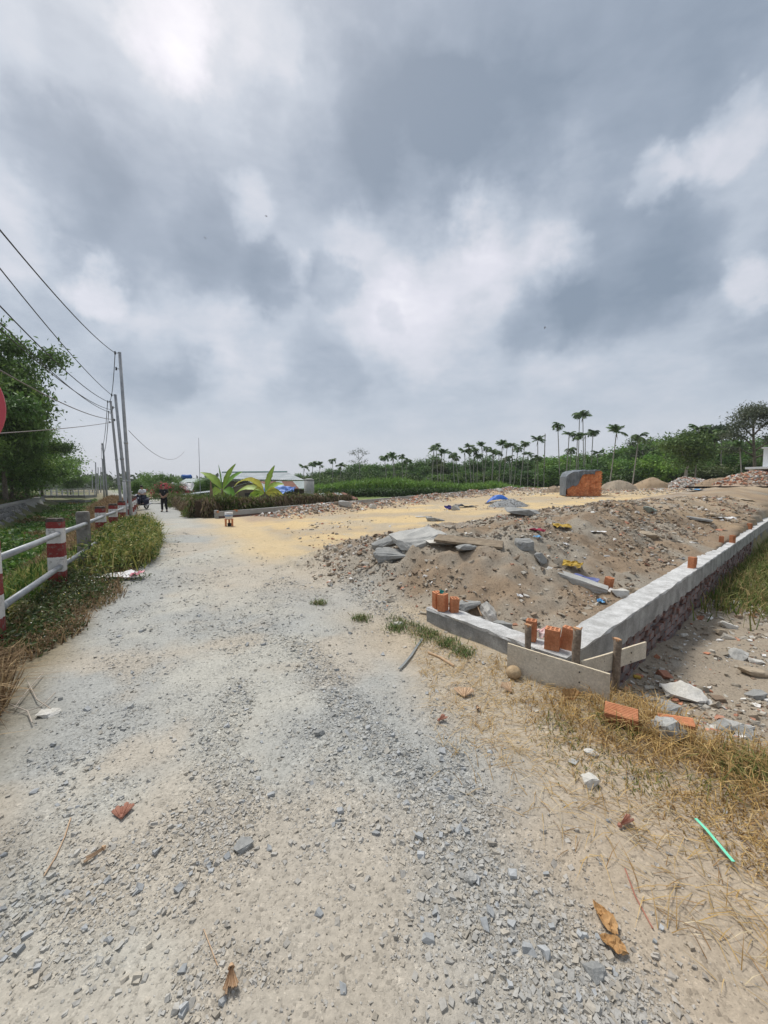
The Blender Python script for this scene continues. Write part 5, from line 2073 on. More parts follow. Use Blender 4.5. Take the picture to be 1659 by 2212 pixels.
def hedge(name, pts, h, w, n, cols, label, topg=.2):
    """dry climbers hanging over a fence: core and hanging strips"""
    e = empty(name, (0, 0, 0), 0, label, 'hedge')
    core = MB()
    for a, b in zip(pts[:-1], pts[1:]):
        a, b = Vector(a), Vector(b)
        d_ = b - a
        k = max(1, int(d_.length / .5))
        for i in range(k):
            c_ = a.lerp(b, (i + .5) / k)
            hh = h * random.uniform(.72, .92)
            core.box((c_.x, c_.y, c_.z + hh / 2 - .1), (d_.length / k * 1.0, w * random.uniform(.5, .8), hh), math.atan2(d_.y, d_.x), taper=.8)
    c_ = core.build('fence_core', M_CORE, e)
    c_['kind'] = 'stuff'
    L = [(Vector(b) - Vector(a)).length for a, b in zip(pts[:-1], pts[1:])]
    tot = sum(L)
    s = rng.random(n) * tot
    P, D = np.zeros((n, 3)), np.zeros((n, 3))
    acc = 0
    for (a, b), l in zip(zip(pts[:-1], pts[1:]), L):
        k = (s >= acc) & (s <= acc + l)
        f = ((s[k] - acc) / l)[:, None]
        P[k] = np.array(a) * (1 - f) + np.array(b) * f
        d_ = (np.array(b) - np.array(a)) / l
        D[k] = np.array((-d_[1], d_[0], 0))
        acc += l
    z = rng.random(n) ** .75
    lump = .8 + .5 * fbm(s, z * 3, 1.1, 3, 220)
    wid = w * (.35 + .35 * lump) * (1 - .35 * z)
    sg = np.where(rng.random(n) < .75, -1, 1)
    P = P + D * (wid * sg * rng.uniform(.6, 1.0, n))[:, None] + rng.normal(0, .06, (n, 3))
    P[:, 2] += z * h * (.8 + .3 * fbm(s, s * 0, .8, 3, 222))
    c = pal(n, cols, .3)
    g = (fbm(s, z * 2, .6, 3, 225) > .58) & (rng.random(n) < .8) | ((z > .88) & (rng.random(n) < topg))
    c[g] = pal(int(g.sum()), [(.10, .14, .035), (.07, .11, .025), (.16, .17, .06)])
    dirs = np.tile(np.array((0, 0, -1.0)), (n, 1))
    dirs[g] = rng.normal(size=(int(g.sum()), 3))
    V, F, C = leaf_np(P, rng.uniform(.12, .38, n), c, .22, -.1, dirs)
    o = link('withered_vines', mesh_np('withered_vines', V, F, M_LEAF, C), e)
    o['kind'] = 'stuff'
    return e


def gp(px, py):
    p_ = hit(px, py)
    return (p_.x, p_.y, 0)


c1 = fw_pt(-.3, 1.1)
HB_ = [(-17.2, 31.5, -.05), (-12.6, 25.0, -.05), (c1[0], c1[1], -.05)]
hedge('withered_hedge', HB_, 1.08, .9, 9000, BROWNV, 'brown withered hedge along the road behind the standing person', .45)
c2 = fw_pt(10.5, 1.2)
hedge('withered_hedge', [(c1[0], c1[1], 0), (fw_pt(5, 1.2)[0], fw_pt(5, 1.2)[1], .05), (c2[0], c2[1], .1)], 1.05, .9, 13000, BROWNV, 'brown withered hedge behind the far low wall')
# dead pale palm stump poking up
p = W(456, 1075, 22.5)
mb = MB().tube([(0, 0, 0), (.03, 0, .9), (.0, 0, 1.9)], [.16, .12, .03], 8)
o = mb.build('dead_stem', mat('dead_stem', (.20, .14, .085), (.30, .22, .15), 9.0, .95, .8, 20.0), None)
o.location = (p.x, p.y, 0)
tag(o, 'pointed dead stem standing at the corner of the brown hedge', 'stem')

# ------------------------------------------------------------------ banana plants
M_BAN = mat('banana_leaf', (.12, .22, .035), vcol=True, rough=.5, fine=.12, fscale=6.0, translucent=.35, spec=.4)
M_BANST = mat('banana_stem', (.20, .19, .08), (.13, .10, .05), 5.0, .8, .3, 20.0)


def banana(px, Y, H, leaves, label, seed, ground=0.0):
    rs = np.random.default_rng(seed)
    p = W(px, 1060, Y)
    e = empty('banana_plant', (p.x, p.y, ground), 0, label, 'banana plant', 'banana plants behind the hedge')
    for dx in (0, .35, -.3):
        hh = H * (.55 if dx == 0 else .35)
        MB().tube([(dx, 0, -.2), (dx + .02, 0, hh * .5), (dx * .9, 0, hh)], [.14, .11, .06], 9).build('stem', M_BANST, e, True)
    for (az, el, L, w, droop, tone) in leaves:
        n = 14
        d = np.array((math.sin(R(az)), -.25 + .3 * rs.random(), 0))
        pts = []
        pos = np.array((0.0, 0.0, H * .5))
        ang = R(el)
        for i in range(n + 1):
            pts.append(pos.copy())
            pos = pos + np.array((d[0] * math.cos(ang), d[1] * math.cos(ang), math.sin(ang))) * L / n
            ang -= R(droop) / n * (1 + i / n)
        V, C, F = [], [], []
        base = np.array(((.14, .27, .045), (.24, .34, .06), (.38, .36, .08))[tone])
        side = np.array((-d[1], d[0], 0))
        side = side / (np.linalg.norm(side) + 1e-6)
        fw_ = np.array((d[0] * math.cos(R(el)), d[1] * math.cos(R(el)), math.sin(R(el))))
        upv = np.cross(fw_, side)
        roll = R(rs.uniform(35, 75)) * (1 if rs.random() < .5 else -1)
        if abs(d[0]) < .25:
            side, roll = np.array((1.0, 0, 0)), .3
        side = side * math.cos(roll) + upv * math.sin(roll)
        for i, q_ in enumerate(pts):
            f = i / n
            ww = w * 1.25 * (0.08 if f < .12 else math.sin(math.pi * min(1, (f - .08) / .94) ** .8) * .5 + .03)
            tear = 1 - .25 * rs.random()
            V += [q_ - side * ww * tear + (0, 0, ww * .35), q_, q_ + side * ww * tear + (0, 0, ww * .35)]
            k = .85 + .3 * rs.random()
            edge = base * k * np.array((1.25, 1.08, 1)) if rs.random() < .5 else base * k
            C += [edge, np.minimum(base * 1.5, 1), edge]
        for i in range(n):
            for k in (0, 1):
                a = i * 3 + k
                F.append((a, a + 1, a + 4, a + 3))
        link('leaf', mesh_np('leaf', np.array(V), np.array(F), M_BAN, np.array(C), True), e)
    return e


banana(480, 27, 2.6, [(-60, 52, 2.2, .55, 28, 1), (75, 50, 2.1, .5, 20, 0), (55, 62, 2.3, .5, 15, 1), (-20, 78, 1.9, .34, 12, 0), (-95, -25, 1.3, .75, 50, 1), (95, -5, 1.3, .6, 60, 0), (15, -40, 1.2, .5, 20, 1)],
       'banana plant with leaves fanned upward, left of two', 31)
banana(572, 26, 2.2, [(-65, 62, 2.6, .5, 85, 2), (40, 66, 2.2, .45, 12, 1), (-80, 30, 2.4, .5, 60, 1), (80, 15, 1.7, .55, 50, 2), (60, 40, 1.7, .5, 30, 1), (-30, 40, 1.5, .5, 60, 2), (-85, -10, 1.4, .55, 30, 1), (90, -12, 1.5, .5, 30, 2)],
       'yellowing banana plant with arching leaves, right of two', 32)

# ------------------------------------------------------------------ sheds and houses behind the hedge
M_TINW = mat('white_tin', (.24, .27, .285), (.38, .40, .41), .8, .55, metal=.1, fine=.06)
M_TINR = mat('rusty_tin', (.15, .07, .05), (.24, .125, .09), 1.6, .85, fine=.2)
M_TING = mat('green_grey_tin', (.27, .32, .31), (.36, .40, .39), 1.6, .7, fine=.12)
M_WALLD = mat('shed_wall', (.13, .10, .08), (.20, .165, .13), 1.4, .95, fine=.15)
M_WALLL = mat('pale_wall', (.42, .41, .39), (.5, .49, .47), 1.4, .95)
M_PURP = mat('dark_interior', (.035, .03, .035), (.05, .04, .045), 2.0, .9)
M_RIDGE = mat('ridge_green', (.14, .24, .22), (.18, .28, .26), 2.0, .6)


def tin(a, b, c, d, waves, m, parent, name='roof_sheet', amp=.018):
    """corrugated sheet: a-b along the eave, c-d along the ridge (a under c, b under d)"""
    a, b, c, d = (np.array(v, dtype=float) for v in (a, b, c, d))
    k = waves * 4
    s = np.linspace(0, 1, k + 1)[:, None]
    nn = np.cross(b - a, c - a)
    nn = nn / np.linalg.norm(nn)
    off = nn * (np.cos(s * waves * 2 * math.pi) * amp)
    E, G = a + (b - a) * s + off, c + (d - c) * s + off
    V = np.concatenate([E, G, E - nn * .006, G - nn * .006])
    i = np.arange(k)
    n1 = k + 1
    F = np.concatenate([np.stack([i, i + 1, n1 + i + 1, n1 + i], 1), np.stack([2 * n1 + i, 3 * n1 + i, 3 * n1 + i + 1, 2 * n1 + i + 1], 1)])
    return link(name, mesh_np(name, V, F, m), parent)


# long shed with white upper roof and rusty lower roof
hs = empty('long_shed', W(570, 1085, 40), 0, 'long shed with white tin roof and rust-striped lower roof', 'shed')
O = np.array(hs.location)
hs.location.z = 0
O[2] = 0


def L_(px, py, Y):
    return np.array(W(px, py, Y)) - O


for i in range(5):
    f0, f1 = i / 5, (i + 1) / 5
    e0, e1, r0_, r1_ = L_(468, 1034, 41), L_(657, 1037, 38), L_(480, 1021, 45), L_(620, 1020, 43)
    tin(e0 + (e1 - e0) * f0, e0 + (e1 - e0) * f1, r0_ + (r1_ - r0_) * f0, r0_ + (r1_ - r0_) * f1, 9, M_TINW, hs)
MB().tube([r0_ + (0, 0, .05), r1_ + (0, 0, .05)], .09, 6).build('ridge_cap', M_RIDGE, hs)
cols_ = [M_TINR, M_TINR, M_TINR, M_TING, M_TINR, M_TINR, M_TING, M_TING]
e0, e1, r0_, r1_ = L_(562, 1056, 35.5), L_(674, 1055, 35.5), L_(560, 1040, 38.2), L_(656, 1039, 37.8)
for i in range(8):
    f0, f1 = i / 8, (i + 1) / 8
    tin(e0 + (e1 - e0) * f0, e0 + (e1 - e0) * f1, r0_ + (r1_ - r0_) * f0, r0_ + (r1_ - r0_) * f1, 5, cols_[i], hs, 'lower_roof_sheet')
w0, w1 = L_(566, 1060, 36.2), L_(668, 1060, 36.2)
MB().box(((w0[0] + w1[0]) / 2, w0[1] + .4, .62), (w1[0] - w0[0], .12, 1.3)).build('front_wall', M_WALLD, hs)
for i in range(6):
    x_ = w0[0] + (w1[0] - w0[0]) * (i + .1) / 5.3
    MB().box((x_, w0[1] - .1, .6), (.09, .09, 1.25)).build('post', M_PURP, hs)
g0, g1 = L_(478, 1050, 41.6), L_(650, 1050, 41.6)
MB().box(((g0[0] + g1[0]) / 2, g0[1] + 1.0, 1.0), (g1[0] - g0[0] - .6, 2.0, 2.2)).build('back_wall', M_WALLD, hs)

# small gabled hut
hu = empty('gabled_hut', (0, 0, 0), 0, 'small dark hut with grey-green tin roof behind the bananas', 'hut')
O = np.array(W(530, 1085, 34))
O[2] = 0
hu.location = O
ap0, ap1 = L_(538, 1041, 33), L_(552, 1040, 36)
el0, el1 = L_(500, 1053, 33), L_(512, 1050, 36)
er0, er1 = L_(577, 1056, 33), L_(586, 1050, 36)
tin(el0, ap0, el1, ap1, 9, M_TING, hu)
tin(ap0, er0, ap1, er1, 9, M_TING, hu)
mb = MB()
mb.add([(el0[0], el0[1] + .1, 0), (er0[0], er0[1] + .1, 0), (er0[0], er0[1] + .1, er0[2] - .05), (ap0[0], ap0[1] + .1, ap0[2] - .05), (el0[0], el0[1] + .1, el0[2] - .05),
        (el0[0], el0[1] + .2, 0), (er0[0], er0[1] + .2, 0), (er0[0], er0[1] + .2, er0[2] - .05), (ap0[0], ap0[1] + .2, ap0[2] - .05), (el0[0], el0[1] + .2, el0[2] - .05)],
       [(0, 1, 2, 3, 4), (9, 8, 7, 6, 5), (0, 5, 6, 1), (1, 6, 7, 2), (4, 9, 5, 0)])
mb.build('gable_wall', M_WALLD, hu)
c_ = (el0 + er0) / 2
MB().box((c_[0], c_[1] + .04, .5), (.8, .06, 1.0)).build('doorway', M_PURP, hu)

# far house with blue tank
fh = empty('far_house', W(420, 1085, 52), 0, 'far pale house with low grey roof at the left', 'house')
fh.location.z = 0
O = np.array(W(420, 1085, 52))
O[2] = 0
tin(L_(388, 1042, 51), L_(492, 1041, 51), L_(402, 1034, 54), L_(492, 1033, 54), 14, M_TING, fh)
MB().box(np.array(L_(432, 1050, 52.5)) * (1, 1, 0) + (0, 0, .9), (4.6, 1.6, 2.0)).build('wall', M_WALLL, fh)
a = L_(402, 1046, 51.6)
MB().box((a[0], a[1], 1.3), (.9, .08, 1.0)).build('window', M_PURP, fh)
MB().box((a[0], a[1] - .03, .78), (1.05, .12, .06)).build('window_sill', M_WALLL, fh)
tk = W(403, 1030.5, 55)
o = empty('water_tank', tk, 0, 'blue water tank lying on the far house roof', 'tank')
MB().tube([(-.72, 0, 0), (-.60, 0, 0), (.60, 0, 0), (.72, 0, 0)], [.2, .36, .36, .2], 14).build('tank_body', plastic('tank_blue', (.03, .12, .42)), o, True)
MB().box((0, 0, -.42), (1.1, .4, .14)).build('cradle', M_STEEL, o)
MB().box((0, 0, -.9), (.9, .36, .9)).build('stand', M_PURP, o)
# white tarpaulin heap left of the far house
sheet('white_tarpaulin', 0, 0, 2.4, 1.6, 1.2, P_WHITE, 'white and black tarpaulin heap left of the far house', 'tarpaulin', 10, (25, 0), 41, 0, .02, 12, 9, 3.0, p=W(392, 1055, 42))

# concrete tank and rusty low lean-to on the right
p = W(668, 1062, 33)
o = empty('concrete_tank', (p.x, p.y, 0), 0, 'round grey concrete tank at the right end of the long shed', 'tank')
zt = W(668, 1037, 33).z
MB().tube([(0, 0, -.2), (0, 0, zt)], [.43, .43], 18).build('tank_wall', M_BLOCK, o, True)
MB().tube([(0, 0, zt), (0, 0, zt + .07), (0, 0, zt + .14)], [.46, .40, .15], 18).build('tank_lid', M_BLOCK, o, True)
MB().tube([(0, 0, zt * .55), (0, 0, zt * .58)], [.445, .445], 18).build('ring_joint', M_BLOCK, o, True)

lt = empty('rusty_lean_to', W(730, 1100, 28), 0, 'low lean-to with rusty roof sheets at the hedge end', 'shed')
O = np.array(W(730, 1100, 28))
O[2] = 0
lt.location = O
e0, e1, r0_, r1_ = L_(692, 1084, 26.5), L_(774, 1077, 28.5), L_(676, 1066, 29.5), L_(742, 1064, 31.5)
mc = [M_TINR, M_TINW, M_TINR, M_TINR, M_TINW, M_TINR]
for i in range(6):
    f0, f1 = i / 6, (i + 1) / 6
    tin(e0 + (e1 - e0) * f0, e0 + (e1 - e0) * f1, r0_ + (r1_ - r0_) * f0, r0_ + (r1_ - r0_) * f1, 4, mc[i], lt)
for i in range(12):
    f = (i + .5) / 12
    q_ = e0 + (e1 - e0) * f
    MB().box((q_[0], q_[1] + .08, q_[2] / 2 - .03), (.20, .03, q_[2] + .1), math.atan2((e1 - e0)[1], (e1 - e0)[0])).build('wall_sheet', M_TINR, lt)

sheet('blue_tarpaulin', 0, 0, 2.3, 1.7, .9, plastic('tarp_blue', (.10, .20, .50), (.16, .27, .58), .5), 'blue tarpaulin draped behind the hedge', 'tarpaulin', 0, (14, 0), 42, .0, .01, 14, 10, 2.5, p=W(604, 1060, 29.5))
# long pale roof edge rising behind the hedge
sr = empty('low_tin_roof', W(430, 1075, 29), 0, 'long low pale tin roof sloping up behind the hedge', 'roof')
O = np.array(W(430, 1075, 29))
for i in range(3):
    e0, e1, r0_, r1_ = L_(378, 1071, 28), L_(478, 1060, 30), L_(392, 1068, 30), L_(482, 1056, 32)
    f0, f1 = i / 3, (i + 1) / 3
    tin(e0 + (e1 - e0) * f0, e0 + (e1 - e0) * f1, r0_ + (r1_ - r0_) * f0, r0_ + (r1_ - r0_) * f1, 8, M_TINW, sr)
MB().box((e0 + e1) / 2 * np.array((1, 1, 0)) + np.array((0, .6, -.6)), (3.2, .1, 1.1), .5).build('side_wall', M_WALLD, sr)

# ------------------------------------------------------------------ brick stack under a grey tarpaulin
M_STACK = mat('stacked_brick', (.44, .13, .05), (.74, .31, .14), 3.2, .9, .2, 40.0, fine=.3, fscale=9.0, detail=9.0)
M_TARP = mat('grey_tarpaulin', (.10, .115, .13), (.17, .19, .21), 2.0, .6, .3, 6.0, fine=.08)
p = hit(1254, 1071)
BY = p.y
sc = BY / 830.0
bs = empty('brick_stack', (p.x, p.y, p.z), R(-12), 'big stack of new orange bricks half under a grey tarpaulin', 'brick stack')
bw, bh, bd = 66 * sc, 52 * sc, 1.7
mb = MB()
nz_ = int(bh / .10)
for j in range(nz_):
    z = (j + .5) * bh / nz_
    nb_ = int(bw / .125)
    for i in range(nb_):
        x = -bw / 2 + (i + .5) * bw / nb_ + (.03 if j % 2 else -.03)
        lim = 1.0 if i > nb_ * .42 else .82 + .16 * i / (nb_ * .42)
        if z / bh > lim:
            continue
        mb.box((x, -bd / 2 + random.uniform(-.02, .02), z), (bw / nb_ * .93, .2, bh / nz_ * .92), random.uniform(-.04, .04))
    for i in range(8):
        y = -bd / 2 + .2 + (i + .5) * (bd - .2) / 8
        for sx in (-1, 1):
            if sx < 0 and z / bh > .8:
                continue
            mb.box((sx * (bw / 2 - .08), y, z), (.2, (bd - .2) / 8 * .93, bh / nz_ * .92), random.uniform(-.04, .04))
o = mb.build('stacked_bricks', M_STACK, bs)
o['kind'] = 'stuff'
MB().box((.1 * bw, .1, bh * .47), (bw * .72, bd - .35, bh * .93)).build('stack_core', M_STACK, bs)
MB().box((-.32 * bw, .1, bh * .24), (bw * .28, bd - .35, bh * .46)).build('stack_core', M_STACK, bs)
# tarpaulin draped over the top and the left end
nx, ny = 40, 22
U, Vv = np.meshgrid(np.linspace(0, 1, nx), np.linspace(0, 1, ny))
u, v = U.ravel(), Vv.ravel()
sx_ = -bw / 2 - .25 + u * (bw * 1.02)
top = bh * (.86 + .16 * sst(.0, .30, u)) + .06
x = np.where(u < .10, -bw / 2 - .14, sx_)
yv = -bd / 2 - .16 + v * (bd + .3)
z = top + .22 * (fbm(u, v, 6, 4, 400) - .5)
fold = (v < .32)
hang = (.32 - v) / .32
z = np.where(fold, top - hang * bh * (.10 + .46 * sst(.52, .34, u) + .16 * fbm(u, v * 0, 9, 2, 401)) * np.where(u > .85, .3, 1), z)
yv = np.where(fold, -bd / 2 - .15 - .26 * fbm(u, v * .3, 12, 3, 402), yv - .32 * bd * .0)
z = np.where(u < .10, np.minimum(z, bh * .88 * (u / .10) ** .5 + .03), z)
i = np.arange(nx * ny).reshape(ny, nx)
F = np.stack([i[:-1, :-1].ravel(), i[:-1, 1:].ravel(), i[1:, 1:].ravel(), i[1:, :-1].ravel()], 1)
tp_ = link('grey_tarpaulin', mesh_np('grey_tarpaulin', np.stack([x, yv, z], 1), F, M_TARP, smooth=False))
tp_.location = bs.location
tp_.rotation_euler = bs.rotation_euler
md = tp_.modifiers.new('thick', 'SOLIDIFY')
md.thickness = .015
tag(tp_, 'grey tarpaulin draped over the brick stack', 'tarpaulin')

# ------------------------------------------------------------------ heaps of soil and rubble at the back
def heap(px, py, w, h, d, cols, label, seed, stones=500, ss=(.02, .055), scol=(.1, .1, .3), name='soil_heap', cat='heap', Y=None):
    p = W(px, py, Y) if Y else hit(px, py)
    if Y:
        p.z = gz(p.x, p.y)
    e = empty(name, (p.x, p.y, p.z - .06), 0, label, cat)
    n = 34
    U, Vv = np.meshgrid(np.linspace(-1, 1, n), np.linspace(-1, 1, n))
    u, v = U.ravel(), Vv.ravel()
    r_ = np.hypot(u, v)
    an = np.arctan2(v, u)
    edge = .80 + .2 * fbm(np.cos(an) * 2, np.sin(an) * 2, 1.2, 2, seed)
    prof = np.clip(1 - r_ / edge, 0, 1)
    z = h * .98 * (prof ** .62) * (.7 + .55 * fbm(u, v, 2.2, 4, seed + 1)) - .05
    V = np.stack([u * w * .56, v * d * .56, z], 1)
    i = np.arange(n * n).reshape(n, n)
    F = np.stack([i[:-1, :-1].ravel(), i[:-1, 1:].ravel(), i[1:, 1:].ravel(), i[1:, :-1].ravel()], 1)
    C = np.array(cols[0])[None] * (1 - fbm(u, v, 3, 4, seed + 2))[:, None] + np.array(cols[1])[None] * fbm(u, v, 3, 4, seed + 2)[:, None]
    link('earth', mesh_np('earth', V, F, M_GROUND, C, True), e)
    if stones:
        k = rng.integers(0, n * n, stones)
        k = k[prof[k] > .03]
        c = pal(len(k), [cols[0], cols[1]], .25)
        q_ = rng.random(len(k))
        a = q_ < scol[0]
        c[a] = pal(int(a.sum()), [(.42, .19, .115), (.45, .24, .16)])
        a = (q_ >= scol[0]) & (q_ < scol[0] + scol[1])
        c[a] = pal(int(a.sum()), [(.56, .54, .50), (.62, .60, .57)], .12)
        a = q_ > 1 - scol[2]
        c[a] = pal(int(a.sum()), [(.30, .29, .27), (.24, .23, .21)], .2)
        me = stone_mesh('lumps', V[k, 0] + rng.normal(0, w / n, len(k)) * .5, V[k, 1], rng.uniform(*ss, len(k)), c, M_RUB, 'box', (.3, .8), .2, .6, .3, z=V[k, 2])
        o = link('lumps', me, e)
        o['kind'] = 'stuff'
    return e


BR = ((.30, .22, .14), (.37, .28, .19))
heap(1196, 1056, 2.6, .85, 2.0, ((.25, .19, .135), (.31, .24, .17)), 'small dark soil heap left of the tarpaulined bricks', 501, 300, Y=40)
heap(1286, 1054, 2.2, .8, 2.0, BR, 'soil heap just right of the tarpaulined bricks', 502, 300, Y=42)
heap(1335, 1052, 4.0, 1.45, 3.2, ((.29, .24, .18), (.35, .29, .22)), 'grey-brown soil heap, second right of the bricks', 503, 500, Y=43)
heap(1408, 1052, 4.6, 1.55, 3.2, BR, 'tan soil heap in the middle of the row', 504, 400, Y=44)
heap(1487, 1053, 5.4, 1.35, 3.4, ((.38, .33, .28), (.44, .40, .35)), 'pale rubble heap with white lumps in the row', 505, 1500, (.05, .16), (.18, .45, .1), Y=43, name='rubble_heap')
heap(1560, 1054, 5.0, 1.1, 3.2, ((.22, .165, .12), (.30, .22, .14)), 'long dark soil bank right of the pale rubble heap', 506, 400, Y=40)
heap(1625, 1058, 5.6, 1.35, 4.0, ((.36, .27, .20), (.42, .33, .25)), 'reddish brick rubble heap at the right edge', 507, 1900, (.05, .17), (.42, .22, .1), Y=33, name='rubble_heap')
heap(1100, 1096, 2.4, .60, 1.7, ((.27, .275, .275), (.33, .335, .335)), 'grey gravel heap beside the blue sheet', 508, 1500, (.015, .03), (.0, .05, .5), name='gravel_heap', Y=22)
heap(1150, 1095, 2.8, .10, 1.2, ((.30, .305, .305), (.36, .365, .365)), 'thin spread of grey gravel beside the gravel heap', 509, 500, (.015, .03), (.0, .05, .5), name='gravel_heap', Y=22.5)

# blue cloth bundle
p = W(1078, 1084, 25.5)
p.z = gz(p.x, p.y) - .03
e = empty('tarpaulin_bundle', (p.x, p.y, p.z), R(-10), 'bright blue and black tarpaulin bundle on rubble', 'tarpaulin')
nx, ny = 22, 9
U, Vv = np.meshgrid(np.linspace(0, 1, nx), np.linspace(0, 1, ny))
u, v = U.ravel(), Vv.ravel()
k = p.y / 830.0
x = (u - .5) * 54 * k
z = 19 * k * np.sin(np.pi * u) ** .8 * (1 - .5 * (2 * v - 1) ** 2) + .06 * (fbm(u, v, 9, 3, 410) - .5)
y_ = (v - .5) * .55 + .2 * (fbm(u, v, 4, 2, 411) - .5)
i = np.arange(nx * ny).reshape(ny, nx)
F = np.stack([i[:-1, :-1].ravel(), i[:-1, 1:].ravel(), i[1:, 1:].ravel(), i[1:, :-1].ravel()], 1)
o = link('blue_sheet', mesh_np('blue_sheet', np.stack([x, y_, z], 1), F, plastic('strong_blue', (.025, .10, .42), (.04, .16, .52)), smooth=False), e)
o.modifiers.new('thick', 'SOLIDIFY').thickness = .02
nx2 = 20
x = (u - .5) * 62 * k
z = .04 + 6 * k * (fbm(u, v, 5, 3, 415)) * np.sin(np.pi * u)
o = link('black_sheet', mesh_np('black_sheet', np.stack([x, y_ - .45, z], 1), F, plastic('black_sheet', (.03, .035, .045), (.05, .055, .07)), smooth=False), e)
o.modifiers.new('thick', 'SOLIDIFY').thickness = .02
sheet('black_sheet_scrap', 1000 + 6, 1096, 1.1, .5, .35, plastic('dark_sheet', (.10, .10, .105), (.05, .05, .055)), 'dark plastic sheet crumpled on the rubble ridge', 'plastic', 8, seed=51, lift=.05)
sheet('purple_scrap', 968, 1101, .4, .3, .3, plastic('purple', (.07, .06, .25)), 'purple plastic scrap on the rubble ridge', 'plastic', 8, (30, 0), 52, .1)
rock(985, 1102, .7, .5, .4, M_SLAB, 'pale concrete lump right of the purple scrap', (0, 10, 0), cat='rock')
rock(745, 1095, 1.0, .7, .5, M_SLAB, 'biggest pale concrete lump in the rubble ridge', (0, 8, 20), cat='rock')
rock(805, 1098, .5, .4, .4, M_PALE, 'pale pointed stone on top of the rubble ridge', (0, 20, 20), cat='rock')
rock(1080, 1062, .8, .6, .5, M_PALE, 'pale stone pair at the far plot edge', (0, 20, 20), cat='rock')
rock(1093, 1091, 1.3, .4, .06, M_PALE, 'white board lying in front of the gravel heap', (0, 0, 4), 'white_board', 'board', .95, 12, .5)
rock(915, 1117, .8, .3, .06, M_PALE, 'white board lying alone on the sand track', (0, 0, 4), 'white_board', 'board', .95, 12, .5)

# ------------------------------------------------------------------ white building at the right edge
wb = empty('white_building', W(1650, 1060, 42), 0, 'white flat-roofed building corner behind the right rubble heap', 'building')
O = np.array(wb.location)
O[2] = 1.2
wb.location.z = 1.2
M_WHITE = mat('white_render', (.62, .63, .64), (.70, .71, .72), .8, .9)
a, b = L_(1617, 1012, 42), L_(1720, 1004, 39)
z0 = float(a[2])
d_ = b - a
an = math.atan2(d_[1], d_[0])
cx = (a + b) / 2
MB().box((cx[0], cx[1], z0), (math.hypot(d_[0], d_[1]), 2.4, .22), an).build('canopy', M_WHITE, wb)
MB().box((a[0] + .25, a[1] - .1, z0 / 2 - .3), (.35, .35, z0 + .38), an).build('column', M_WHITE, wb)
MB().box((cx[0] + .4, cx[1] + 1.0, z0 / 2 - .3), (math.hypot(d_[0], d_[1]) - .6, .2, z0 + .37), an).build('rear_wall', mat('maroon_wall', (.06, .035, .045), (.09, .05, .06), 1.0, .9), wb)
u_ = L_(1700, 1004, 40)
MB().box((u_[0] + .3, u_[1] + .3, z0 + 1.1), (3.2, 2.2, 1.95), an).build('upper_wall', M_WHITE, wb)
MB().box((u_[0] + .3, u_[1] + .3, z0 + 2.13), (3.5, 2.5, .1), an).build('parapet', M_WHITE, wb)


# ------------------------------------------------------------------ areca palms along the tree belt
M_PALM = mat('palm_frond', (.03, .055, .02), vcol=True, rough=.5, fine=.15, fscale=4.0, translucent=.42, spec=.35)
M_PTRUNK = mat('palm_trunk', (.22, .21, .18), (.33, .315, .28), 1.5, .9, .3, 6.0, fine=.15)


def palm_crown(seed, nf, L, cols, droop=1.35):
    rs = np.random.default_rng(seed)
    V, F, C = [], [], []
    for f in range(nf):
        az = 2 * math.pi * f / nf + rs.normal() * .25
        el = R(rs.uniform(15, 78))
        l = L * rs.uniform(.8, 1.15)
        d = np.array((math.cos(az), math.sin(az)))
        pos, ang = np.array((0, 0, 0.)), el
        n = 9
        side = np.array((-d[1], d[0], 0))
        base = np.array(cols[rs.integers(0, len(cols))]) * rs.uniform(.75, 1.3)
        dr = droop * rs.uniform(.8, 1.25)
        for i in range(n):
            t_ = np.array((d[0] * math.cos(ang), d[1] * math.cos(ang), math.sin(ang)))
            nxt = pos + t_ * l / n
            if i > 0:
                ll = l * .42 * math.sin(math.pi * (i + .6) / (n + .6)) + .06
                for s in (-1, 1):
                    for h_ in (0, .33, .66):
                        b0 = pos * (1 - h_) + nxt * h_
                        tip = b0 + side * s * ll * .75 + t_ * ll * .55 + np.array((0, 0, -ll * rs.uniform(.25, .65)))
                        wv = t_ * l / n * .52
                        o = len(V)
                        V += [b0 - wv * .5, b0 + wv, tip]
                        F.append((o, o + 1, o + 2))
                        C += [base * .9, base, base * 1.1]
            pos = nxt
            ang -= dr / n * (1 + .5 * i / n)
    # hanging dead frond and nut clusters under the crown
    for k in range(2):
        az = rs.uniform(0, 6.28)
        o = len(V)
        a = np.array((math.cos(az) * .15, math.sin(az) * .15, -.2))
        V += [a, a + (0, .12, -.3), a + (math.cos(az) * .25, math.sin(az) * .25, -1.0 * L / 1.6)]
        F.append((o, o + 1, o + 2))
        C += [np.array((.13, .09, .045))] * 3
    return mesh_np('palm_crown', np.array(V), np.array(F), M_PALM, np.array(C))


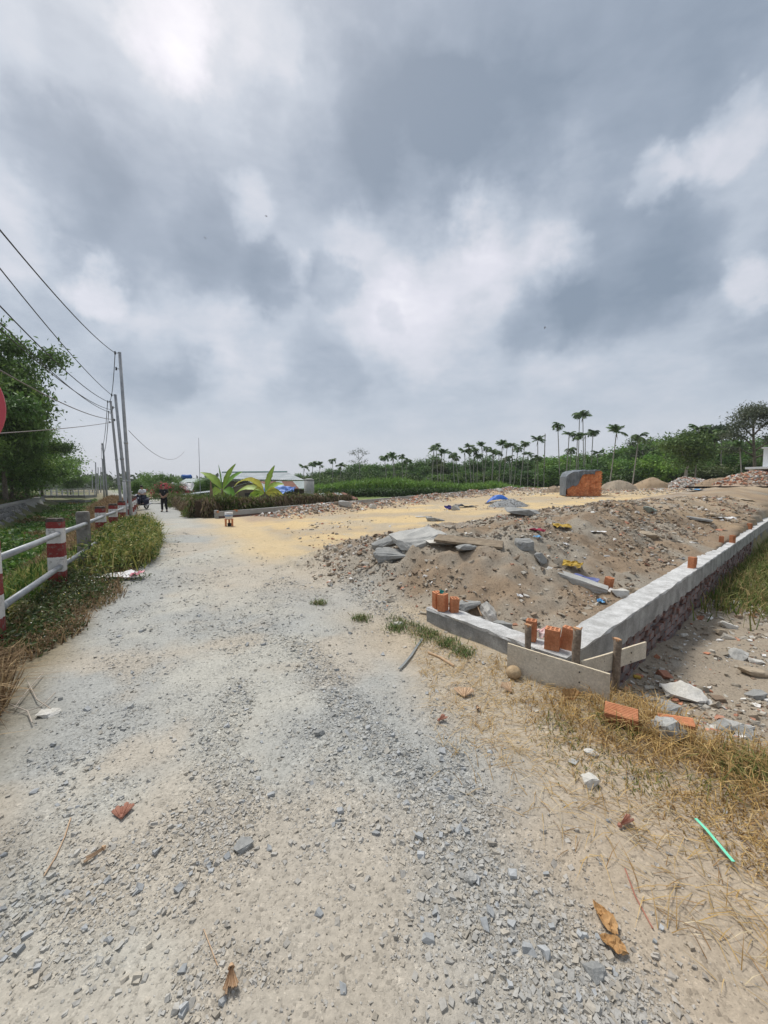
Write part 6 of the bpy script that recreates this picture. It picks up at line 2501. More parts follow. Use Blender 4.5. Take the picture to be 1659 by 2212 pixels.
PC = [(.08, .14, .05), (.10, .17, .06), (.13, .20, .07)]
CROWNS = [palm_crown(600 + i, nf, 1.95, PC, dr) for i, (nf, dr) in enumerate(((12, 1.3), (15, 1.8), (11, 1.0), (13, 2.1)))]
mb = MB().tube([(0, 0, 0), (0, 0, .3), (0, 0, .65), (0, 0, 1)], [.115, .095, .085, .075], 7, False)
TRUNKM = bpy.data.meshes.new('palm_trunk')
TRUNKM.from_pydata(mb.v, [], mb.f)
TRUNKM.polygons.foreach_set('use_smooth', np.ones(len(TRUNKM.polygons), dtype=bool))
TRUNKM.materials.append(M_PTRUNK)
mb = MB().tube([(0, 0, -.85), (0, 0, -.45), (0, 0, .05)], [.085, .115, .07], 8, False)
SHAFTM = bpy.data.meshes.new('crown_shaft')
SHAFTM.from_pydata(mb.v, [], mb.f)
SHAFTM.materials.append(mat('crown_shaft', (.08, .13, .04), (.12, .17, .06), 2.0, .6))

ORD = ['first', 'second', 'third', 'fourth', 'fifth', 'sixth', 'seventh', 'eighth', 'ninth', 'tenth', 'eleventh', 'twelfth', 'thirteenth', 'fourteenth', 'fifteenth',
       'sixteenth', 'seventeenth', 'eighteenth', 'nineteenth', 'twentieth', 'twenty-first', 'twenty-second']
z5 = [(160, 440), (223, 415), (266, 428), (352, 395), (408, 432), (700, 372), (752, 368), (815, 368), (1030, 325), (1044, 297), (1100, 340), (1157, 350), (1262, 303), (1300, 325), (1350, 298), (1384, 315),
      (1424, 335), (1462, 350), (1488, 290), (1520, 288), (1556, 297), (1590, 320)]
z6 = [((30, 335), 'palm at the left foot of the tall palm group'), ((120, 312), 'slender palm left of the bare pole trunk'), ((258, 210), 'tall lone palm left of the tallest pair'), ((333, 272), 'palm leaning left just below the tallest pair'),
      ((398, 135), 'left palm of the tallest pair'), ((422, 152), 'right palm of the tallest pair'), ((385, 282), 'short palm right under the tallest pair'), ((442, 275), 'short palm just right of the tallest pair'),
      ((488, 258), 'slender palm, rightmost of the tall group'), ((640, 252), 'full-crowned palm between the tall group and the soil heaps'), ((800, 285), 'palm with pale trunk above the tan soil heap'),
      ((1206, 232), 'big palm with long pale trunk near the right'), ((1352, 258), 'dark palm rising behind the big right palm'), ((1485, 350), 'low bright palm near the white building')]
palm_base_z = 0.0


def palm(px, py, Y, label, k, cr, gz_=0.0, thick=1.0):
    cr *= random.uniform(.72, .92)
    thick *= .8
    T = W(px, py, Y)
    lean = random.uniform(-.9, .9)
    e = empty('areca_palm', (T.x - lean, T.y, gz_), 0, label, 'palm', 'areca palms along the tree belt')
    H = T.z - gz_ - cr * .55
    tr = link('trunk', TRUNKM, e)
    v = Vector((lean, random.uniform(-.3, .3), H))
    tr.rotation_euler = v.to_track_quat('Z', 'Y').to_euler()
    tr.scale = (thick, thick, v.length)
    sh = link('crown_shaft', SHAFTM, e)
    sh.location = v
    sh.scale = (cr * .8,) * 3
    c_ = link('crown', CROWNS[k % 4], e)
    c_.location = v
    c_.rotation_euler = (0, 0, random.uniform(0, 6.28))
    c_.scale = (cr,) * 3
    return e


for i, (zx, zy) in enumerate(z5):
    px, py = 604.8 + zx * .3229, 864 + zy * .3229
    Y = 92 if i < 5 else random.uniform(73, 79)
    palm(px, py, Y, f'{ORD[i]} areca palm counted from the left along the tree belt', i, random.uniform(.72, .9) if i > 4 else 1.0)
for i, ((zx, zy), lab) in enumerate(z6):
    px, py = 1123.2 + zx * .3229, 846.7 + zy * .3229
    Y = (76, 76, 74, 72, 78, 77, 71, 74, 76, 62, 58, 53, 62, 53)[i]
    palm(px, py, Y, lab, i + 1, (.85, .9, 1.0, 1.0, 1.0, 1.0, .95, .85, .85, 1.1, .95, .95, 1.1, .85)[i], thick=1.15)
for i, (px, py, where) in enumerate(((955, 976, 'small palm low between the ninth and twelfth areca palms'), (985, 985, 'stunted palm under the twelfth areca palm'), (1003, 972, 'short palm left of the thirteenth areca palm'), (1032, 980, 'short palm under the fifteenth areca palm'),
                                    (1068, 978, 'short palm left of the dense palm cluster'), (1100, 985, 'short palm under the dense palm cluster'), (1142, 978, 'short palm just right of the dense palm cluster'), (880, 992, 'small palm right of the eighth areca palm'),
                                    (850, 988, 'slight palm between the seventh and eighth areca palms'), (1232, 968, 'half-grown palm under the tall lone palm'), (1290, 975, 'half-grown palm right of the tall group'), (1160, 986, 'stunted palm left of the bare palm trunk'))):
    palm(px, py, random.uniform(72, 80), where, i + 2, random.uniform(.7, 1.0))
# palm trunk without a crown
T = W(1177.5, 942, 76)
e = empty('bare_palm_trunk', (T.x, T.y, 0), 0, 'tall bare palm trunk without a crown', 'trunk')
o = link('trunk', TRUNKM, e)
o.scale = (1.1, 1.1, T.z)
MB().tube([(0, 0, T.z), (0, 0, T.z + .5)], [.14, .05], 7).build('stub', M_PTRUNK, e)

# ------------------------------------------------------------------ the tree belt
def tones(k):
    return [[(c[0] * 1.15, c[1] * 1.38, c[2] * 1.0) for c in t_] for t_ in [[(.026, .048, .016), (.040, .068, .022), (.055, .085, .026)], [(.045, .075, .020), (.060, .095, .026), (.075, .11, .030)],
            [(.055, .060, .030), (.070, .072, .036), (.050, .062, .028)], [(.085, .125, .030), (.065, .105, .028), (.10, .14, .035)]]][k]


JT = []
for s_ in range(8):
    H = (9, 8, 10, 7, 9, 6.5, 8.5, 7.5)[s_]
    JT.append(tree_proto('belt_tree', H, (3.0, 2.6, 2.8, 2.9, 2.4, 3.0, 2.7, 3.2)[s_], H * .40, 44, 7000, .46, tones((0, 1, 0, 3, 2, 1, 0, 2)[s_]), .58, .14, .23, bark=M_PALETRUNK if s_ in (4, 7) else M_TRUNK, seed=40 + s_, shell=.35, aspect=.5))
JH = (9, 8, 10, 7, 9, 6.5, 8.5, 7.5)
prof_x = [630, 700, 760, 800, 850, 900, 950, 1000, 1050, 1100, 1150, 1200, 1250, 1300, 1350, 1400, 1450, 1485, 1520, 1560, 1600, 1660, 1760]
prof_y = [1030, 1016, 1006, 1000, 996, 990, 987, 994, 990, 988, 994, 990, 986, 982, 962, 960, 954, 938, 950, 950, 958, 948, 944]
back = []
px = 628.0
i = 0
while px < 1740:
    top = np.interp(px, prof_x, prof_y) + random.uniform(-4, 9)
    Y = np.interp(px, [630, 760, 1150, 1300, 1700], [116, 104, 100, 84, 76]) + random.uniform(-5, 5)
    back.append((px, top, Y))
    px += random.uniform(13, 22)
front = []
px = 640.0
while px < 1740:
    top = np.interp(px, prof_x, prof_y)
    top = 1050 - (1050 - top) * random.uniform(.42, .72)
    Y = np.interp(px, [630, 760, 1150, 1300, 1700], [104, 92, 88, 70, 62]) + random.uniform(-4, 4)
    front.append((px, top, Y))
    px += random.uniform(17, 30)


LAND = [(604.8 + zx * .3229, f'the {ORD[i]} areca palm from the left') for i, (zx, zy) in enumerate(z5)]
LAND += [(1123.2 + 30 * .3229, 'the palm left of the tall group'), (1123.2 + 120 * .3229, 'the slender palm by the bare trunk'), (1177.5, 'the bare palm trunk'), (1123.2 + 258 * .3229, 'the tall lone palm'), (1123.2 + 333 * .3229, 'the left-leaning palm'),
         (1255, 'the tallest palm pair'), (1123.2 + 488 * .3229, 'the slender palm ending the tall group'), (1310, 'the first soil heap'), (1123.2 + 640 * .3229, 'the full-crowned palm'), (1360, 'the grey-brown soil heap'), (1123.2 + 800 * .3229, 'the pale-trunked palm'),
         (1410, 'the tan soil heap'), (1445, 'the gap between tan and pale heaps'), (1481, 'the forked pale tree'), (1512, 'the big right palm'), (1540, 'the dark rounded crown'), (1575, 'the long soil bank'), (1603, 'the low bright palm'), (1628, 'the feathery tree'), (1655, 'the white building')]
TONE = ['dark green', 'mid green', 'deep green', 'bright green', 'grey-green', 'fresh green', 'blackish green', 'dull green']
_used = {}


def belt(lst, row, grp):
    for i, (px, top, Y) in enumerate(lst):
        T = W(px, top, Y)
        H = T.z
        if px < 1150:
            k = random.choice((0, 2, 0, 6, 1, 4, 6, 2))
        else:
            k = random.choice((0, 2, 1, 4, 5, 6, 7, 3, 1))
        lx, ln = min(LAND, key=lambda a: abs(a[0] - px))
        rel = 'right behind' if abs(px - lx) < 3 else ('just left of' if px < lx else 'just right of')
        lab = f'{TONE[k]} {row} tree {rel} {ln}'
        if lab in _used:
            lab = lab.replace(row, 'second ' + row)
        _used[lab] = 1
        s = H / (JH[k] * .97)
        sxy = s * random.uniform(.95, 1.25) if H > 6 else s * random.uniform(1.2, 1.6)
        plant_tree('belt_tree', JT[k], (T.x, T.y, 0), sxy, random.uniform(0, 6.28), lab, 'tree', grp, s)


belt([b for b in back if b[0] < 1665], 'back-row', 'back row of the tree belt')
belt([b for b in front if b[0] < 1665], 'low front-row', 'front row of the tree belt')

# single trees that stand out
def branchy(name, px, Y, spec, r0, leaves, leaf, cols, label, bark, clump=.9):
    """hand-drawn limbs: spec is a list of polylines in picture directions at distance Y; leaves at the ends"""
    b0 = W(*spec[0][0], Y)
    g = 0.0
    e = empty(name, (b0.x, b0.y, g), 0, label, 'tree')
    tb = MB()
    ends = []
    for li, line in enumerate(spec):
        pts = [W(x, y, Y) - Vector((b0.x, b0.y, g)) + Vector((0, random.uniform(-.6, .6) * min(1, k) * (li > 0), 0)) for k, (x, y) in enumerate(line)]
        if li == 0:
            pts[0].z = -.3
        rr = r0 * (1 if li == 0 else .55)
        tb.tube(pts, list(np.linspace(rr, rr * .35, len(pts))), 7)
        ends += [pts[-1]] * 2 + ([pts[-1].lerp(pts[-2], .5)] if li else [])
    tb.build('trunk', bark, e, True)
    if leaves:
        E = np.array([tuple(p_) for p_ in ends])
        k = rng.integers(0, len(E), leaves)
        P = E[k] + rng.normal(size=(leaves, 3)) * np.array((clump, clump, clump * .45))
        V, F, C = leaf_np(P, rng.uniform(.6, 1.3, leaves) * leaf, pal(leaves, cols, .3) * 1.5, .4, -.1)
        link('crown', mesh_np('crown', V, F, M_LEAF, C), e)
    return e


branchy('forked_tree', 1481, 53, [[(1481, 1042), (1482, 1020), (1486, 1005), (1487, 998)], [(1487, 1000), (1478, 985), (1470, 970), (1466, 958)], [(1487, 998), (1498, 988), (1508, 975)], [(1486, 1000), (1488, 985), (1490, 968)],
         [(1470, 970), (1480, 955), (1485, 945)], [(1498, 988), (1512, 985), (1520, 978)], [(1470, 970), (1455, 962), (1446, 960)], [(1490, 968), (1498, 955), (1500, 945)]], .22, 6500, .42, [(.05, .085, .022), (.07, .115, .03), (.085, .13, .035)],
        'forked tree with pale trunk in front of the dark belt', M_PALETRUNK, 1.0)
branchy('feathery_tree', 1628, 57, [[(1632, 1035), (1630, 1000), (1628, 960), (1627, 915), (1626, 882)], [(1629, 965), (1605, 945), (1586, 940)], [(1629, 975), (1655, 955), (1675, 945)], [(1628, 945), (1610, 925), (1592, 918)],
         [(1628, 940), (1650, 918), (1672, 912)], [(1627, 925), (1612, 905), (1602, 898)], [(1627, 920), (1642, 902), (1655, 895)], [(1629, 985), (1600, 972), (1584, 968)], [(1629, 990), (1660, 980), (1690, 972)], [(1627, 905), (1632, 892), (1640, 886)]],
        .24, 7500, .36, [(.07, .085, .05), (.085, .095, .055), (.055, .07, .04)], 'tall open feathery tree at the right edge', M_TRUNK, .85)
branchy('dark_rounded_tree', 1540, 66, [[(1545, 1040), (1545, 1000), (1544, 960), (1542, 945)], [(1544, 965), (1528, 945), (1520, 938)], [(1544, 955), (1558, 940), (1562, 932)], [(1543, 950), (1542, 930)], [(1544, 958), (1530, 932)], [(1543, 948), (1552, 930)]],
        .2, 5200, .42, [(.028, .048, .022), (.04, .062, .028)], 'dark rounded tree crown between the big palm and the feathery tree', M_TRUNK, .75)
branchy('bare_tree', 775, 92, [[(778, 1040), (777, 1010), (775, 990)], [(775, 992), (768, 982), (760, 980)], [(776, 995), (784, 984), (790, 978)], [(775, 990), (774, 980), (776, 972)], [(768, 982), (764, 976)], [(784, 984), (783, 975)], [(777, 1005), (766, 998), (760, 996)], [(777, 1000), (790, 995)]],
        .12, 500, .3, [(.06, .07, .04)], 'leafless thin tree rising above the belt, far left of the palms', M_PALETRUNK, .5)
branchy('bare_tree', 1398, 76, [[(1396, 1040), (1392, 1000), (1388, 975)], [(1388, 980), (1372, 965), (1360, 958)], [(1388, 975), (1392, 960), (1400, 952)], [(1390, 985), (1405, 970), (1414, 966)], [(1372, 965), (1366, 952)], [(1390, 990), (1376, 985), (1368, 984)]],
        .13, 900, .34, [(.05, .065, .03)], 'thin-leaved branching tree behind the pale-trunked palm', M_PALETRUNK, .6)

# bougainvillea and trees behind the two people
BT = tree_proto('garden_tree', 4.2, 2.1, 1.5, 30, 7000, .24, [(.05, .095, .022), (.075, .13, .03), (.09, .15, .035)], .62, .10, .26, seed=71)
BF = tree_proto('flowering_shrub', 3.0, 1.5, 1.2, 26, 6000, .18, [(.06, .10, .03), (.05, .085, .025), (.07, .12, .03), (.30, .03, .065)], .55, .07, .26, seed=72, var=.2)
for px, Y, top, lab in ((297, 40, 1035, 'green tree behind the parked motorbike'), (330, 50, 1019, 'rounded garden tree behind the standing person'), (372, 52, 1026, 'small round tree left of the blue tank'), (310, 60, 1032, 'low tree farther behind the motorbike'),
                        (442, 50, 1030, 'small tree in front of the far house')):
    T = W(px, top, Y)
    s = T.z / 4.3
    plant_tree('garden_tree', BT, (T.x, T.y, 0), s * 1.05, px, lab, 'tree', None, s)
for px, Y, top, lab in ((352, 36, 1036, 'red flowering shrub behind the standing person'), (376, 38, 1040, 'red flowering shrub right of the standing person')):
    T = W(px, top, Y)
    s = T.z / 3.1
    plant_tree('flowering_shrub', BF, (T.x, T.y, 0), s * 1.05, px, lab, 'shrub', None, s)


# ------------------------------------------------------------------ thickets, field edge, far wood
def thicket():
    # bright cane and grass between field and palms
    n = 26000
    px = rng.uniform(640, 1180, n)
    Y = rng.uniform(62, 71, n)
    x = (px - 829.5) / FPX * Y
    top = np.interp(px, [640, 720, 760, 850, 900, 1000, 1060, 1120, 1180], [1.6, 2.4, 3.2, 3.4, 2.8, 2.2, 2.8, 1.6, 1.2]) * (.7 + .6 * fbm(x, Y, .25, 3, 240))
    c = pal(n, [(.16, .29, .055), (.20, .33, .065), (.12, .22, .045), (.25, .34, .08)], .3)
    V, F, C = blade_np(x, Y, np.zeros(n) - .1, top * rng.uniform(.55, 1.1, n), np.full(n, .06), rng.uniform(.1, .6, n), c)
    n2 = 12000
    i = rng.integers(0, n, n2)
    P = np.stack([x[i], Y[i] - 1.0, rng.random(n2) * top[i] * .75], 1)
    V2, F2, C2 = leaf_np(P, rng.uniform(.35, .8, n2), pal(n2, [(.14, .26, .05), (.18, .30, .06), (.10, .19, .04)], .3), .3, .4)
    o = link('cane_thicket', mesh_np('cane_thicket', V, F, M_GRASS, C))
    tag(o, 'bright green cane thicket in front of the palms', 'thicket', kind='stuff')
    o = link('broad_thicket', mesh_np('broad_thicket', V2, F2, M_LEAF, C2))
    tag(o, 'broad-leaved plants mixed into the cane thicket', 'thicket', kind='stuff')
    # clipped-looking row of dark bushes in front
    n = 16000
    px = rng.uniform(690, 1050, n)
    Y = np.interp(px, [690, 1050], [54, 62]) + rng.normal(0, .7, n)
    x = (px - 829.5) / FPX * Y
    z = rng.random(n) ** .8 * 1.25 * (.6 + .6 * fbm(x, Y, .4, 3, 246))
    V, F, C = leaf_np(np.stack([x, Y, z], 1), rng.uniform(.22, .42, n), pal(n, [(.05, .095, .022), (.07, .13, .03), (.035, .065, .018)], .3), .4, .4)
    o = link('bush_row', mesh_np('bush_row', V, F, M_LEAF, C))
    tag(o, 'low row of dark green bushes along the field edge', 'bushes', kind='stuff')
    # trees' skirts and shrubs closing the belt at the ground
    n = 42000
    px = rng.uniform(630, 1740, n)
    Y = np.interp(px, [630, 760, 1150, 1300, 1700], [98, 88, 83, 67, 59]) + rng.uniform(-3, 12, n)
    x = (px - 829.5) / FPX * Y
    hh = np.interp(px, [630, 760, 1150, 1300, 1700], [3.5, 4.5, 4.0, 4.0, 4.5]) * (.5 + .8 * fbm(x, Y, .3, 3, 250))
    z = rng.random(n) * hh
    tone = fbm(x, Y, .2, 3, 252)
    c = pal(n, [(.032, .060, .018), (.046, .080, .024), (.062, .10, .028)], .3)
    b = tone > .56
    c[b] = pal(int(b.sum()), [(.12, .19, .045), (.14, .21, .05)], .3)
    V, F, C = leaf_np(np.stack([x, Y, z], 1), rng.uniform(.35, .7, n), c, .42, .2)
    o = link('undergrowth', mesh_np('undergrowth', V, F, M_LEAF, C))
    tag(o, 'dense shrubs closing the foot of the tree belt', 'undergrowth', kind='stuff')
    # woods on the horizon
    n = 26000
    an = rng.uniform(-.95, 1.2, n)
    d = rng.uniform(190, 330, n)
    x, y = np.sin(an) * d, np.cos(an) * d
    z = rng.random(n) * 6.5 * (.45 + .9 * fbm(x, y, .03, 4, 255))
    V, F, C = leaf_np(np.stack([x, y, z], 1), rng.uniform(1.2, 2.6, n), pal(n, [(.05, .075, .035), (.065, .09, .04), (.045, .06, .03)], .2), .7, .1)
    o = link('far_wood', mesh_np('far_wood', V, F, M_LEAF, C))
    tag(o, 'far wood along the horizon', 'wood', kind='stuff')
    # weeds between road and sheds, and around the hedge
    n = 12000
    px = rng.uniform(285, 700, n)
    Y = rng.uniform(33, 48, n)
    x = (px - 829.5) / FPX * Y
    q, t, qe, m, nn, k = coords(x, Y)
    ok = (qe > 3.0) & (fbm(x, Y, .35, 3, 260) > .45)
    x, Y = x[ok], Y[ok]
    n = len(x)
    z = rng.random(n) * 1.3 * fbm(x, Y, .5, 3, 261)
    V, F, C = leaf_np(np.stack([x, Y, z], 1), rng.uniform(.15, .34, n), pal(n, GREEN + DGREEN, .3), .4, .4)
    o = link('yard_weeds', mesh_np('yard_weeds', V, F, M_LEAF, C))
    tag(o, 'green weeds around the sheds behind the hedge', 'weeds', kind='stuff')


thicket()


# ------------------------------------------------------------------ people
M_SKIN = mat('skin', (.36, .21, .14), (.40, .24, .165), 8.0, .6, fine=.05)
M_BLACKC = mat('black_cloth', (.014, .014, .016), (.024, .024, .026), 14.0, .9, .3, 40.0)
M_WHITEC = mat('white_cloth', (.62, .62, .63), (.70, .70, .70), 14.0, .9, .3, 40.0)
M_HAIR = mat('black_hair', (.008, .007, .007), (.015, .013, .012), 30.0, .6)
M_DENIM = mat('dark_trousers', (.025, .028, .045), (.04, .045, .065), 14.0, .9)


def skin_obj(name, verts, edges, radii, m, parent, sub=2):
    me = bpy.data.meshes.new(name)
    me.from_pydata(verts, edges, [])
    me.materials.append(m)
    o = link(name, me, parent)
    o.modifiers.new('skin', 'SKIN').use_smooth_shade = True
    for i, r_ in enumerate(radii):
        sv = me.skin_vertices[0].data[i]
        sv.radius = (r_, r_) if isinstance(r_, (int, float)) else r_
        sv.use_root = (i == 0)
    s = o.modifiers.new('sub', 'SUBSURF')
    s.levels = sub
    s.render_levels = sub
    return o


def hand(V, E, Rr, wrist_i, wrist, d, side, s=1.0):
    """palm and five curled fingers growing from the wrist"""
    d = Vector(d).normalized()
    side = Vector(side).normalized()
    nrm = d.cross(side)
    w = Vector(wrist)
    pi = len(V)
    V.append(tuple(w + d * .065 * s))
    E.append((wrist_i, pi))
    Rr.append((.036 * s, .020 * s))
    for k, (off, ln) in enumerate(((-.030, .062), (-.010, .074), (.010, .070), (.030, .056))):
        a = w + d * .095 * s + side * off * s
        b = a + d * ln * .5 * s + nrm * .012 * s
        c = b + d * ln * .35 * s + nrm * .030 * s
        i = len(V)
        V += [tuple(a), tuple(b), tuple(c)]
        E += [(pi, i), (i, i + 1), (i + 1, i + 2)]
        Rr += [.010 * s, .009 * s, .007 * s]
    a = w + d * .03 * s - side * .038 * s
    b = a + d * .035 * s - side * .018 * s + nrm * .012 * s
    c = b + d * .03 * s + nrm * .015 * s
    i = len(V)
    V += [tuple(a), tuple(b), tuple(c)]
    E += [(pi, i), (i, i + 1), (i + 1, i + 2)]
    Rr += [.012 * s, .011 * s, .008 * s]


def head_parts(e, hc, tilt, turn=0.0):
    """hair, eyes and mouth on a head centred at hc; face looks along -y"""
    M = Euler((R(tilt), 0, R(turn))).to_matrix()
    hb = MB()
    hb.ball((0, .012, .035), (.082, .100, .095), 14, 10, .03)
    hb.v = [tuple(M @ Vector(v) + Vector(hc)) for v in hb.v if True]
    # keep the face free
    o = hb.build('hair', M_HAIR, e, True)
    fb = MB()
    fb.ball((0, -.016, -.015), (.070, .088, .108), 14, 10)
    fb.ball((0, -.104, -.015), (.012, .018, .020), 8, 6)
    for sx in (-1, 1):
        fb.ball((sx * .073, .005, -.012), (.012, .020, .030), 8, 6)
    fb.v = [tuple(M @ Vector(v) + Vector(hc)) for v in fb.v]
    f = fb.build('face', M_SKIN, e, True)
    for sx in (-1, 1):
        eb = MB()
        eb.ball((sx * .028, -.092, .008), (.011, .010, .006), 8, 6)
        eb.v = [tuple(M @ Vector(v) + Vector(hc)) for v in eb.v]
        eb.build('eye', M_HAIR, f, True)
    eb = MB()
    eb.ball((0, -.096, -.058), (.022, .010, .006), 8, 6)
    eb.v = [tuple(M @ Vector(v) + Vector(hc)) for v in eb.v]
    eb.build('mouth', mat('lips', (.25, .09, .075), None, 5.0, .5), f, True)


def standing(loc, rz):
    e = empty('person', loc, rz, 'person in black shirt and trousers standing on the road, hands clasped in front', 'person')
    V, E, Rr = [], [], []

    def add(p, r_, prev=None):
        V.append(p)
        Rr.append(r_)
        if prev is not None:
            E.append((prev, len(V) - 1))
        return len(V) - 1
    pel = add((0, 0, .93), (.13, .10))
    ch = add((0, .01, 1.14), (.125, .095), pel)
    sh = add((0, .015, 1.34), (.12, .085), ch)
    nk = add((0, .0, 1.44), .050, sh)
    add((0, -.015, 1.50), .055, nk)
    for s in (-1, 1):
        a = add((s * .165, .015, 1.36), .060, sh)
        b = add((s * .235, .04, 1.12), .044, a)
        c = add((s * .075, -.17, .965), .030, b)
        hand(V, E, Rr, c, V[c], (-s * .75, -.25, -.45), (0, -.5, .6), 1.0)
        hp = add((s * .095, 0, .86), .095, pel)
        kn = add((s * .105, -.015, .48), .062, hp)
        an = add((s * .115 + (.03 if s > 0 else 0), .02, .09), .040, kn)
        add((s * .13 + (.03 if s > 0 else 0), -.13, .035), .036, an)
    skin_obj('body', V, E, Rr, M_SKIN, e)
    # shirt
    V, E, Rr = [], [], []
    a0 = add((0, 0, .90), (.150, .118))
    a1 = add((0, .01, 1.12), (.150, .115), a0)
    a2 = add((0, .015, 1.33), (.150, .108), a1)
    add((0, .005, 1.41), .068, a2)
    for s in (-1, 1):
        b0 = add((s * .170, .015, 1.355), .080, a2)
        add((s * .225, .035, 1.16), .068, b0)
    skin_obj('shirt', V, E, Rr, M_BLACKC, e)
    V, E, Rr = [], [], []
    a0 = add((0, 0, .94), (.140, .112))
    for s in (-1, 1):
        b0 = add((s * .095, 0, .83), .108, a0)
        b1 = add((s * .106, -.015, .47), .080, b0)
        add((s * .116 + (.03 if s > 0 else 0), .015, .10), .068, b1)
    skin_obj('trousers', V, E, Rr, M_BLACKC, e)
    for s in (-1, 1):
        MB().ball((s * .13 + (.03 if s > 0 else 0), -.07, .035), (.052, .135, .04), 12, 8).build('slipper', mat('slipper', (.05, .03, .03), None, 5.0, .7), e, True)
    head_parts(e, (0, -.03, 1.585), 14)
    MB().box((.09, -.112, 1.25), (.06, .006, .018)).build('chest_print', M_WHITEC, e)
    return e


p = hit(355, 1105)
standing((p.x, p.y, p.z - .005), R(14))


def scooter(loc, rz):
    e = empty('motor_scooter', loc, rz, 'dark motor scooter parked at the road edge facing the viewer', 'motorcycle')
    M_BODY = mat('navy_paint', (.012, .014, .035), (.02, .022, .05), 3.0, .3, spec=.5, fine=.04)
    M_TYRE = mat('tyre', (.016, .016, .016), (.024, .024, .024), 9.0, .9)
    M_GLASS = mat('lamp_glass', (.65, .68, .72), (.75, .77, .8), 3.0, .15, spec=.6)
    M_CHROME = mat('silver_trim', (.5, .5, .52), (.6, .6, .62), 3.0, .3, metal=.7)

    def wheel(y):
        t = MB()
        n, k = 24, 8
        vs_ = []
        for i in range(n):
            a = 2 * math.pi * i / n
            for j in range(k):
                b = 2 * math.pi * j / k
                r_ = .235 + .045 * math.cos(b)
                vs_.append((.045 * math.sin(b), y + r_ * math.cos(a), .28 + r_ * math.sin(a)))
        t.add(vs_, [(i * k + j, ((i + 1) % n) * k + j, ((i + 1) % n) * k + (j + 1) % k, i * k + (j + 1) % k) for i in range(n) for j in range(k)])
        w = t.build('wheel', M_TYRE, e, True)
        r_ = MB()
        r_.tube([(-.03, y, .28), (.03, y, .28)], .06, 12)
        for i in range(6):
            a = math.pi / 3 * i
            r_.box((0, y + .11 * math.cos(a), .28 + .11 * math.sin(a)), (.03, .20, .03), rot=Matrix.Rotation(a, 3, 'X'))
        r_.build('rim', M_CHROME, w)
    wheel(-.62)
    wheel(.62)
    MB().tube([(0, -.90, .40), (0, -.80, .55), (0, -.62, .60), (0, -.45, .54)], [.03, .07, .075, .05], 10).build('front_fender', M_BODY, e, True)
    for s in (-1, 1):
        MB().tube([(s * .07, -.62, .28), (s * .06, -.52, .65)], .022, 8).build('fork', M_CHROME, e, True)
        MB().tube([(s * .06, -.40, .97), (s * .20, -.36, 1.01), (s * .36, -.30, .99)], .014, 8).build('handlebar', M_DARK, e, True)
        MB().tube([(s * .27, -.335, 1.0), (s * .39, -.29, .985)], .021, 8).build('grip', M_DARK, e, True)
        MB().tube([(s * .22, -.35, 1.01), (s * .30, -.38, 1.19)], .008, 6).build('mirror_arm', M_DARK, e)
        MB().ball((s * .33, -.38, 1.21), (.062, .015, .042), 12, 8).build('mirror', M_CHROME, e, True)
        MB().ball((s * .16, -.55, .80), (.055, .035, .03), 10, 7).build('turn_signal', M_GLASS, e, True)
        MB().box((s * .165, .25, .45), (.05, .75, .22), rot=Matrix.Rotation(R(8), 3, 'X')).build('side_panel', M_BODY, e)
    # leg shield: curved apron
    mb = MB()
    vs_ = []
    for i in range(7):
        f = i / 6
        z = .32 + .62 * f
        y = -.46 - .10 * math.sin(f * 2.4) + .06 * f
        w = .17 + .06 * math.sin(f * 3.0)
        for x in (-w, -w * .55, 0, w * .55, w):
            vs_.append((x, y + .28 * (x / .25) ** 2 * .4, z))
    n = len(vs_)
    vs_ += [(x, y + .05, z) for x, y, z in vs_]
    fs = []
    for i in range(6):
        for j in range(4):
            a = i * 5 + j
            fs += [(a, a + 1, a + 6, a + 5), (n + a, n + a + 5, n + a + 6, n + a + 1)]
    for i in range(6):
        for j in (0, 4):
            a = i * 5 + j
            fs.append((a, a + 5, n + a + 5, n + a))
    fs += [(j, n + j, n + j + 1, j + 1) for j in range(4)] + [(30 + j, 31 + j, n + 31 + j, n + 30 + j) for j in range(4)]
    mb.add(vs_, fs)
    mb.build('leg_shield', M_BODY, e, True)
    MB().ball((0, -.44, .98), (.13, .12, .085), 14, 9).build('handlebar_cover', M_BODY, e, True)
    MB().ball((0, -.555, .97), (.075, .03, .05), 12, 8).build('headlight', M_GLASS, e, True)
    MB().box((0, -.585, .70), (.26, .02, .035)).build('front_trim', M_CHROME, e)
    MB().box((0, -.13, .33), (.26, .50, .07)).build('floor_board', M_DARK, e)
    MB().tube([(0, .08, .42), (0, .20, .56), (0, .55, .62), (0, .85, .66), (0, .98, .62)], [.10, .16, .17, .12, .04], 12).build('rear_body', M_BODY, e, True)
    MB().tube([(0, .08, .72), (0, .30, .75), (0, .62, .78), (0, .84, .79)], [.05, .085, .085, .05], 12).build('seat', M_DARK, e, True)
    MB().ball((0, .97, .66), (.09, .03, .035), 10, 7).build('tail_light', mat('tail_red', (.3, .02, .02), None, 3.0, .3), e, True)
    MB().tube([(.16, .35, .28), (.18, .75, .36), (.18, .92, .40)], [.03, .055, .05], 10).build('exhaust', M_CHROME, e, True)
    MB().tube([(0, .30, .35), (.0, .62, .28)], [.08, .05], 8).build('engine_block', M_STEEL, e, True)
    MB().tube([(-.10, .05, .25), (-.26, .10, .01)], .012, 6).build('side_stand', M_DARK, e)
    return e


p = hit(305, 1101)
sc_rz = R(2)
scooter((p.x, p.y, p.z), sc_rz)


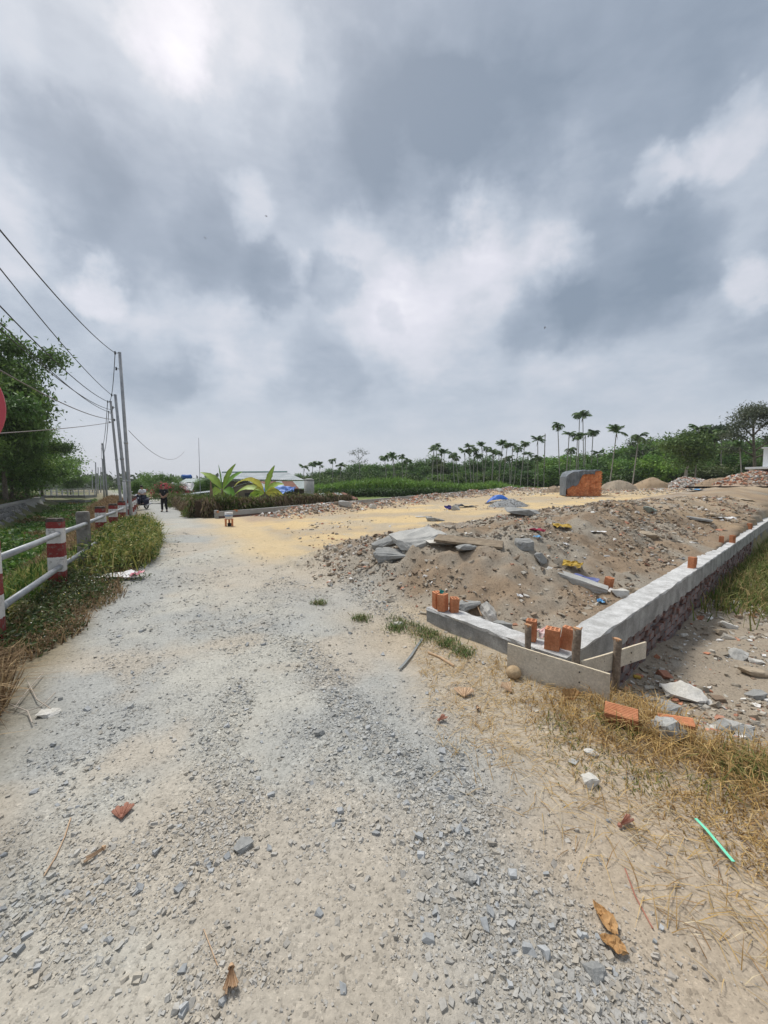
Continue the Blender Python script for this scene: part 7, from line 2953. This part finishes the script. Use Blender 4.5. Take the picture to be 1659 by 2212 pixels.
def rider(loc, rz):
    e = empty('person', loc, rz, 'person in white shirt sitting on the dark scooter, head bowed', 'person')
    V, E, Rr = [], [], []

    def add(p, r_, prev=None):
        V.append(p)
        Rr.append(r_)
        if prev is not None:
            E.append((prev, len(V) - 1))
        return len(V) - 1
    pel = add((0, .30, .93), (.13, .11))
    ch = add((0, .29, 1.13), (.125, .095), pel)
    sh = add((0, .24, 1.32), (.12, .085), ch)
    nk = add((0, .20, 1.41), .050, sh)
    add((0, .165, 1.46), .055, nk)
    for s in (-1, 1):
        a = add((s * .165, .24, 1.33), .058, sh)
        b = add((s * .225, .14, 1.09), .042, a)
        c = add((s * .09, -.09, 1.06), .030, b)
        hand(V, E, Rr, c, V[c], (-s * .45, -.7, .2), (0, .2, -.6), 1.0)
        hp = add((s * .11, .26, .90), .095, pel)
        kn = add((s * .20, -.14, .80), .062, hp)
        an = add((s * .17, -.06, .43), .042, kn)
        add((s * .18, -.20, .39), .036, an)
    skin_obj('body', V, E, Rr, M_SKIN, e)
    V, E, Rr = [], [], []
    a0 = add((0, .30, .92), (.150, .125))
    a1 = add((0, .29, 1.12), (.150, .115), a0)
    a2 = add((0, .24, 1.31), (.148, .105), a1)
    add((0, .205, 1.385), .068, a2)
    for s in (-1, 1):
        b0 = add((s * .170, .24, 1.325), .078, a2)
        add((s * .215, .165, 1.15), .066, b0)
    skin_obj('shirt', V, E, Rr, M_WHITEC, e)
    V, E, Rr = [], [], []
    a0 = add((0, .30, .92), (.140, .12))
    for s in (-1, 1):
        b0 = add((s * .11, .24, .89), .108, a0)
        b1 = add((s * .20, -.14, .80), .082, b0)
        add((s * .17, -.06, .47), .064, b1)
    skin_obj('trousers', V, E, Rr, M_DENIM, e)
    for s in (-1, 1):
        MB().ball((s * .18, -.14, .395), (.05, .13, .035), 12, 8).build('shoe', M_DARK, e, True)
    head_parts(e, (0, .13, 1.535), 32)
    return e


rider((p.x, p.y, p.z - .02), sc_rz)


# ------------------------------------------------------------------ birds
M_BIRD = mat('bird_feathers', (.05, .04, .035), (.09, .07, .06), 30.0, .8)


def bird(px, py, Y, span, rot, label):
    e = empty('bird', W(px, py, Y), 0, label, 'bird')
    e.rotation_euler = tuple(R(a) for a in rot)
    k = span / .5
    MB().tube([(-.16 * k, 0, 0), (-.09 * k, 0, 0), (0, 0, .005 * k), (.09 * k, 0, .012 * k), (.14 * k, 0, .012 * k)], [.006 * k, .022 * k, .034 * k, .022 * k, .004 * k], 8).build('body', M_BIRD, e, True)
    MB().add([(-.15 * k, -.03 * k, 0), (-.15 * k, .03 * k, 0), (-.08 * k, 0, .004 * k), (-.08 * k, 0, -.004 * k)], [(0, 1, 2), (0, 3, 1), (0, 2, 3), (1, 3, 2)]).build('tail', M_BIRD, e)
    for s in (-1, 1):
        a = [(.05, .0, .01), (-.05, 0, .01), (-.04, .13, .06), (.045, .12, .065), (-.03, .25, .03), (.0, .26, .03)]
        v = [(x * k, y * s * k, z * k) for x, y, z in a]
        v += [(x, y, z - .006 * k) for x, y, z in v]
        MB().add(v, [(0, 1, 2, 3), (3, 2, 4, 5), (9, 8, 7, 6), (11, 10, 8, 9), (0, 3, 9, 6), (3, 5, 11, 9), (1, 7, 8, 2), (2, 8, 10, 4), (4, 10, 11, 5)]).build('wing', M_BIRD, e)
    return e


bird(575, 467, 38, .42, (30, 10, 25), 'largest of the three small birds in the sky')
bird(443, 514, 60, .40, (20, 0, 160), 'tiny bird low left of the largest bird')
bird(1177, 708, 48, .42, (25, 5, 170), 'small bird in front of the right clouds')


# ------------------------------------------------------------------ thin haze in the air
hz = MB().box((0, 760, 18), (1990, 1700, 42)).build('haze', None)
hm = bpy.data.materials.new('haze')
hm.use_nodes = True
N, L = hm.node_tree.nodes, hm.node_tree.links
N.remove(N['Principled BSDF'])
pv = N.new('ShaderNodeVolumePrincipled')
pv.inputs['Color'].default_value = (.93, .95, .98, 1)
pv.inputs['Density'].default_value = .00032
pv.inputs['Anisotropy'].default_value = .2
L.new(pv.outputs[0], N['Material Output'].inputs['Volume'])
hz.data.materials.append(hm)
tag(hz, kind='stuff')
hz.display_type = 'WIRE'
